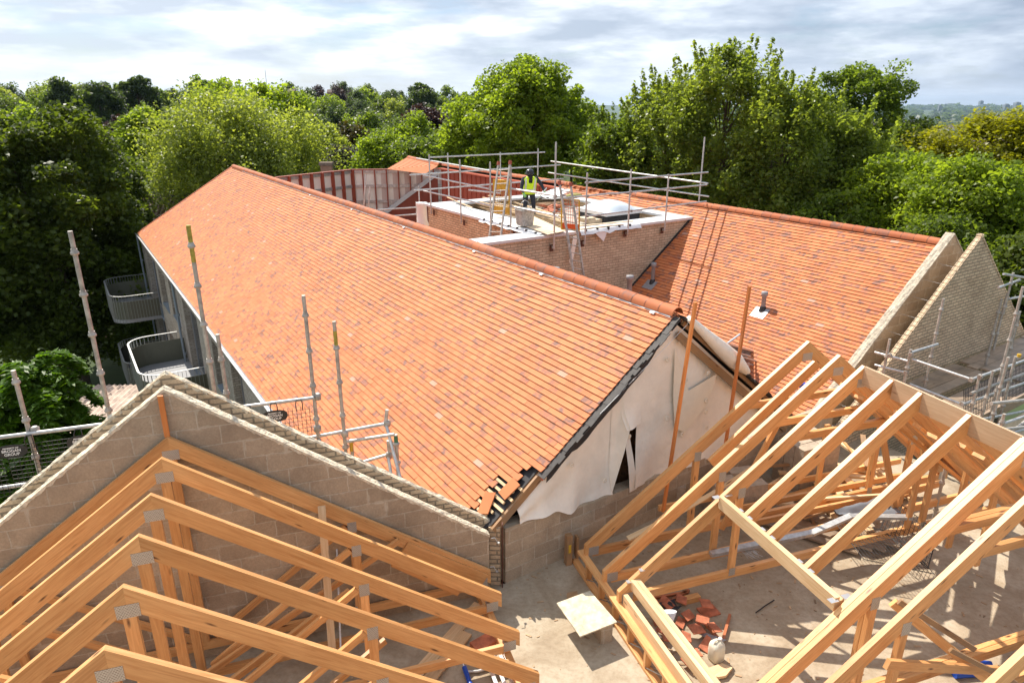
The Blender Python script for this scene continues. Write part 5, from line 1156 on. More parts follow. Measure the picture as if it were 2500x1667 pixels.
# ladders
def ladder(p0, p1, q0, q1, label, n):
    g = thing('ladder', label, 'ladder', q0, 'ladders')
    for p, q in ((p0, q0), (p1, q1)):
        m = MB(); m.beam(p, q, .035, .06, up=aA); m.build('stile', M['galv_dirty'], g)
        m = MB(); d = (p - q).normalized(); m.tube(p - d * .05, p + d * .05, .045, n=8); m.build('red_end_cap', M['redsteel'], g)
    m = MB()
    for k in range(1, n): m.tube(p0.lerp(q0, k / n), p1.lerp(q1, k / n), .014, n=6)
    m.build('rungs', M['galv_dirty'], g)
ladder(oA(1366, 447, 14.2), oA(1393, 451, 14.2), oA(1403, 690, 13.3), oA(1428, 697, 13.3), 'ladder with red caps leaning on the near wall of the brick block', 13)
ladder(oAb(1217, 399, 10.4), oAb(1245.5, 397, 10.4), oAb(1192, 600, 9.75), oAb(1219.5, 600, 9.75), 'ladder with red caps on the left side of the brick block beside the worker', 12)
# yellow gates
def gate(f, x0, y0, x1, y1, label, bottom):
    g = thing('loading_gate', label, 'gate', f(x0, y1))
    A_, B_, C_, D_ = f(x0, y0), f(x1, y0 + 3), f(x1, y1), f(x0, y1 - 4)
    m = MB()
    for p, q in ((A_, B_), (B_, C_), (C_, D_), (D_, A_)): m.tube(p, q, .02, n=8)
    m.build('frame', M['yellow'], g)
    m = MB()
    for t0, t1 in ((.02, .27), (.80, .98)): 
        if bottom and t0 < .5: continue
        a, b = A_.lerp(D_, t0), B_.lerp(C_, t0); c, d = B_.lerp(C_, t1), A_.lerp(D_, t1); m.prism([a, b, c, d], (b - a).cross(d - a).normalized() * .01)
    m.build('panel', M['orangep' if bottom else 'yellow'], g)
    m = MB()
    for k in range(1, 8): m.tube(A_.lerp(B_, k / 8), D_.lerp(C_, k / 8), .005, n=4)
    for k in range(1, 8): m.tube(A_.lerp(D_, k / 9 + .05), B_.lerp(C_, k / 9 + .05), .005, n=4)
    m.build('mesh', M['orangep' if bottom else 'yellow'], g)
gate(bl, 1205, 439, 1243, 523, 'yellow loading gate with mesh beside the ladder at left of the worker', False)
gate(af, 1371, 486, 1414, 563, 'yellow loading gate with orange bottom panel beside the front ladder', True)
# things lying on the flat roof
for k in range(13):
    u_ = k / 12; z_ = 3.06 + .05 * (k % 3) + (.12 if 3 < k < 8 else 0)
    p = onz(1172 + 40 * u_ + rng.uniform(-30, 10), 490 - 12 * u_ + 14 * (1 - u_), z_); q = onz(1372 - 5 * u_ + rng.uniform(-18, 12), 556 - 28 * u_, z_)
    m = MB(); m.beam(p, q, .07, .04); one(m, 'roof_batten', M['pine_pale'], 'long pale batten in the pile on the flat roof, ' + ['nearest the left coping', 'by the bucket', 'in the middle', 'at the back'][min(3, k // 4)] + [', low', ', mid height', ', on top'][k % 3], 'batten', 'battens on the flat roof')
m = MB(); m.beam(onz(1092, 482, 3.31), onz(1152, 507, 3.4), .05, .025); one(m, 'roof_batten', M['pine_pale'], 'thin batten poking over the far left corner of the flat roof', 'batten')
for k, (x0, y0, x1, y1) in enumerate(((1413, 552, 1545, 540), (1415, 560, 1520, 548))):
    m = MB(); m.beam(onz(x0, y0, 3.33), onz(x1, y1, 3.33), .09, .035); one(m, 'plank', M['ply'], ['upper', 'lower'][k] + ' pale plank lying along the front coping of the flat roof', 'plank')
m = MB(); c = onz(1450, 537, 3.12); m.box(c, bA * .38, aA * .25, Z * .05); m.box(c + Z * .08 - bA * .3, bA * .2, aA * .2, Z * .03); one(m, 'plywood_offcuts', M['ply'], 'stack of plywood offcuts in front of the skylight', 'boards')
m = MB(); qd = [onz(1259, 544, 3.36), onz(1304, 530, 3.36), onz(1382, 565, 3.34), onz(1338, 574, 3.34)]; m.prism(qd, Z * .018); one(m, 'plywood_sheet', M['ply'], 'large plywood sheet on the corner of the flat roof in front of the bucket', 'sheet')
dm = thing('skylight', 'domed skylight with white frame on the flat roof', 'skylight', onz(1487, 515, 3.0))
cc = onz(1487, 509, 3.38); S_ = .74
m = MB(); m.box(cc - Z * .26, aA * S_ * .93, bA * S_ * .93, Z * .16); m.build('kerb', M['felt'], dm)
m = MB(); m.box(cc - Z * .05, aA * S_, bA * S_, Z * .055); m.build('frame', M['white'], dm)
m = MB(); rows = []
for i in range(13):
    row = []
    for j in range(13):
        x, y = i / 6 - 1, j / 6 - 1; row.append(cc + aA * x * S_ * .9 + bA * y * S_ * .9 + Z * (.27 * max(0, (1 - x * x)) ** .6 * max(0, (1 - y * y)) ** .6 + .005))
    rows.append(row)
m.grid(rows); m.build('dome', M['dome'], dm)
def tarp(f, pts_top, drop, name, label, jag, flip=False, out=None):
    m = MB(); rows = []; n = len(pts_top)
    for i in range(n):
        p = pts_top[i]; row = []
        for j in range(6): row.append(p + out * (-.35 + .37 * min(j, 2) / 2) + (Z * -(drop * (.55 + .45 * noise.noise(V((i * .9, jag, 0)))) * max(0, j - 2) / 3)) + out * (.03 * max(0, j - 2) * (1 + noise.noise(V((i, j, jag))))) + Z * (.03 + .02 * noise.noise(V((i * .8, j * .9, jag)))))
        rows.append(row)
    m.grid(rows); t_ = one(m, name, M['white'], label, 'sheet')
    k = MB()
    for i in range(1, n - 1, 2): k.box(pts_top[i] + out * .03 - Z * .03, out * .03, out.cross(Z) * .03, Z * .075)
    k.build('black_tape', M['black'], t_)
L0 = [PA(17.6 - .22 * i, 10.47, CZ) for i in range(15)]; tarp(None, L0, .16, 'protective_sheet', 'white sheet with black tape folded over the left coping of the flat roof', 1, out=-bA)
L1 = [PA(14.36, 11.6 + .2 * i, CZ) for i in range(12)]; tarp(None, L1, .2, 'protective_sheet', 'white sheet with black tape folded over the front coping of the flat roof', 5, out=-aA)
m = MB(); m.prism([af(1453, 569), af(1484, 562), af(1474, 590)], aA * .01); one(m, 'torn_sheet', M['white'], 'torn triangle of white sheet hanging from the front coping', 'sheet')
m = MB(); m.prism([af(1400, 577), af(1411, 575), af(1396, 650), af(1390, 640)], aA * .01); one(m, 'torn_sheet', M['membrane'], 'long torn strip of white sheet hanging behind the front ladder', 'sheet')
for k in range(26):
    c = onz(1332 + rng.uniform(-8, 36), 512 + rng.uniform(-12, 8), 3.05 + rng.uniform(0, .12)); an = rng.uniform(0, 3); d1 = aA * math.cos(an) + bA * math.sin(an); n_ = (Z + d1 * rng.uniform(-.5, .5)).normalized(); d2 = n_.cross(d1).normalized(); d1 = d2.cross(n_)
    m = MB(); m.box(c, d1 * .11, d2 * .08, n_ * .02); one(m, 'roof_tile', M['clay'], 'loose red tile in the heap behind the worker on the flat roof', 'tile', 'heap of red tiles on the flat roof')
m = MB(); c = onz(1345, 496, 3.15)
for k in range(4): m.beam(c + aA * (k * .16 - .3) - bA * .5, c + aA * (k * .16 - .3) + bA * .5, .09, .02)
for k in (-1, 0, 1): m.beam(c + bA * k * .42 - aA * .38 - Z * .06, c + bA * k * .42 + aA * .3 - Z * .06, .08, .09)
one(m, 'pallet', M['oldwood'], 'grey wooden pallet beside the tile heap on the flat roof', 'pallet')
for k in range(7):
    m = MB(); c = onz(1350 + k * 4, 484 - k % 3, 3.25 + .03 * k); m.beam(c - bA * .5 - aA * .1 * (k % 3), c + bA * .45 + aA * .15 * (k % 2), .05, .02); one(m, 'dark_lath', M['galv'], ['lowest', 'second', 'third', 'middle', 'fifth', 'sixth', 'topmost'][k] + ' dark lath in the tangle behind the worker', 'lath', 'laths behind the worker')
m = MB(); c = onz(1352, 463, 3.5); rows = [[c + bA * (.5 * (i / 8 - .5) * 2) + aA * (.5 * (j / 6 - .5) * 2) + Z * (.12 * noise.noise(V((i * .5, j * .5, 3)))) + Z * -.25 * (1 - i / 8) for j in range(7)] for i in range(9)]; m.grid(rows); one(m, 'white_bag', M['white'], 'crumpled white sheeting by the back corner of the flat roof', 'sheet')
m = MB(); c = onz(1402, 478, 3.55); rows = []
for i in range(9):
    t = math.pi * i / 8; rows.append([c + (bA * math.cos(a_ * math.pi / 5) * .34 + aA * math.sin(a_ * math.pi / 5) * .2) * math.sin(t) + Z * math.cos(t) * .09 for a_ in range(10)])
m.grid(rows, closed=True); one(m, 'sandbag', mat('hessian', (.30, .26, .09), .9, noise_amt=.3, nscale=30), 'olive sack lying by the top of the front ladder', 'sack')
# bucket
bk = thing('bucket', 'square cement-crusted bucket in front of the worker', 'bucket', onz(1281, 549, 3.375)); c = bk.location.copy()
m = MB(); rows = []
for (r_, h_) in ((.19, 0), (.21, .2), (.225, .4), (.235, .4), (.235, .44), (.21, .44), (.195, .2), (.16, .03)):
    row = []
    for k in range(24):
        t = 2 * math.pi * k / 24; cx, sy = math.cos(t), math.sin(t); rr = (abs(cx) ** 5 + abs(sy) ** 5) ** (-1 / 5); row.append(c + (bA * cx + aA * sy) * rr * r_ + Z * h_)
    rows.append(row)
m.grid(rows, closed=True); m.face(rows[0][::-1]); m.face(rows[-1]); m.build('body', M['cement'], bk)
m = MB(); m.path([c - bA * .2 + Z * .42, c - bA * .1 + Z * .62, c + bA * 0 + Z * .68, c + bA * .12 + Z * .62, c + bA * .2 + Z * .42], .008, n=6); m.build('handle', M['galv'], bk)
# ---- vent pipes
def vent(P_, zp, hh, label, plane_n=None, r=.055, base=None, flash=True):
    c = base; g = thing('vent_pipe', label, 'vent pipe', c)
    m = MB(); m.lathe(c - Z * .1, [(r, 0), (r, hh - .08 + .1), (r * 1.45, hh - .06 + .1), (r * 1.45, hh + .04 + .1), (r * 1.1, hh + .045 + .1), (.005, hh + .05 + .1)], n=18); m.build('pipe', M['pvc'], g)
    if flash:
        m = MB(); m.lathe(c - Z * .02 - dnL * .0, [(r * 1.9, -.02), (r * 1.5, .05), (r * 1.15, .12)], n=16); m.build('collar', M['black'], g)
        m = MB(); rows = [[c + nL * (.03 + .012 * noise.noise(V((i * 1.1, j * 1.3, 2)))) + aA * (.2 * (i / 6 - .5) * 2) + dnL * (.05 + .16 * (j / 5 - .3) * 2) for j in range(6)] for i in range(7)]; m.grid(rows); m.build('lead_flashing', M['lead'], g)
nQ = nL
def onroofQ(x, y): return onp(x, y, Q0, nQ)
vent(None, 0, .43, 'grey vent pipe with crumpled lead flashing in the middle of the right-hand roof', base=onroofQ(1862, 757))
vent(None, 0, .55, 'grey vent pipe beside the dark flashing line of the brick block', base=onroofQ(1593, 690))
vent(None, 0, .4, 'short grey vent pipe low in the corner between main ridge and brick wall', base=oA(1536, 712, 13.0), flash=False, r=.07)
vent(None, 0, .35, 'top of a grey vent pipe peeping over the main ridge below the brick wall', base=oA(1355, 690, 13.4), flash=False, r=.08)
# ---- hoist platform between the roofs
hp = thing('hoist_platform', 'weathered hoist platform with bent steel tube rails in the valley beside the right truss peaks', 'platform', oA(1830, 900, 9.6))
def h9(x, y, a=9.6): return oA(1740 + x * .1786, 800 + y * .1786, a)
m = MB(); m.prism([h9(205, 225), h9(800, 400), h9(800, 640), h9(620, 700), h9(330, 560), h9(215, 420)], aA * .05); m.build('panel', mat('weathered_panel', (.16, .13, .11), .85, noise_amt=.6, nscale=5), hp)
for pts in ([(190, 215), (800, 392)], [(195, 220), (375, 90)], [(690, 350), (860, 335), (1115, 300)], [(800, 400), (800, 620)], [(850, 385), (850, 560)], [(270, 235), (1120, 305)][:0], [(945, 350), (940, 470)]):
    if pts: m = MB(); m.path([h9(*p) for p in pts], .028, n=8); m.build('frame_tube', M['alu'], hp)
for pts in ([(150, 290), (515, 390)], [(190, 330), (700, 490), (715, 540), (700, 680)], [(290, 430), (640, 540), (720, 580)], [(415, 430), (430, 580), (480, 610), (490, 480)], [(490, 640), (690, 720)], [(750, 460), (760, 600)], [(380, 540), (500, 640), (680, 740)]):
    m = MB(); m.path([h9(*p, 9.35) for p in pts], .022, n=8); m.build('bent_rail', M['galv'], hp)
m = MB(); m.path([h9(900, 750, 8.6), h9(1010, 705, 8.6), h9(1130, 680, 8.6)], .03, n=8); m.build('bent_rail', M['alu'], hp)
mb = MB(); mb.prism([PA(7.0, 11.3, .05), PA(7.0, 13.2, .05), PA(30, 13.2, .05), PA(30, 11.3, .05)], Z * .06); vg = one(mb, 'valley_gutter', M['lead'], 'grey lead lined valley gutter between the two tiled roofs', 'gutter')
for k in range(16):
    m = MB(); s = 1.9 + k * .17; c = P0 + aA * 6.95 + dnR * s + nR * .02; m.box(c, aA * .1, dnR * .09, nR * .008); m.build('verge_tile', M['clay'], main)
m = MB(); m.box(oA(1962, 940, 8.0), bA * .1, aA * .1, Z * .06); one(m, 'blue_tub', M['blue'], 'dark blue tub glimpsed between the right truss peaks', 'tub')
# ---- right scaffold deck
rs = thing('scaffold', 'scaffold with poles, rails and board deck beside the buff brick gable at the right edge', 'scaffold', PA(5.7, 15, -9))
k = 0
for a_, zz in ((6.45, 1.0), (6.22, 1.0), (5.99, 1.0), (5.62, .96), (5.39, .96), (5.16, .96), (4.93, .96)):
    for b0, b1 in ((13.0, 16.3), (16.35, 19.6), (19.65, 22.5)):
        m = MB(); m.beam(PA(a_ + rng.uniform(-.01, .01), b0 + rng.uniform(0, .2), zz + rng.uniform(0, .02) - .02), PA(a_, b1, zz - .02), .222, .038); m.build('deck_board', M['board'], rs); k += 1
def rp_(p, q, f, a, name='standard', m='galv_dirty', rings=.5, vert=True, ext=0):
    P1, P2 = f(*p, a), f(*q, a)
    if vert: P2 = V((P1.x, P1.y, P2.z - ext))
    return pole(P2, P1, rs, name, m, rings=rings if vert else False, r=.025)
rp_((2304, 729), (2254, 945), oA, 6.15, ext=1); rp_((2445, 730), (2388, 890), oA, 6.15, ext=1); rp_((2498, 700), (2417, 1030), oA, 4.8, ext=1.5); rp_((2458.5, 718), (2440, 825), oA, 6.5, ext=.5); rp_((2474, 666), (2462, 760), oA, 6.0)
rp_((2172.8, 827.5), (2158.5, 912), oAb, 12.9, ext=.8); rp_((2223.9, 853), (2209.5, 940), oAb, 12.9, ext=.8); rp_((2393, 913.7), (2373.8, 1003), oAb, 12.9, ext=1)
for p, q in (((2136, 860), (2217.5, 881.8)), ((2136, 891), (2212.7, 910.5)), ((2227, 877), (2372, 926.4)), ((2222, 937.6), (2346.7, 987))): rp_(p, q, oAb, 12.9, 'rail', 'galv', vert=False)
e3 = oAb(2372, 926, 12.9); aa = e3.dot(aA)
for p, q in (((2372, 926), (2520, 873)), ((2350, 987), (2520, 928))): rp_(p, q, oA, aa, 'rail', 'galv', vert=False)
P1 = oAb(2222, 861, 12.9); rp_((2222, 861), (2289, 840), oA, P1.dot(aA), 'rail', 'galv', vert=False)
for p, q, a in (((2450, 669), (2520, 681), 6.0), ((2438, 702), (2490, 683), 6.0), ((2462, 730), (2520, 720), 6.4), ((2310, 1040), (2520, 1000), 4.6), ((2400, 1050), (2520, 1010), 4.2), ((2430, 1070), (2510, 1045), 4.2), ((2480, 1100), (2520, 1060), 4.4)): rp_(p, q, oA, a, 'rail', 'galv', vert=False)
rp_((2480, 870), (2455, 950), oA, 4.75, 'standard', ext=1); m = MB(); c = oA(2488, 868, 4.75); m.tube(c - Z * .03, c + Z * .03, .034, n=12); m.build('yellow_cap', M['yellow'], rs)
for (x, y) in ((2393, 920), (2372, 927), (2350, 985), (2224, 865), (2172, 868), (2212, 910)): coupler(oAb(x, y, 12.88), rs, .045)
def mg(a, b0, b1, z0, z1, lab):
    m = MB(); b = b0
    while b < b1: m.tube(PA(a, b, z0), PA(a + .12, b, z1), .006, n=4, caps=False); b += .06
    for k in range(9): t = k / 8; m.tube(PA(a + .12 * t, b0, z0 + (z1 - z0) * t), PA(a + .12 * t, b1, z0 + (z1 - z0) * t), .005, n=4, caps=False)
    one(m, 'mesh_guard', M['black'], lab, 'mesh guard', 'black mesh guards')
mg(aa - .02, 12.95, 14.35, 1.15, 1.72, 'black mesh guard hung on the near rail of the right scaffold, left one'); mg(aa - .02, 14.45, 16.0, 1.15, 1.72, 'black mesh guard hung on the near rail of the right scaffold, right one')
m = MB(); m.beam(PA(aa - .03, 12.95, 1.0), PA(aa - .03, 17.5, 1.0), .04, .22, top=False); one(m, 'toe_board', M['board'], 'toe board along the near edge of the right scaffold deck', 'board')
m = MB(); m.beam(PA(aa - .15, 13.3, .65), PA(aa - .15, 18, .65), .05, .2); m.beam(PA(aa - .25, 13.3, .35), PA(aa - .25, 18, .35), .22, .04); one(m, 'ledger_timber', M['ply'], 'timber boards under the right scaffold deck edge', 'timber')
m = MB()
for k in range(12): m.beam(PA(6.2 - k * .26, 13.2, -1.25), PA(6.2 - k * .26, 22, -1.25), .23, .04)
m.build('lower_deck', M['board'], rs)
for k in range(5): pole(PA(3.3, 13.4 + k * 2.0, -9), PA(3.3, 13.4 + k * 2.0, 1.2), rs, 'standard', 'galv_dirty', rings=.5, r=.026)
for k, (x0, y0, x1, y1, a_) in enumerate(((2425, 905, 2412, 985, 4.7), (2490, 760, 2475, 860, 5.6), (2462, 872, 2448, 960, 4.5), (2340, 1010, 2335, 1060, 4.3), (2400, 1030, 2392, 1100, 4.1), (2452, 1010, 2440, 1110, 3.9))): rp_((x0, y0), (x1, y1), oA, a_, ext=2)
for p, q, a in (((2370, 960), (2520, 905), 4.75), ((2330, 1062), (2520, 1040), 4.0), ((2360, 1090), (2520, 1075), 3.8), ((2420, 985), (2520, 975), 3.6), ((2395, 1110), (2520, 1015), 4.1)): rp_(p, q, oA, a, 'rail', 'galv_dirty', vert=False)
# ================================================================ worker
def skin(name, chains, mt, parent, sub=2, loc=(0, 0, 0)):
    """chains: lists of (pos, rx, ry); first vertex of the first chain is the root; identical positions are merged"""
    vs_, es, rr = [], [], []
    def vid(p, r):
        for i, q in enumerate(vs_):
            if (q - p).length < 1e-4: return i
        vs_.append(p); rr.append(r); return len(vs_) - 1
    for ch in chains:
        last = None
        for p, r in ch:
            i = vid(V(p), r); 
            if last is not None: es.append((last, i))
            last = i
    me = bpy.data.meshes.new(name); me.from_pydata(vs_, es, []); o = bpy.data.objects.new(name, me); COL.objects.link(o)
    md = o.modifiers.new('s', 'SKIN'); 
    if not me.skin_vertices: pass
    for i, sv in enumerate(me.skin_vertices[0].data):
        r = rr[i]; sv.radius = (r, r) if isinstance(r, (int, float)) else r; sv.use_root = (i == 0)
    md2 = o.modifiers.new('d', 'SUBSURF'); md2.levels = sub; md2.render_levels = sub
    dg = bpy.context.evaluated_depsgraph_get(); nm = bpy.data.meshes.new_from_object(o.evaluated_get(dg)); bpy.data.objects.remove(o)
    nm.name = name; nm.materials.clear(); nm.materials.append(mt)
    for p in nm.polygons: p.use_smooth = True
    o = bpy.data.objects.new(name, nm); COL.objects.link(o); o.parent = parent; return o
wk_p = onz(1291, 536, 3.06)
wk = thing('person', 'worker in black helmet and yellow high-visibility vest stooping over a bucket on the flat roof', 'person', wk_p, rot=R(8))
wk.scale = (1.06, 1.06, .93)
# local frame: x = picture right, -y = towards the camera; stooping towards the camera
hipL, hipR = V((-.10, .02, .90)), V((.10, .02, .90)); pel = V((0, .03, .93)); ch_ = V((.0, -.08, 1.18)); chest = V((0, -.15, 1.32)); neck = V((-.01, -.22, 1.45)); 
kneL, kneR = V((-.13, -.10, .50)), V((.13, -.06, .50)); anL, anR = V((-.14, .0, .09)), V((.16, .02, .09)); 
shL, shR = V((-.20, -.17, 1.38)), V((.20, -.17, 1.38)); elL, elR = V((-.27, -.26, 1.10)), V((.36, -.20, 1.14)); haL, haR = V((-.20, -.40, .90)), V((.40, -.42, .96))
body = [[(pel, (.15, .11)), (ch_, (.15, .11)), (chest, (.17, .12)), (neck, .06)],
        [(pel, (.15, .11)), (hipL, .10), (kneL, .068), (anL, .05), (anL + V((-.01, -.14, -.055)), .038)], [(pel, (.15, .11)), (hipR, .10), (kneR, .068), (anR, .05), (anR + V((.03, -.14, -.055)), .038)],
        [(chest, (.17, .12)), (shL, .075), (elL, .052), (haL + (elL - haL) * .16, .036)], [(chest, (.17, .12)), (shR, .075), (elR, .052), (haR + (elR - haR) * .16, .036)]]
skin('body', body, M['navy'], wk)
hd = V((-.03, -.30, 1.57))
hobj = skin('head', [[(V((-.01, -.235, 1.46)), .055), (V((-.02, -.27, 1.52)), .07), (hd, (.082, .095)), (hd + V((-.01, -.03, .06)), .07)], [(hd, (.082, .095)), (hd + V((-.005, -.10, -.03)), .02)]], M['skin'], wk)
m = MB(); fd = V((-.1, -.75, -.62)).normalized(); fu = (Z - fd * Z.dot(fd)).normalized(); fs_ = fd.cross(fu)
for s_ in (-1, 1): m.lathe(hd + fd * .085 + fs_ * s_ * .032 + fu * .0, [(.001, -.008), (.011, -.004), (.012, .002), (.006, .008), (.001, .01)], n=8, axis=fd); m.lathe(hd + fs_ * s_ * .09, [(.02, -.01), (.024, 0), (.018, .012), (.001, .014)], n=8, axis=fs_ * s_)
m.box(hd + fd * .088 - fu * .05, fs_ * .02, fd * .006, fu * .005); o_ = m.build('facial_features', mat('skin_dark', (.25, .12, .08), .6)); o_.parent = wk; o_.location = (0, 0, 0)
hax = (fu * .88 - fd * .35).normalized(); m = MB(); hc = hd + hax * .02 + fd * .01
m.lathe(hc, [(.125, -.01), (.13, .0), (.118, .008), (.116, .05), (.10, .095), (.06, .125), (.001, .135)], n=20, axis=hax)
m.prism([hc + fd * .10 - fs_ * .09, hc + fd * .17 - fs_ * .05, hc + fd * .17 + fs_ * .05, hc + fd * .10 + fs_ * .09], hax * .012); o_ = m.build('helmet', M['helmet']); o_.parent = wk; o_.location = (0, 0, 0)
# vest: open sleeveless shell around the torso
def vest_ring(c, rx, ry, n=24, a0=0): return [c + V((math.cos(2 * math.pi * k / n) * rx, math.sin(2 * math.pi * k / n) * ry, 0)) for k in range(n)]
prof = [(V((0, .03, .86)), .195, .15), (V((0, .02, .93)), .19, .145), (V((0, -.01, 1.02)), .19, .145), (V((0, -.06, 1.14)), .195, .145), (V((0, -.11, 1.25)), .205, .15), (V((0, -.16, 1.36)), .215, .14), (V((0, -.19, 1.42)), .16, .11), (V((-.005, -.21, 1.45)), .10, .085)]
m = MB(); rows = [vest_ring(*p) for p in prof]
k0 = len(m.f); m.grid(rows, closed=True)
# open neck in front: drop the front faces near the top
nf = []; keep_i = []
for idx, f in enumerate(m.f):
    c_ = sum((m.v[i] for i in f), V((0, 0, 0))) / len(f)
    if c_.y < -.24 and abs(c_.x) < .03 + max(0, (c_.z - 1.3)) * .3 and c_.z > 1.26: continue
    keep_i.append(idx)
m.f = [m.f[i] for i in keep_i]; m.uv = [None] * len(m.f); m.mi = [0] * len(m.f); m.tone = [None] * len(m.f); m.sm = [True] * len(m.f)
o_ = m.build('vest', M['vest']); o_.parent = wk; o_.location = (0, 0, 0); vest = o_; sm_ = o_.modifiers.new('t', 'SOLIDIFY'); sm_.thickness = .012; sm_.offset = 1
m = MB()
for s_ in (-1, 1):
    pts = [V((s_ * .13, -.115 - .02, .97)), V((s_ * .13, -.20, 1.12)), V((s_ * .135, -.265, 1.26)), V((s_ * .14, -.29, 1.36)), V((s_ * .12, -.26, 1.43))]
    m.grid([[p + V((-.024, 0, .004)) for p in pts], [p + V((.024, 0, .004)) for p in pts]])
m.grid([vest_ring(V((0, .0, .985)), .204, .158), vest_ring(V((0, -.015, 1.03)), .205, .159)], closed=True)
o_ = m.build('reflective_tape', M['silver']); o_.parent = vest; o_.location = (0, 0, 0)
def hand(c, wrist, side, curl, name):
    d = (c - wrist).normalized(); sd2 = d.cross(V((0, -1, .2))).normalized(); up_ = sd2.cross(d).normalized()
    chains = [[(c, (.034, .02)), (wrist, .028)], [(c, (.034, .02)), (c + d * .045, (.036, .018))]]
    hm = skin(name, chains, M['glove'], wk, sub=1)
    for k in range(4):
        b_ = c + d * .055 + sd2 * (k - 1.5) * .019; l_ = (.034, .038, .036, .028)[k]; b2_ = b_ + (d * .7 + up_ * curl) .normalized() * l_; b3 = b2_ + (d * .0 + up_ * curl).normalized() * l_ * .8
        f_ = skin('finger', [[(b_ - d * .02, .009), (b_, .009), (b2_, .0085), (b3, .0075)]], M['glove'], hm, sub=1)
    t0 = c + sd2 * side * .03; skin('thumb', [[(t0 - sd2 * side * .01, .011), (t0 + sd2 * side * .012 + d * .025, .01), (t0 + sd2 * side * .006 + d * .05 + up_ * curl * .015, .008)]], M['glove'], hm, sub=1)
hand(haL, haL + (elL - haL).normalized() * .07, 1, -1, 'glove'); hand(haR, haR + (elR - haR).normalized() * .07, -1, -1, 'glove')
for s_, an in ((-1, anL), (1, anR)):
    m = MB(); m.box(an + V((0, -.06, -.055)), V((.05, 0, 0)), V((0, .14, 0)), V((0, 0, .032))); m.box(an + V((0, .01, .0)), V((.045, 0, 0)), V((0, .055, 0)), V((0, 0, .05))); o_ = m.build('boot', M['black']); o_.parent = wk; o_.location = (0, 0, 0)
m = MB(); p_ = wk_p; mrot = Matrix.Rotation(R(8), 3, 'Z')
a_ = p_ + mrot @ (haR + V((.0, -.03, -.02))); b_ = p_ + mrot @ V((.16, -.5, .66)); m.beam(a_, b_, .05, .014); m.tube(a_, a_ + (a_ - b_).normalized() * .12, .018, n=8); one(m, 'hand_trowel', M['alu'], "long pale trowel in the worker's gloved hand", 'trowel')
# ================================================================ trees
import numpy as np
nr_ = np.random.RandomState(11)
LM = dict(
 dark=leaf_mat('leaf_dark', (.085, .125, .018), .56), mid=leaf_mat('leaf_mid', (.125, .185, .026), .6), bright=leaf_mat('leaf_bright', (.195, .275, .030), .62),
 olive=leaf_mat('leaf_olive', (.245, .300, .065), .58), poplar=leaf_mat('leaf_poplar', (.185, .245, .050), .64, rough=.35), yellow=leaf_mat('leaf_yellow', (.240, .250, .012), .55),
 purple=leaf_mat('leaf_purple', (.045, .022, .028), .3), bluish=leaf_mat('leaf_bluish', (.065, .10, .035), .5), brown=leaf_mat('leaf_brown', (.070, .060, .016), .35), cedar=leaf_mat('leaf_cedar', (.080, .165, .012), .5),
 silver=leaf_mat('leaf_silver', (.075, .07, .075), .25))
def leaves(name, C, size, tone, mt, up=.5, elong=1.5, droop=None):
    """one quad per leaf centre; C (n,3)"""
    n = len(C); nrm = nr_.normal(size=(n, 3)); nrm[:, 2] = np.abs(nrm[:, 2]) + up; nrm /= np.linalg.norm(nrm, axis=1)[:, None]
    t = nr_.normal(size=(n, 3)) if droop is None else droop + .35 * nr_.normal(size=(n, 3))
    t -= nrm * (t * nrm).sum(1)[:, None]; t /= np.linalg.norm(t, axis=1)[:, None] + 1e-9; b = np.cross(nrm, t)
    s = size * nr_.uniform(.6, 1.3, size=(n, 1)); t = t * s * elong * .5; b = b * s * .5
    v = np.empty((n, 4, 3)); v[:, 0] = C - t; v[:, 1] = C + b - t * .1 + nrm * s * .12; v[:, 2] = C + t; v[:, 3] = C - b - t * .1 + nrm * s * .12
    me = bpy.data.meshes.new(name); me.vertices.add(n * 4); me.vertices.foreach_set('co', v.reshape(-1)); me.loops.add(n * 4); me.loops.foreach_set('vertex_index', np.arange(n * 4, dtype=np.int32))
    me.polygons.add(n); me.polygons.foreach_set('loop_start', np.arange(0, n * 4, 4, dtype=np.int32)); me.polygons.foreach_set('loop_total', np.full(n, 4, dtype=np.int32))
    me.materials.append(mt); me.update(calc_edges=True)
    ca = me.color_attributes.new('tone', 'FLOAT_COLOR', 'CORNER'); col = np.ones((n, 4, 4)); col[:, :, 0] = np.clip(tone, 0, 1)[:, None]; ca.data.foreach_set('color', col.reshape(-1))
    me.validate(); return me
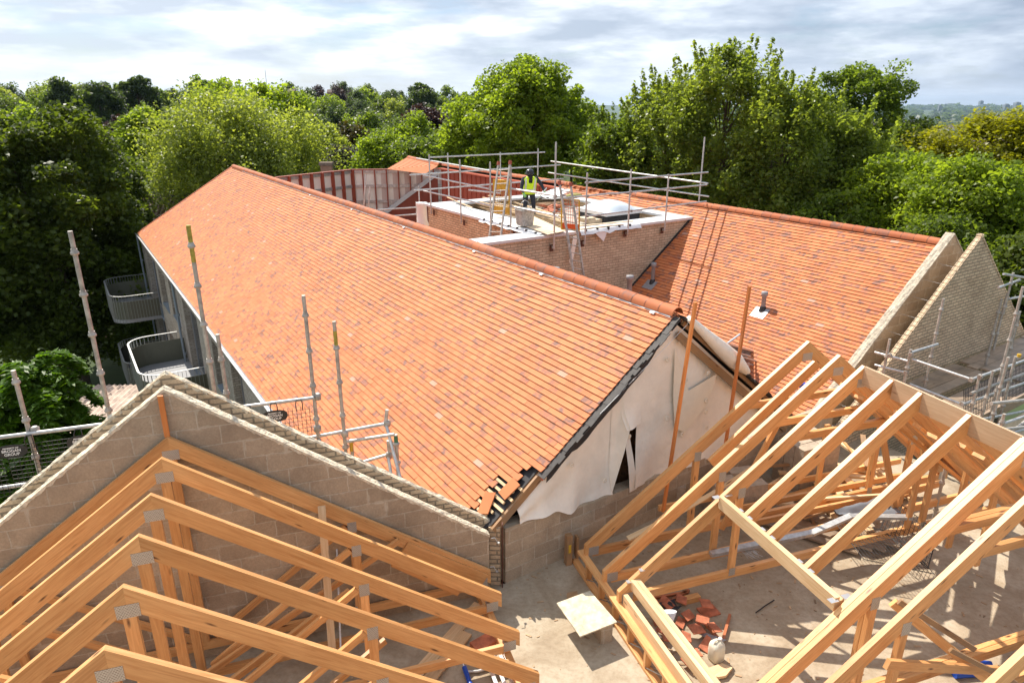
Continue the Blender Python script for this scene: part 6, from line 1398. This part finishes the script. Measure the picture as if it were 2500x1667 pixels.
def crown_points(rx, rz, nclump, per, rc, spire=0.0, seed=0, gap=.0, shape=1.0, lo=-.85):
    rs_ = np.random.RandomState(seed); C = []; cl = []
    k = 0
    while k < nclump:
        u = rs_.normal(size=3); u /= np.linalg.norm(u)
        if u[2] < lo: continue
        r = rs_.uniform(.45, 1.0) ** .5
        # lobed outline
        lob = .86 + .55 * noise.noise(V((u[0] * 1.9 + seed, u[1] * 1.9, u[2] * 1.9))) + .3 * noise.noise(V((u[0] * 4.5, u[1] * 4.5 + seed, u[2] * 4.5))) + rs_.uniform(-.1, .12)
        wz = 1 - (max(0, u[2]) ** 2) * (1 - shape) * .5
        c = u * np.array([rx * lob * r * wz, rx * lob * r * wz, rz * (lob * .3 + .7) * r]); cl.append(c); k += 1
    T = []
    for c in cl:
        m = int(per * rs_.uniform(.5, 1.4)); q = rs_.normal(size=(m, 3)); q /= np.linalg.norm(q, axis=1)[:, None]; q *= (rs_.uniform(0, 1, size=(m, 1)) ** .45) * rc * rs_.uniform(.6, 1.25)
        q[:, 2] *= (1 + spire * 2.0); q[:, 2] *= .8
        if spire: q[:, :2] *= (1 - spire * .45)
        C.append(c + q); T.append(np.clip(rs_.uniform(.15, .85) + rs_.normal(size=m) * .14, 0, 1))
    return np.concatenate(C), np.concatenate(T), cl
def trunk_mesh(h0, cl, r, seed=0, n=7):
    mb = MB(); top = max(c[2] for c in cl) * .75; mb.path([V((0, 0, h0)), V((.1, 0, h0 * .5)), V((0, .1, 0)), V((0, 0, top * .6)), V((0, 0, top))], r, n=8, radii=[r, r * .8, r * .55, r * .3, r * .08])
    rs_ = random.Random(seed)
    for c in rs_.sample(list(cl), min(len(cl), n * 3)):
        s = rs_.uniform(-.35, .35) * abs(h0) * .4; a = V((0, 0, min(s, c[2] * .5))); b = V(c) * .93; m_ = a.lerp(b, .5) + V((0, 0, .4)); mb.path([a, m_, b], .05, n=5, radii=[r * .35, r * .2, r * .05])
    return mb
def hero(name, cx, top, hw, bot, d, mt, label, nclump=90, per=220, leaf=.2, rcf=.22, spire=0, seed=1, group=None, cat='tree', up=.5, shape=1.0, elong=1.5):
    r_ = ray(cx, top); f = d / math.hypot(r_.x, r_.y); pt = O + r_ * f; rb_ = ray(cx, bot); pb = O + rb_ * (d / math.hypot(rb_.x, rb_.y))
    rz = (pt.z - pb.z) / 2; cz = (pt.z + pb.z) / 2; rx = hw / F * d * .985; g = zt(pt.x, pt.y)
    leaf *= .72; per = int(per * 1.4)
    C, T, cl = crown_points(rx * .9, rz * .93, nclump, per, rx * rcf + .2, spire, seed, shape=shape)
    if name == 'poplar_tree':
        rs_ = np.random.RandomState(seed + 100); ex = []
        for k in range(34):
            an = rs_.uniform(0, 6.28); rr_ = rx * .85 * rs_.uniform(0, 1) ** .6; bz = rz * .8 * math.sqrt(max(.05, 1 - (rr_ / rx) ** 2)); h_ = rs_.uniform(.9, 2.0); m = 95; t_ = rs_.uniform(0, 1, (m, 1))
            lean = np.array([math.cos(an) * .25, math.sin(an) * .25, 1.0]); ex.append(np.array([math.cos(an) * rr_, math.sin(an) * rr_, bz - .5]) + t_ * h_ * lean + rs_.normal(size=(m, 3)) * .17 * (1.15 - t_))
        ex = np.concatenate(ex); C = np.concatenate([C, ex]); T = np.concatenate([T, rs_.uniform(.4, 1.0, len(ex))])
    root = thing(name, label, cat, (pt.x, pt.y, g), group)
    me = leaves('crown', C, leaf, T, LM[mt], up=up, elong=elong); o = bpy.data.objects.new('crown', me); COL.objects.link(o); o.parent = root; o.location = (0, 0, cz - g)
    tm = trunk_mesh(g - cz, cl, .035 * d / 6 if d < 20 else max(.14, rx * .05), seed); t = tm.build('trunk', M['bark']); t.parent = root; t.location = (0, 0, cz - g)
    return root
H_ = [
 ('broadleaf_tree', 45, 208, 225, 1000, 44, 'dark', 'huge dark green tree filling the left edge of the picture', dict(nclump=420, per=170, leaf=.24, rcf=.14, seed=3, group='dark trees at the left')),
 ('broadleaf_tree', 225, 330, 105, 860, 49, 'dark', 'dark tree between the huge left tree and the balconies', dict(nclump=200, per=150, leaf=.25, rcf=.2, seed=5, group='dark trees at the left')),
 ('broadleaf_tree', -190, 260, 170, 950, 42, 'dark', 'dark tree mostly cut off by the left edge', dict(nclump=120, per=150, leaf=.28, seed=8, group='dark trees at the left')),
 ('broadleaf_tree', 345, 520, 75, 900, 47, 'dark', 'dark low tree behind the balconies', dict(nclump=90, per=120, leaf=.22, seed=9)),
 ('broadleaf_tree', 545, 226, 215, 560, 54, 'olive', 'large rounded pale olive tree rising behind the far end of the main ridge', dict(nclump=260, per=160, leaf=.21, rcf=.15, spire=.35, seed=4)),
 ('broadleaf_tree', 660, 196, 105, 450, 70, 'bright', 'bright green tree right behind the pale olive tree', dict(nclump=110, per=120, leaf=.32, rcf=.24, seed=6)),
 ('broadleaf_tree', 560, 198, 100, 330, 74, 'bright', 'green tree with flat top peeping over the pale olive tree', dict(nclump=80, per=120, leaf=.34, rcf=.26, seed=7)),
 ('broadleaf_tree', 345, 244, 58, 470, 64, 'bright', 'narrow vivid green tree left of the pale olive tree', dict(nclump=70, per=120, leaf=.26, rcf=.3, seed=10)),
 ('maple_tree', 1275, 128, 150, 470, 46, 'bright', 'tall bright yellow-green tree in the centre above the red clad wall', dict(nclump=230, per=170, leaf=.22, rcf=.19, seed=12, shape=.7)),
 ('maple_tree', 1150, 235, 90, 450, 47, 'bright', 'bright green tree touching the central tall tree on its left', dict(nclump=90, per=140, leaf=.22, rcf=.27, seed=13)),
 ('maple_tree', 1400, 205, 60, 450, 48, 'bright', 'bright green tree touching the central tall tree on its right', dict(nclump=70, per=140, leaf=.22, rcf=.3, seed=14)),
 ('poplar_tree', 1500, 290, 100, 520, 41, 'mid', 'bushy tree between the central tall tree and the poplars', dict(nclump=110, per=150, leaf=.19, rcf=.25, seed=15)),
 ('poplar_tree', 1640, 175, 135, 560, 41, 'poplar', 'left spiky poplar of the big group behind the right roof', dict(nclump=170, per=95, leaf=.19, rcf=.17, spire=.3, seed=16, group='poplars behind the right roof', shape=.9)),
 ('poplar_tree', 1790, 98, 150, 580, 38, 'poplar', 'tallest poplar with feathery top behind the right roof', dict(nclump=240, per=100, leaf=.18, rcf=.14, spire=.3, seed=17, group='poplars behind the right roof', shape=.9)),
 ('poplar_tree', 1935, 180, 120, 600, 36, 'poplar', 'right spiky poplar of the big group behind the right roof', dict(nclump=170, per=95, leaf=.18, rcf=.17, spire=.3, seed=18, group='poplars behind the right roof', shape=.9)),
 ('poplar_tree', 2075, 265, 100, 600, 38, 'poplar', 'lower poplar beneath the dark open tree at right', dict(nclump=150, per=130, leaf=.18, rcf=.24, spire=.15, seed=19, group='poplars behind the right roof')),
 ('open_tree', 2135, 150, 92, 300, 62, 'mid', 'dark open-crowned tree standing against the sky on the right', dict(nclump=42, per=170, leaf=.26, rcf=.22, seed=20)),
 ('open_tree', 2195, 285, 95, 470, 60, 'dark', 'dark tree mass under the open-crowned tree', dict(nclump=80, per=140, leaf=.28, rcf=.26, seed=21)),
 ('acacia_tree', 2440, 276, 150, 470, 56, 'yellow', 'yellow-green spreading tree at the right edge below the horizon', dict(nclump=150, per=130, leaf=.24, rcf=.18, seed=22, up=1.4)),
 ('maple_tree', 2205, 372, 130, 660, 35, 'bright', 'fresh green tree right of the poplars above the right roof', dict(nclump=190, per=150, leaf=.17, rcf=.20, seed=23, group='fresh green trees at the right')),
 ('maple_tree', 2420, 368, 150, 760, 33, 'bright', 'large fresh green tree at the right edge under the yellow-green one', dict(nclump=240, per=150, leaf=.17, rcf=.19, seed=24, group='fresh green trees at the right')),
 ('maple_tree', 2330, 520, 120, 800, 30, 'mid', 'green tree just behind the buff brick gable', dict(nclump=170, per=140, leaf=.16, rcf=.22, seed=25, group='fresh green trees at the right')),
 ('maple_tree', 2540, 560, 110, 900, 27, 'dark', 'dark tree low at the right edge behind the scaffold', dict(nclump=120, per=140, leaf=.17, rcf=.25, seed=26, group='fresh green trees at the right')),
 ('maple_tree', 2050, 480, 110, 640, 34, 'mid', 'green tree low over the right-hand ridge', dict(nclump=110, per=140, leaf=.17, rcf=.24, seed=27, group='fresh green trees at the right')),
 ('garden_tree', 775, 300, 62, 460, 62, 'olive', 'pale green tree right of the olive tree above the main ridge', dict(nclump=70, per=110, leaf=.26, rcf=.3, seed=30)),
 ('yew_tree', 862, 312, 62, 460, 66, 'brown', 'brownish dark conifer behind the chimney', dict(nclump=70, per=110, leaf=.28, rcf=.28, spire=.4, seed=31)),
 ('plum_tree', 835, 358, 52, 450, 56, 'silver', 'small silvery purple tree just right of the chimney', dict(nclump=60, per=120, leaf=.2, rcf=.3, seed=32)),
 ('garden_tree', 930, 330, 72, 450, 52, 'bright', 'vivid green bush-like tree left of the small hipped roof', dict(nclump=90, per=120, leaf=.21, rcf=.28, seed=33)),
 ('garden_tree', 1020, 284, 78, 460, 66, 'bright', 'rounded fresh green tree above the small hipped roof', dict(nclump=110, per=110, leaf=.27, rcf=.26, seed=34)),
 ('garden_tree', 1060, 335, 85, 450, 50, 'mid', 'green tree directly behind the small hipped roof', dict(nclump=90, per=120, leaf=.21, rcf=.26, seed=35)),
 ('garden_tree', 700, 330, 60, 470, 60, 'mid', 'mid green tree behind the right side of the olive tree', dict(nclump=70, per=110, leaf=.26, seed=36)),
 ('copper_beech', 1035, 262, 55, 320, 105, 'purple', 'dark purple tree left of the central tall tree', dict(nclump=50, per=100, leaf=.42, rcf=.3, seed=37)),
 ('copper_beech', 285, 288, 38, 380, 95, 'purple', 'dark purple tree in the gap right of the huge left tree', dict(nclump=40, per=100, leaf=.4, rcf=.32, seed=38)),
 ('copper_beech', 2010, 235, 45, 330, 66, 'purple', 'dark purple tree between the poplars and the open-crowned tree', dict(nclump=50, per=100, leaf=.28, rcf=.3, seed=39)),
 ('pine_tree', 143, 192, 38, 290, 190, 'bluish', 'dark spreading pine on the skyline at far left', dict(nclump=40, per=90, leaf=.7, rcf=.32, seed=40)),
 ('oak_tree', 232, 198, 46, 330, 170, 'bluish', 'broad dark oak on the skyline right of the far left pine', dict(nclump=50, per=100, leaf=.65, rcf=.3, seed=41)),
 ('oak_tree', 327, 183, 42, 300, 180, 'bluish', 'tallest rounded dark oak on the left skyline', dict(nclump=50, per=100, leaf=.65, rcf=.3, seed=42)),
 ('oak_tree', 484, 188, 30, 240, 190, 'mid', 'small open tree on the skyline above the olive tree', dict(nclump=26, per=70, leaf=.6, rcf=.3, seed=43)),
 ('oak_tree', 1030, 197, 40, 300, 210, 'bluish', 'rounded dark tree on the skyline left of the central tall tree', dict(nclump=50, per=90, leaf=.75, rcf=.3, seed=44)),
]
for nm, cx, tp__, hw, bt, d, mt, lab, kw in H_: hero(nm, cx, tp__, hw, bt, d, mt, lab, **kw)
# ---- cedar with drooping layered sprays, lower left
def cedar():
    c0 = onz(110, 1040, -1.2); d0 = math.hypot(c0.x, c0.y); g = zt(c0.x, c0.y)
    root = thing('cedar_tree', 'cedar with flat drooping green sprays behind the left scaffold', 'tree', (c0.x, c0.y, -9))
    C, T, D = [], [], []
    rs_ = np.random.RandomState(5); mb = MB(); mb.path([V((c0.x, c0.y, -9)), V((c0.x, c0.y, -3)), V((c0.x, c0.y, .3))], .2, radii=[.25, .2, .04])
    for k in range(46):
        zb = -5.5 + 5.9 * (k / 46) ** .8; an = k * 2.4 + rs_.uniform(-.3, .3); L_ = (3.4 - (zb + 5.5) * .42) * rs_.uniform(.75, 1.1); dr = np.array([math.cos(an), math.sin(an)])
        pts = []
        for i in range(9):
            t = i / 8; pts.append(np.array([c0.x + dr[0] * L_ * t, c0.y + dr[1] * L_ * t, zb + .55 * math.sin(t * 2.2) - .75 * t * t]))
        mb.path([V(p) for p in pts], .03, n=5, radii=[.05 * (1 - i / 9) + .006 for i in range(9)])
        for i in range(1, 9):
            for s_ in (-1, 1):
                sl_ = .95 * L_ / 3 * math.sin(math.pi * (i + 1) / 10.5); m = 90; tt_ = rs_.uniform(0, 1, m)
                side = np.array([-dr[1], dr[0], 0]) * s_ * .8 + np.array([dr[0], dr[1], 0]) * .6
                q = pts[i] + np.outer(tt_ * sl_, side) + np.outer(tt_ ** 2 * -.38 * sl_, [0, 0, 1]) + rs_.normal(size=(m, 3)) * np.array([.06, .06, .035])
                C.append(q); T.append(np.clip(rs_.uniform(.25, .8) + tt_ * .25, 0, 1)); D.append(np.tile(side + np.array([0, 0, -.5]), (m, 1)))
    C = np.concatenate(C); T = np.concatenate(T); D = np.concatenate(D)
    me = leaves('crown', C - np.array([c0.x, c0.y, -9]), .085, T, LM['cedar'], up=1.6, elong=2.6, droop=D); o = bpy.data.objects.new('crown', me); COL.objects.link(o); o.parent = root
    mb.build('trunk', M['bark'], root)
cedar()
# ---- the wooded hill: individual trees from a few prototypes
protos = []
for k in range(7):
    C, T, cl = crown_points(5.2, (4.6, 5.6, 5.0, 6.2, 4.4, 5.4, 5.0)[k], 60, 90, 1.55, (0, .3, 0, .5, 0, 0, .2)[k], 60 + k, lo=-.5)
    tm = trunk_mesh(-9, cl, .3, k, n=3); protos.append((C, T, tm))
mk = ['mid', 'bluish', 'dark', 'bluish', 'mid', 'dark', 'mid', 'bluish', 'dark', 'bluish', 'mid', 'dark', 'bright', 'bluish', 'purple', 'bluish', 'mid', 'olive', 'brown', 'dark']
cache = {}
def forest_tree(x, y, top, k, mt, s, lab, group):
    g = zt(x, y)
    if (k, mt) not in cache:
        C, T, tm = protos[k]; me = leaves('crown', C, .46, T, LM[mt], up=.7); to = tm.build('trunk', M['bark']); tme = to.data; bpy.data.objects.remove(to); cache[(k, mt)] = (me, tme)
    me, tme = cache[(k, mt)]; root = thing('woodland_tree', lab, 'tree', (x, y, g), group, rot=rng.uniform(0, 6))
    o = bpy.data.objects.new('crown', me); COL.objects.link(o); o.parent = root; o.location = (0, 0, max(3.5, top - g - 5 * s)); o.scale = (s, s, s * rng.uniform(.85, 1.1))
    t = bpy.data.objects.new('trunk', tme); COL.objects.link(t); t.parent = root; t.location = o.location; t.scale = (s, s, max(s, o.location.z / 9))
cnt = 0
words = {'mid': 'mid green', 'bluish': 'blue-green', 'dark': 'dark green', 'bright': 'fresh green', 'purple': 'dark purple', 'olive': 'pale olive', 'brown': 'brownish'}
prev_x = {}
for d, sp_, s in ((100, 10, .8), (130, 9, .85), (160, 9, .9), (195, 9.5, .95), (240, 10.5, 1.05), (295, 11.5, 1.15), (360, 13, 1.3), (440, 15, 1.5)):
    az = R(-37) ; az1 = R(13 if d > 150 else 24)
    while az < az1:
        dd = d * rng.uniform(.93, 1.07); x, y = dd * math.sin(az), dd * math.cos(az); g = zt(x, y)
        top = g + (9.0 + 2.6 * rng.random()) * s ** .35 - (0 if d < 150 else min(3.5, (d - 150) / 70))
        mt = rng.choice(mk); side = ['above the huge left tree', 'above the gap by the purple tree', 'behind the pale olive tree', 'above the main ridge chimney', 'left of the central tall tree', 'behind the central tall tree', 'behind the poplars'][min(6, int((math.degrees(az) + 37) / 7.2))]; dist = 'near' if d < 125 else 'middle' if d < 250 else 'skyline'
        forest_tree(x, y, top, rng.randrange(7), mt, s * rng.uniform(.85, 1.15), '%s woodland tree %s, %s row%s' % (words[mt], side, dist, ['', ', lower crown', ', taller crown'][rng.randrange(3)]), 'trees of the wooded hill'); cnt += 1
        az += sp_ / d * rng.uniform(.8, 1.2)
# lower slopes on the right
for d, sp_, s in ((75, 9, .9), (100, 12, 1.0), (140, 16, 1.1), (200, 24, 1.3)):
    az = R(14 if d > 90 else 25)
    while az < R(42):
        x, y = d * math.sin(az), d * math.cos(az); g = zt(x, y)
        forest_tree(x, y, g + 8 + 2 * rng.random(), rng.randrange(7), rng.choice(['dark', 'bluish', 'mid']), s, 'dark tree on the falling slope at right, ' + ('near' if d < 120 else 'far') + ' row', 'trees on the falling slope'); cnt += 1
        az += sp_ / d * rng.uniform(.8, 1.2)
# far woods on the plain: uncountable masses
C = []; T = []
for k in range(2600):
    d = 350 * (40 ** rng.random()) if rng.random() < .6 else rng.uniform(400, 2500); az = R(rng.uniform(12, 46)); x, y = d * math.sin(az), d * math.cos(az); g = zt(x, y); s = rng.uniform(5, 12) * (1 + d / 2500)
    m = 26; q = nr_.normal(size=(m, 3)); q /= np.linalg.norm(q, axis=1)[:, None]; q[:, 2] = np.abs(q[:, 2]) * .7; C.append(np.array([x, y, g]) + q * s * np.array([2.2, 1.2, 1])); T.append(nr_.uniform(.1, .9, m))
C = np.concatenate(C); T = np.concatenate(T); sz = np.hypot(C[:, 0], C[:, 1])[:, None] * .0045 + 3.2
me = leaves('far_woods', C, sz, T, LM['bluish'], up=1.0); o = bpy.data.objects.new('far_woods', me); COL.objects.link(o); tag(o, kind='stuff'); o['label'] = 'far dark woods on the low plain at right'; o['category'] = 'woodland'
# distant houses and towers
def house_mesh(w_, d_, h_, mt, rt_):
    m = MB(); m.prism([V((-w_, -d_, 0)), V((w_, -d_, 0)), V((w_, d_, 0)), V((-w_, d_, 0))], Z * h_); a = m.build('wall', M[mt]); am = a.data; bpy.data.objects.remove(a)
    m = MB(); m.prism([V((-w_ * 1.05, -d_ * 1.1, h_)), V((-w_ * 1.05, d_ * 1.1, h_)), V((-w_ * 1.05, 0, h_ + d_ * .9))], V((w_ * 2.1, 0, 0))); b = m.build('roof', M[rt_]); bm_ = b.data; bpy.data.objects.remove(b); return am, bm_
HM = [house_mesh(7, 5, 6, 'render', 'oldtile'), house_mesh(12, 5, 7, 'oldbrick', 'oldtile'), house_mesh(20, 6, 9, 'render', 'oldtile')]
for k in range(90):
    d = 420 * (9 ** rng.random()); az = R(rng.uniform(25, 42)); x, y = d * math.sin(az), d * math.cos(az); am, bm_ = HM[k % 3]
    root = thing('distant_house', ['pale', 'brick', 'long pale'][k % 3] + ' house far off on the plain, ' + ('nearer' if d < 1000 else 'farther') + ' streets, ' + ('left' if az < R(30) else 'middle' if az < R(35) else 'right') + ' of view', 'house', (x, y, zt(x, y) + 3), 'distant houses on the plain', rot=rng.uniform(-.5, .5))
    root.scale = (1, 1, 1); s = 1 + d / 2200
    for nm, mm in (('wall', am), ('roof', bm_)): o = bpy.data.objects.new(nm, mm); COL.objects.link(o); o.parent = root; o.scale = (s, s, s)
for (x_, y_, hp_, d, wd, lab) in ((2396, 247, 7, 6500, 22, 'pale distant tower block left of the dark one on the horizon'), (2484, 251, 14, 5200, 26, 'dark distant tower block near the right edge on the horizon'), (2457, 256, 9, 5200, 26, 'lower distant tower block between the two others'), (2295, 258, 10, 4200, 12, 'thin white mast-like tower far away on the plain')):
    r_ = ray(x_, y_); f = d / math.hypot(r_.x, r_.y); p = O + r_ * f; hh = hp_ / F * d * 1.0; wd *= .55
    root = thing('tower_block', lab, 'tower', (p.x, p.y, p.z - hh)); m = MB(); m.box(p - Z * (hh / 2), V((wd, 0, 0)), V((0, wd, 0)), Z * (hh / 2)); m.build('wall', M['bluegrey'], root); m = MB(); m.box(p + Z * 2, V((wd * .5, 0, 0)), V((0, wd * .5, 0)), Z * 2); m.build('plant_room', M['pvc'], root)
for (x_, y_, d, w_, lab) in ((700, 214, 330, 3, 'dark roofed house on the skyline right of the olive tree'), (818, 216, 360, 3, 'brick house with gable on the skyline above the chimney')):
    r_ = ray(x_, y_); f = d / math.hypot(r_.x, r_.y); p = O + r_ * f; am, bm_ = HM[1]
    root = thing('hill_house', lab, 'house', (p.x, p.y, p.z - 8)); 
    for nm, mm in (('wall', am), ('roof', bm_)): o = bpy.data.objects.new(nm, mm); COL.objects.link(o); o.parent = root; o.scale = (w_ / 10, w_ / 10, w_ / 10); o.location = (0, 0, 4)
m = MB(); r_ = ray(649, 190); d = 600; p = O + r_ * (d / r_.y); m.tube(p - Z * 12, p + Z * 6, .22, n=5); one(m, 'radio_mast', M['galv'], 'thin radio mast on the skyline above the green trees', 'mast')
# ---- air
HZ = 9500.0; m = MB(); m.prism([V((-HZ, -300, -112)), V((HZ, -300, -112)), V((HZ, HZ, -112)), V((-HZ, HZ, -112))], Z * (112 + 60))
hm = bpy.data.materials.new('haze'); hm.use_nodes = True; t = hm.node_tree; t.nodes.remove(t.nodes['Principled BSDF']); pv = t.nodes.new('ShaderNodeVolumePrincipled'); pv.inputs['Color'].default_value = (.55, .75, 1.0, 1); pv.inputs['Density'].default_value = .000035; pv.inputs['Anisotropy'].default_value = .2
t.links.new(pv.outputs[0], t.nodes['Material Output'].inputs['Volume'])
HAZE = True
if HAZE: hz = m.build('haze', hm); tag(hz, kind='stuff')
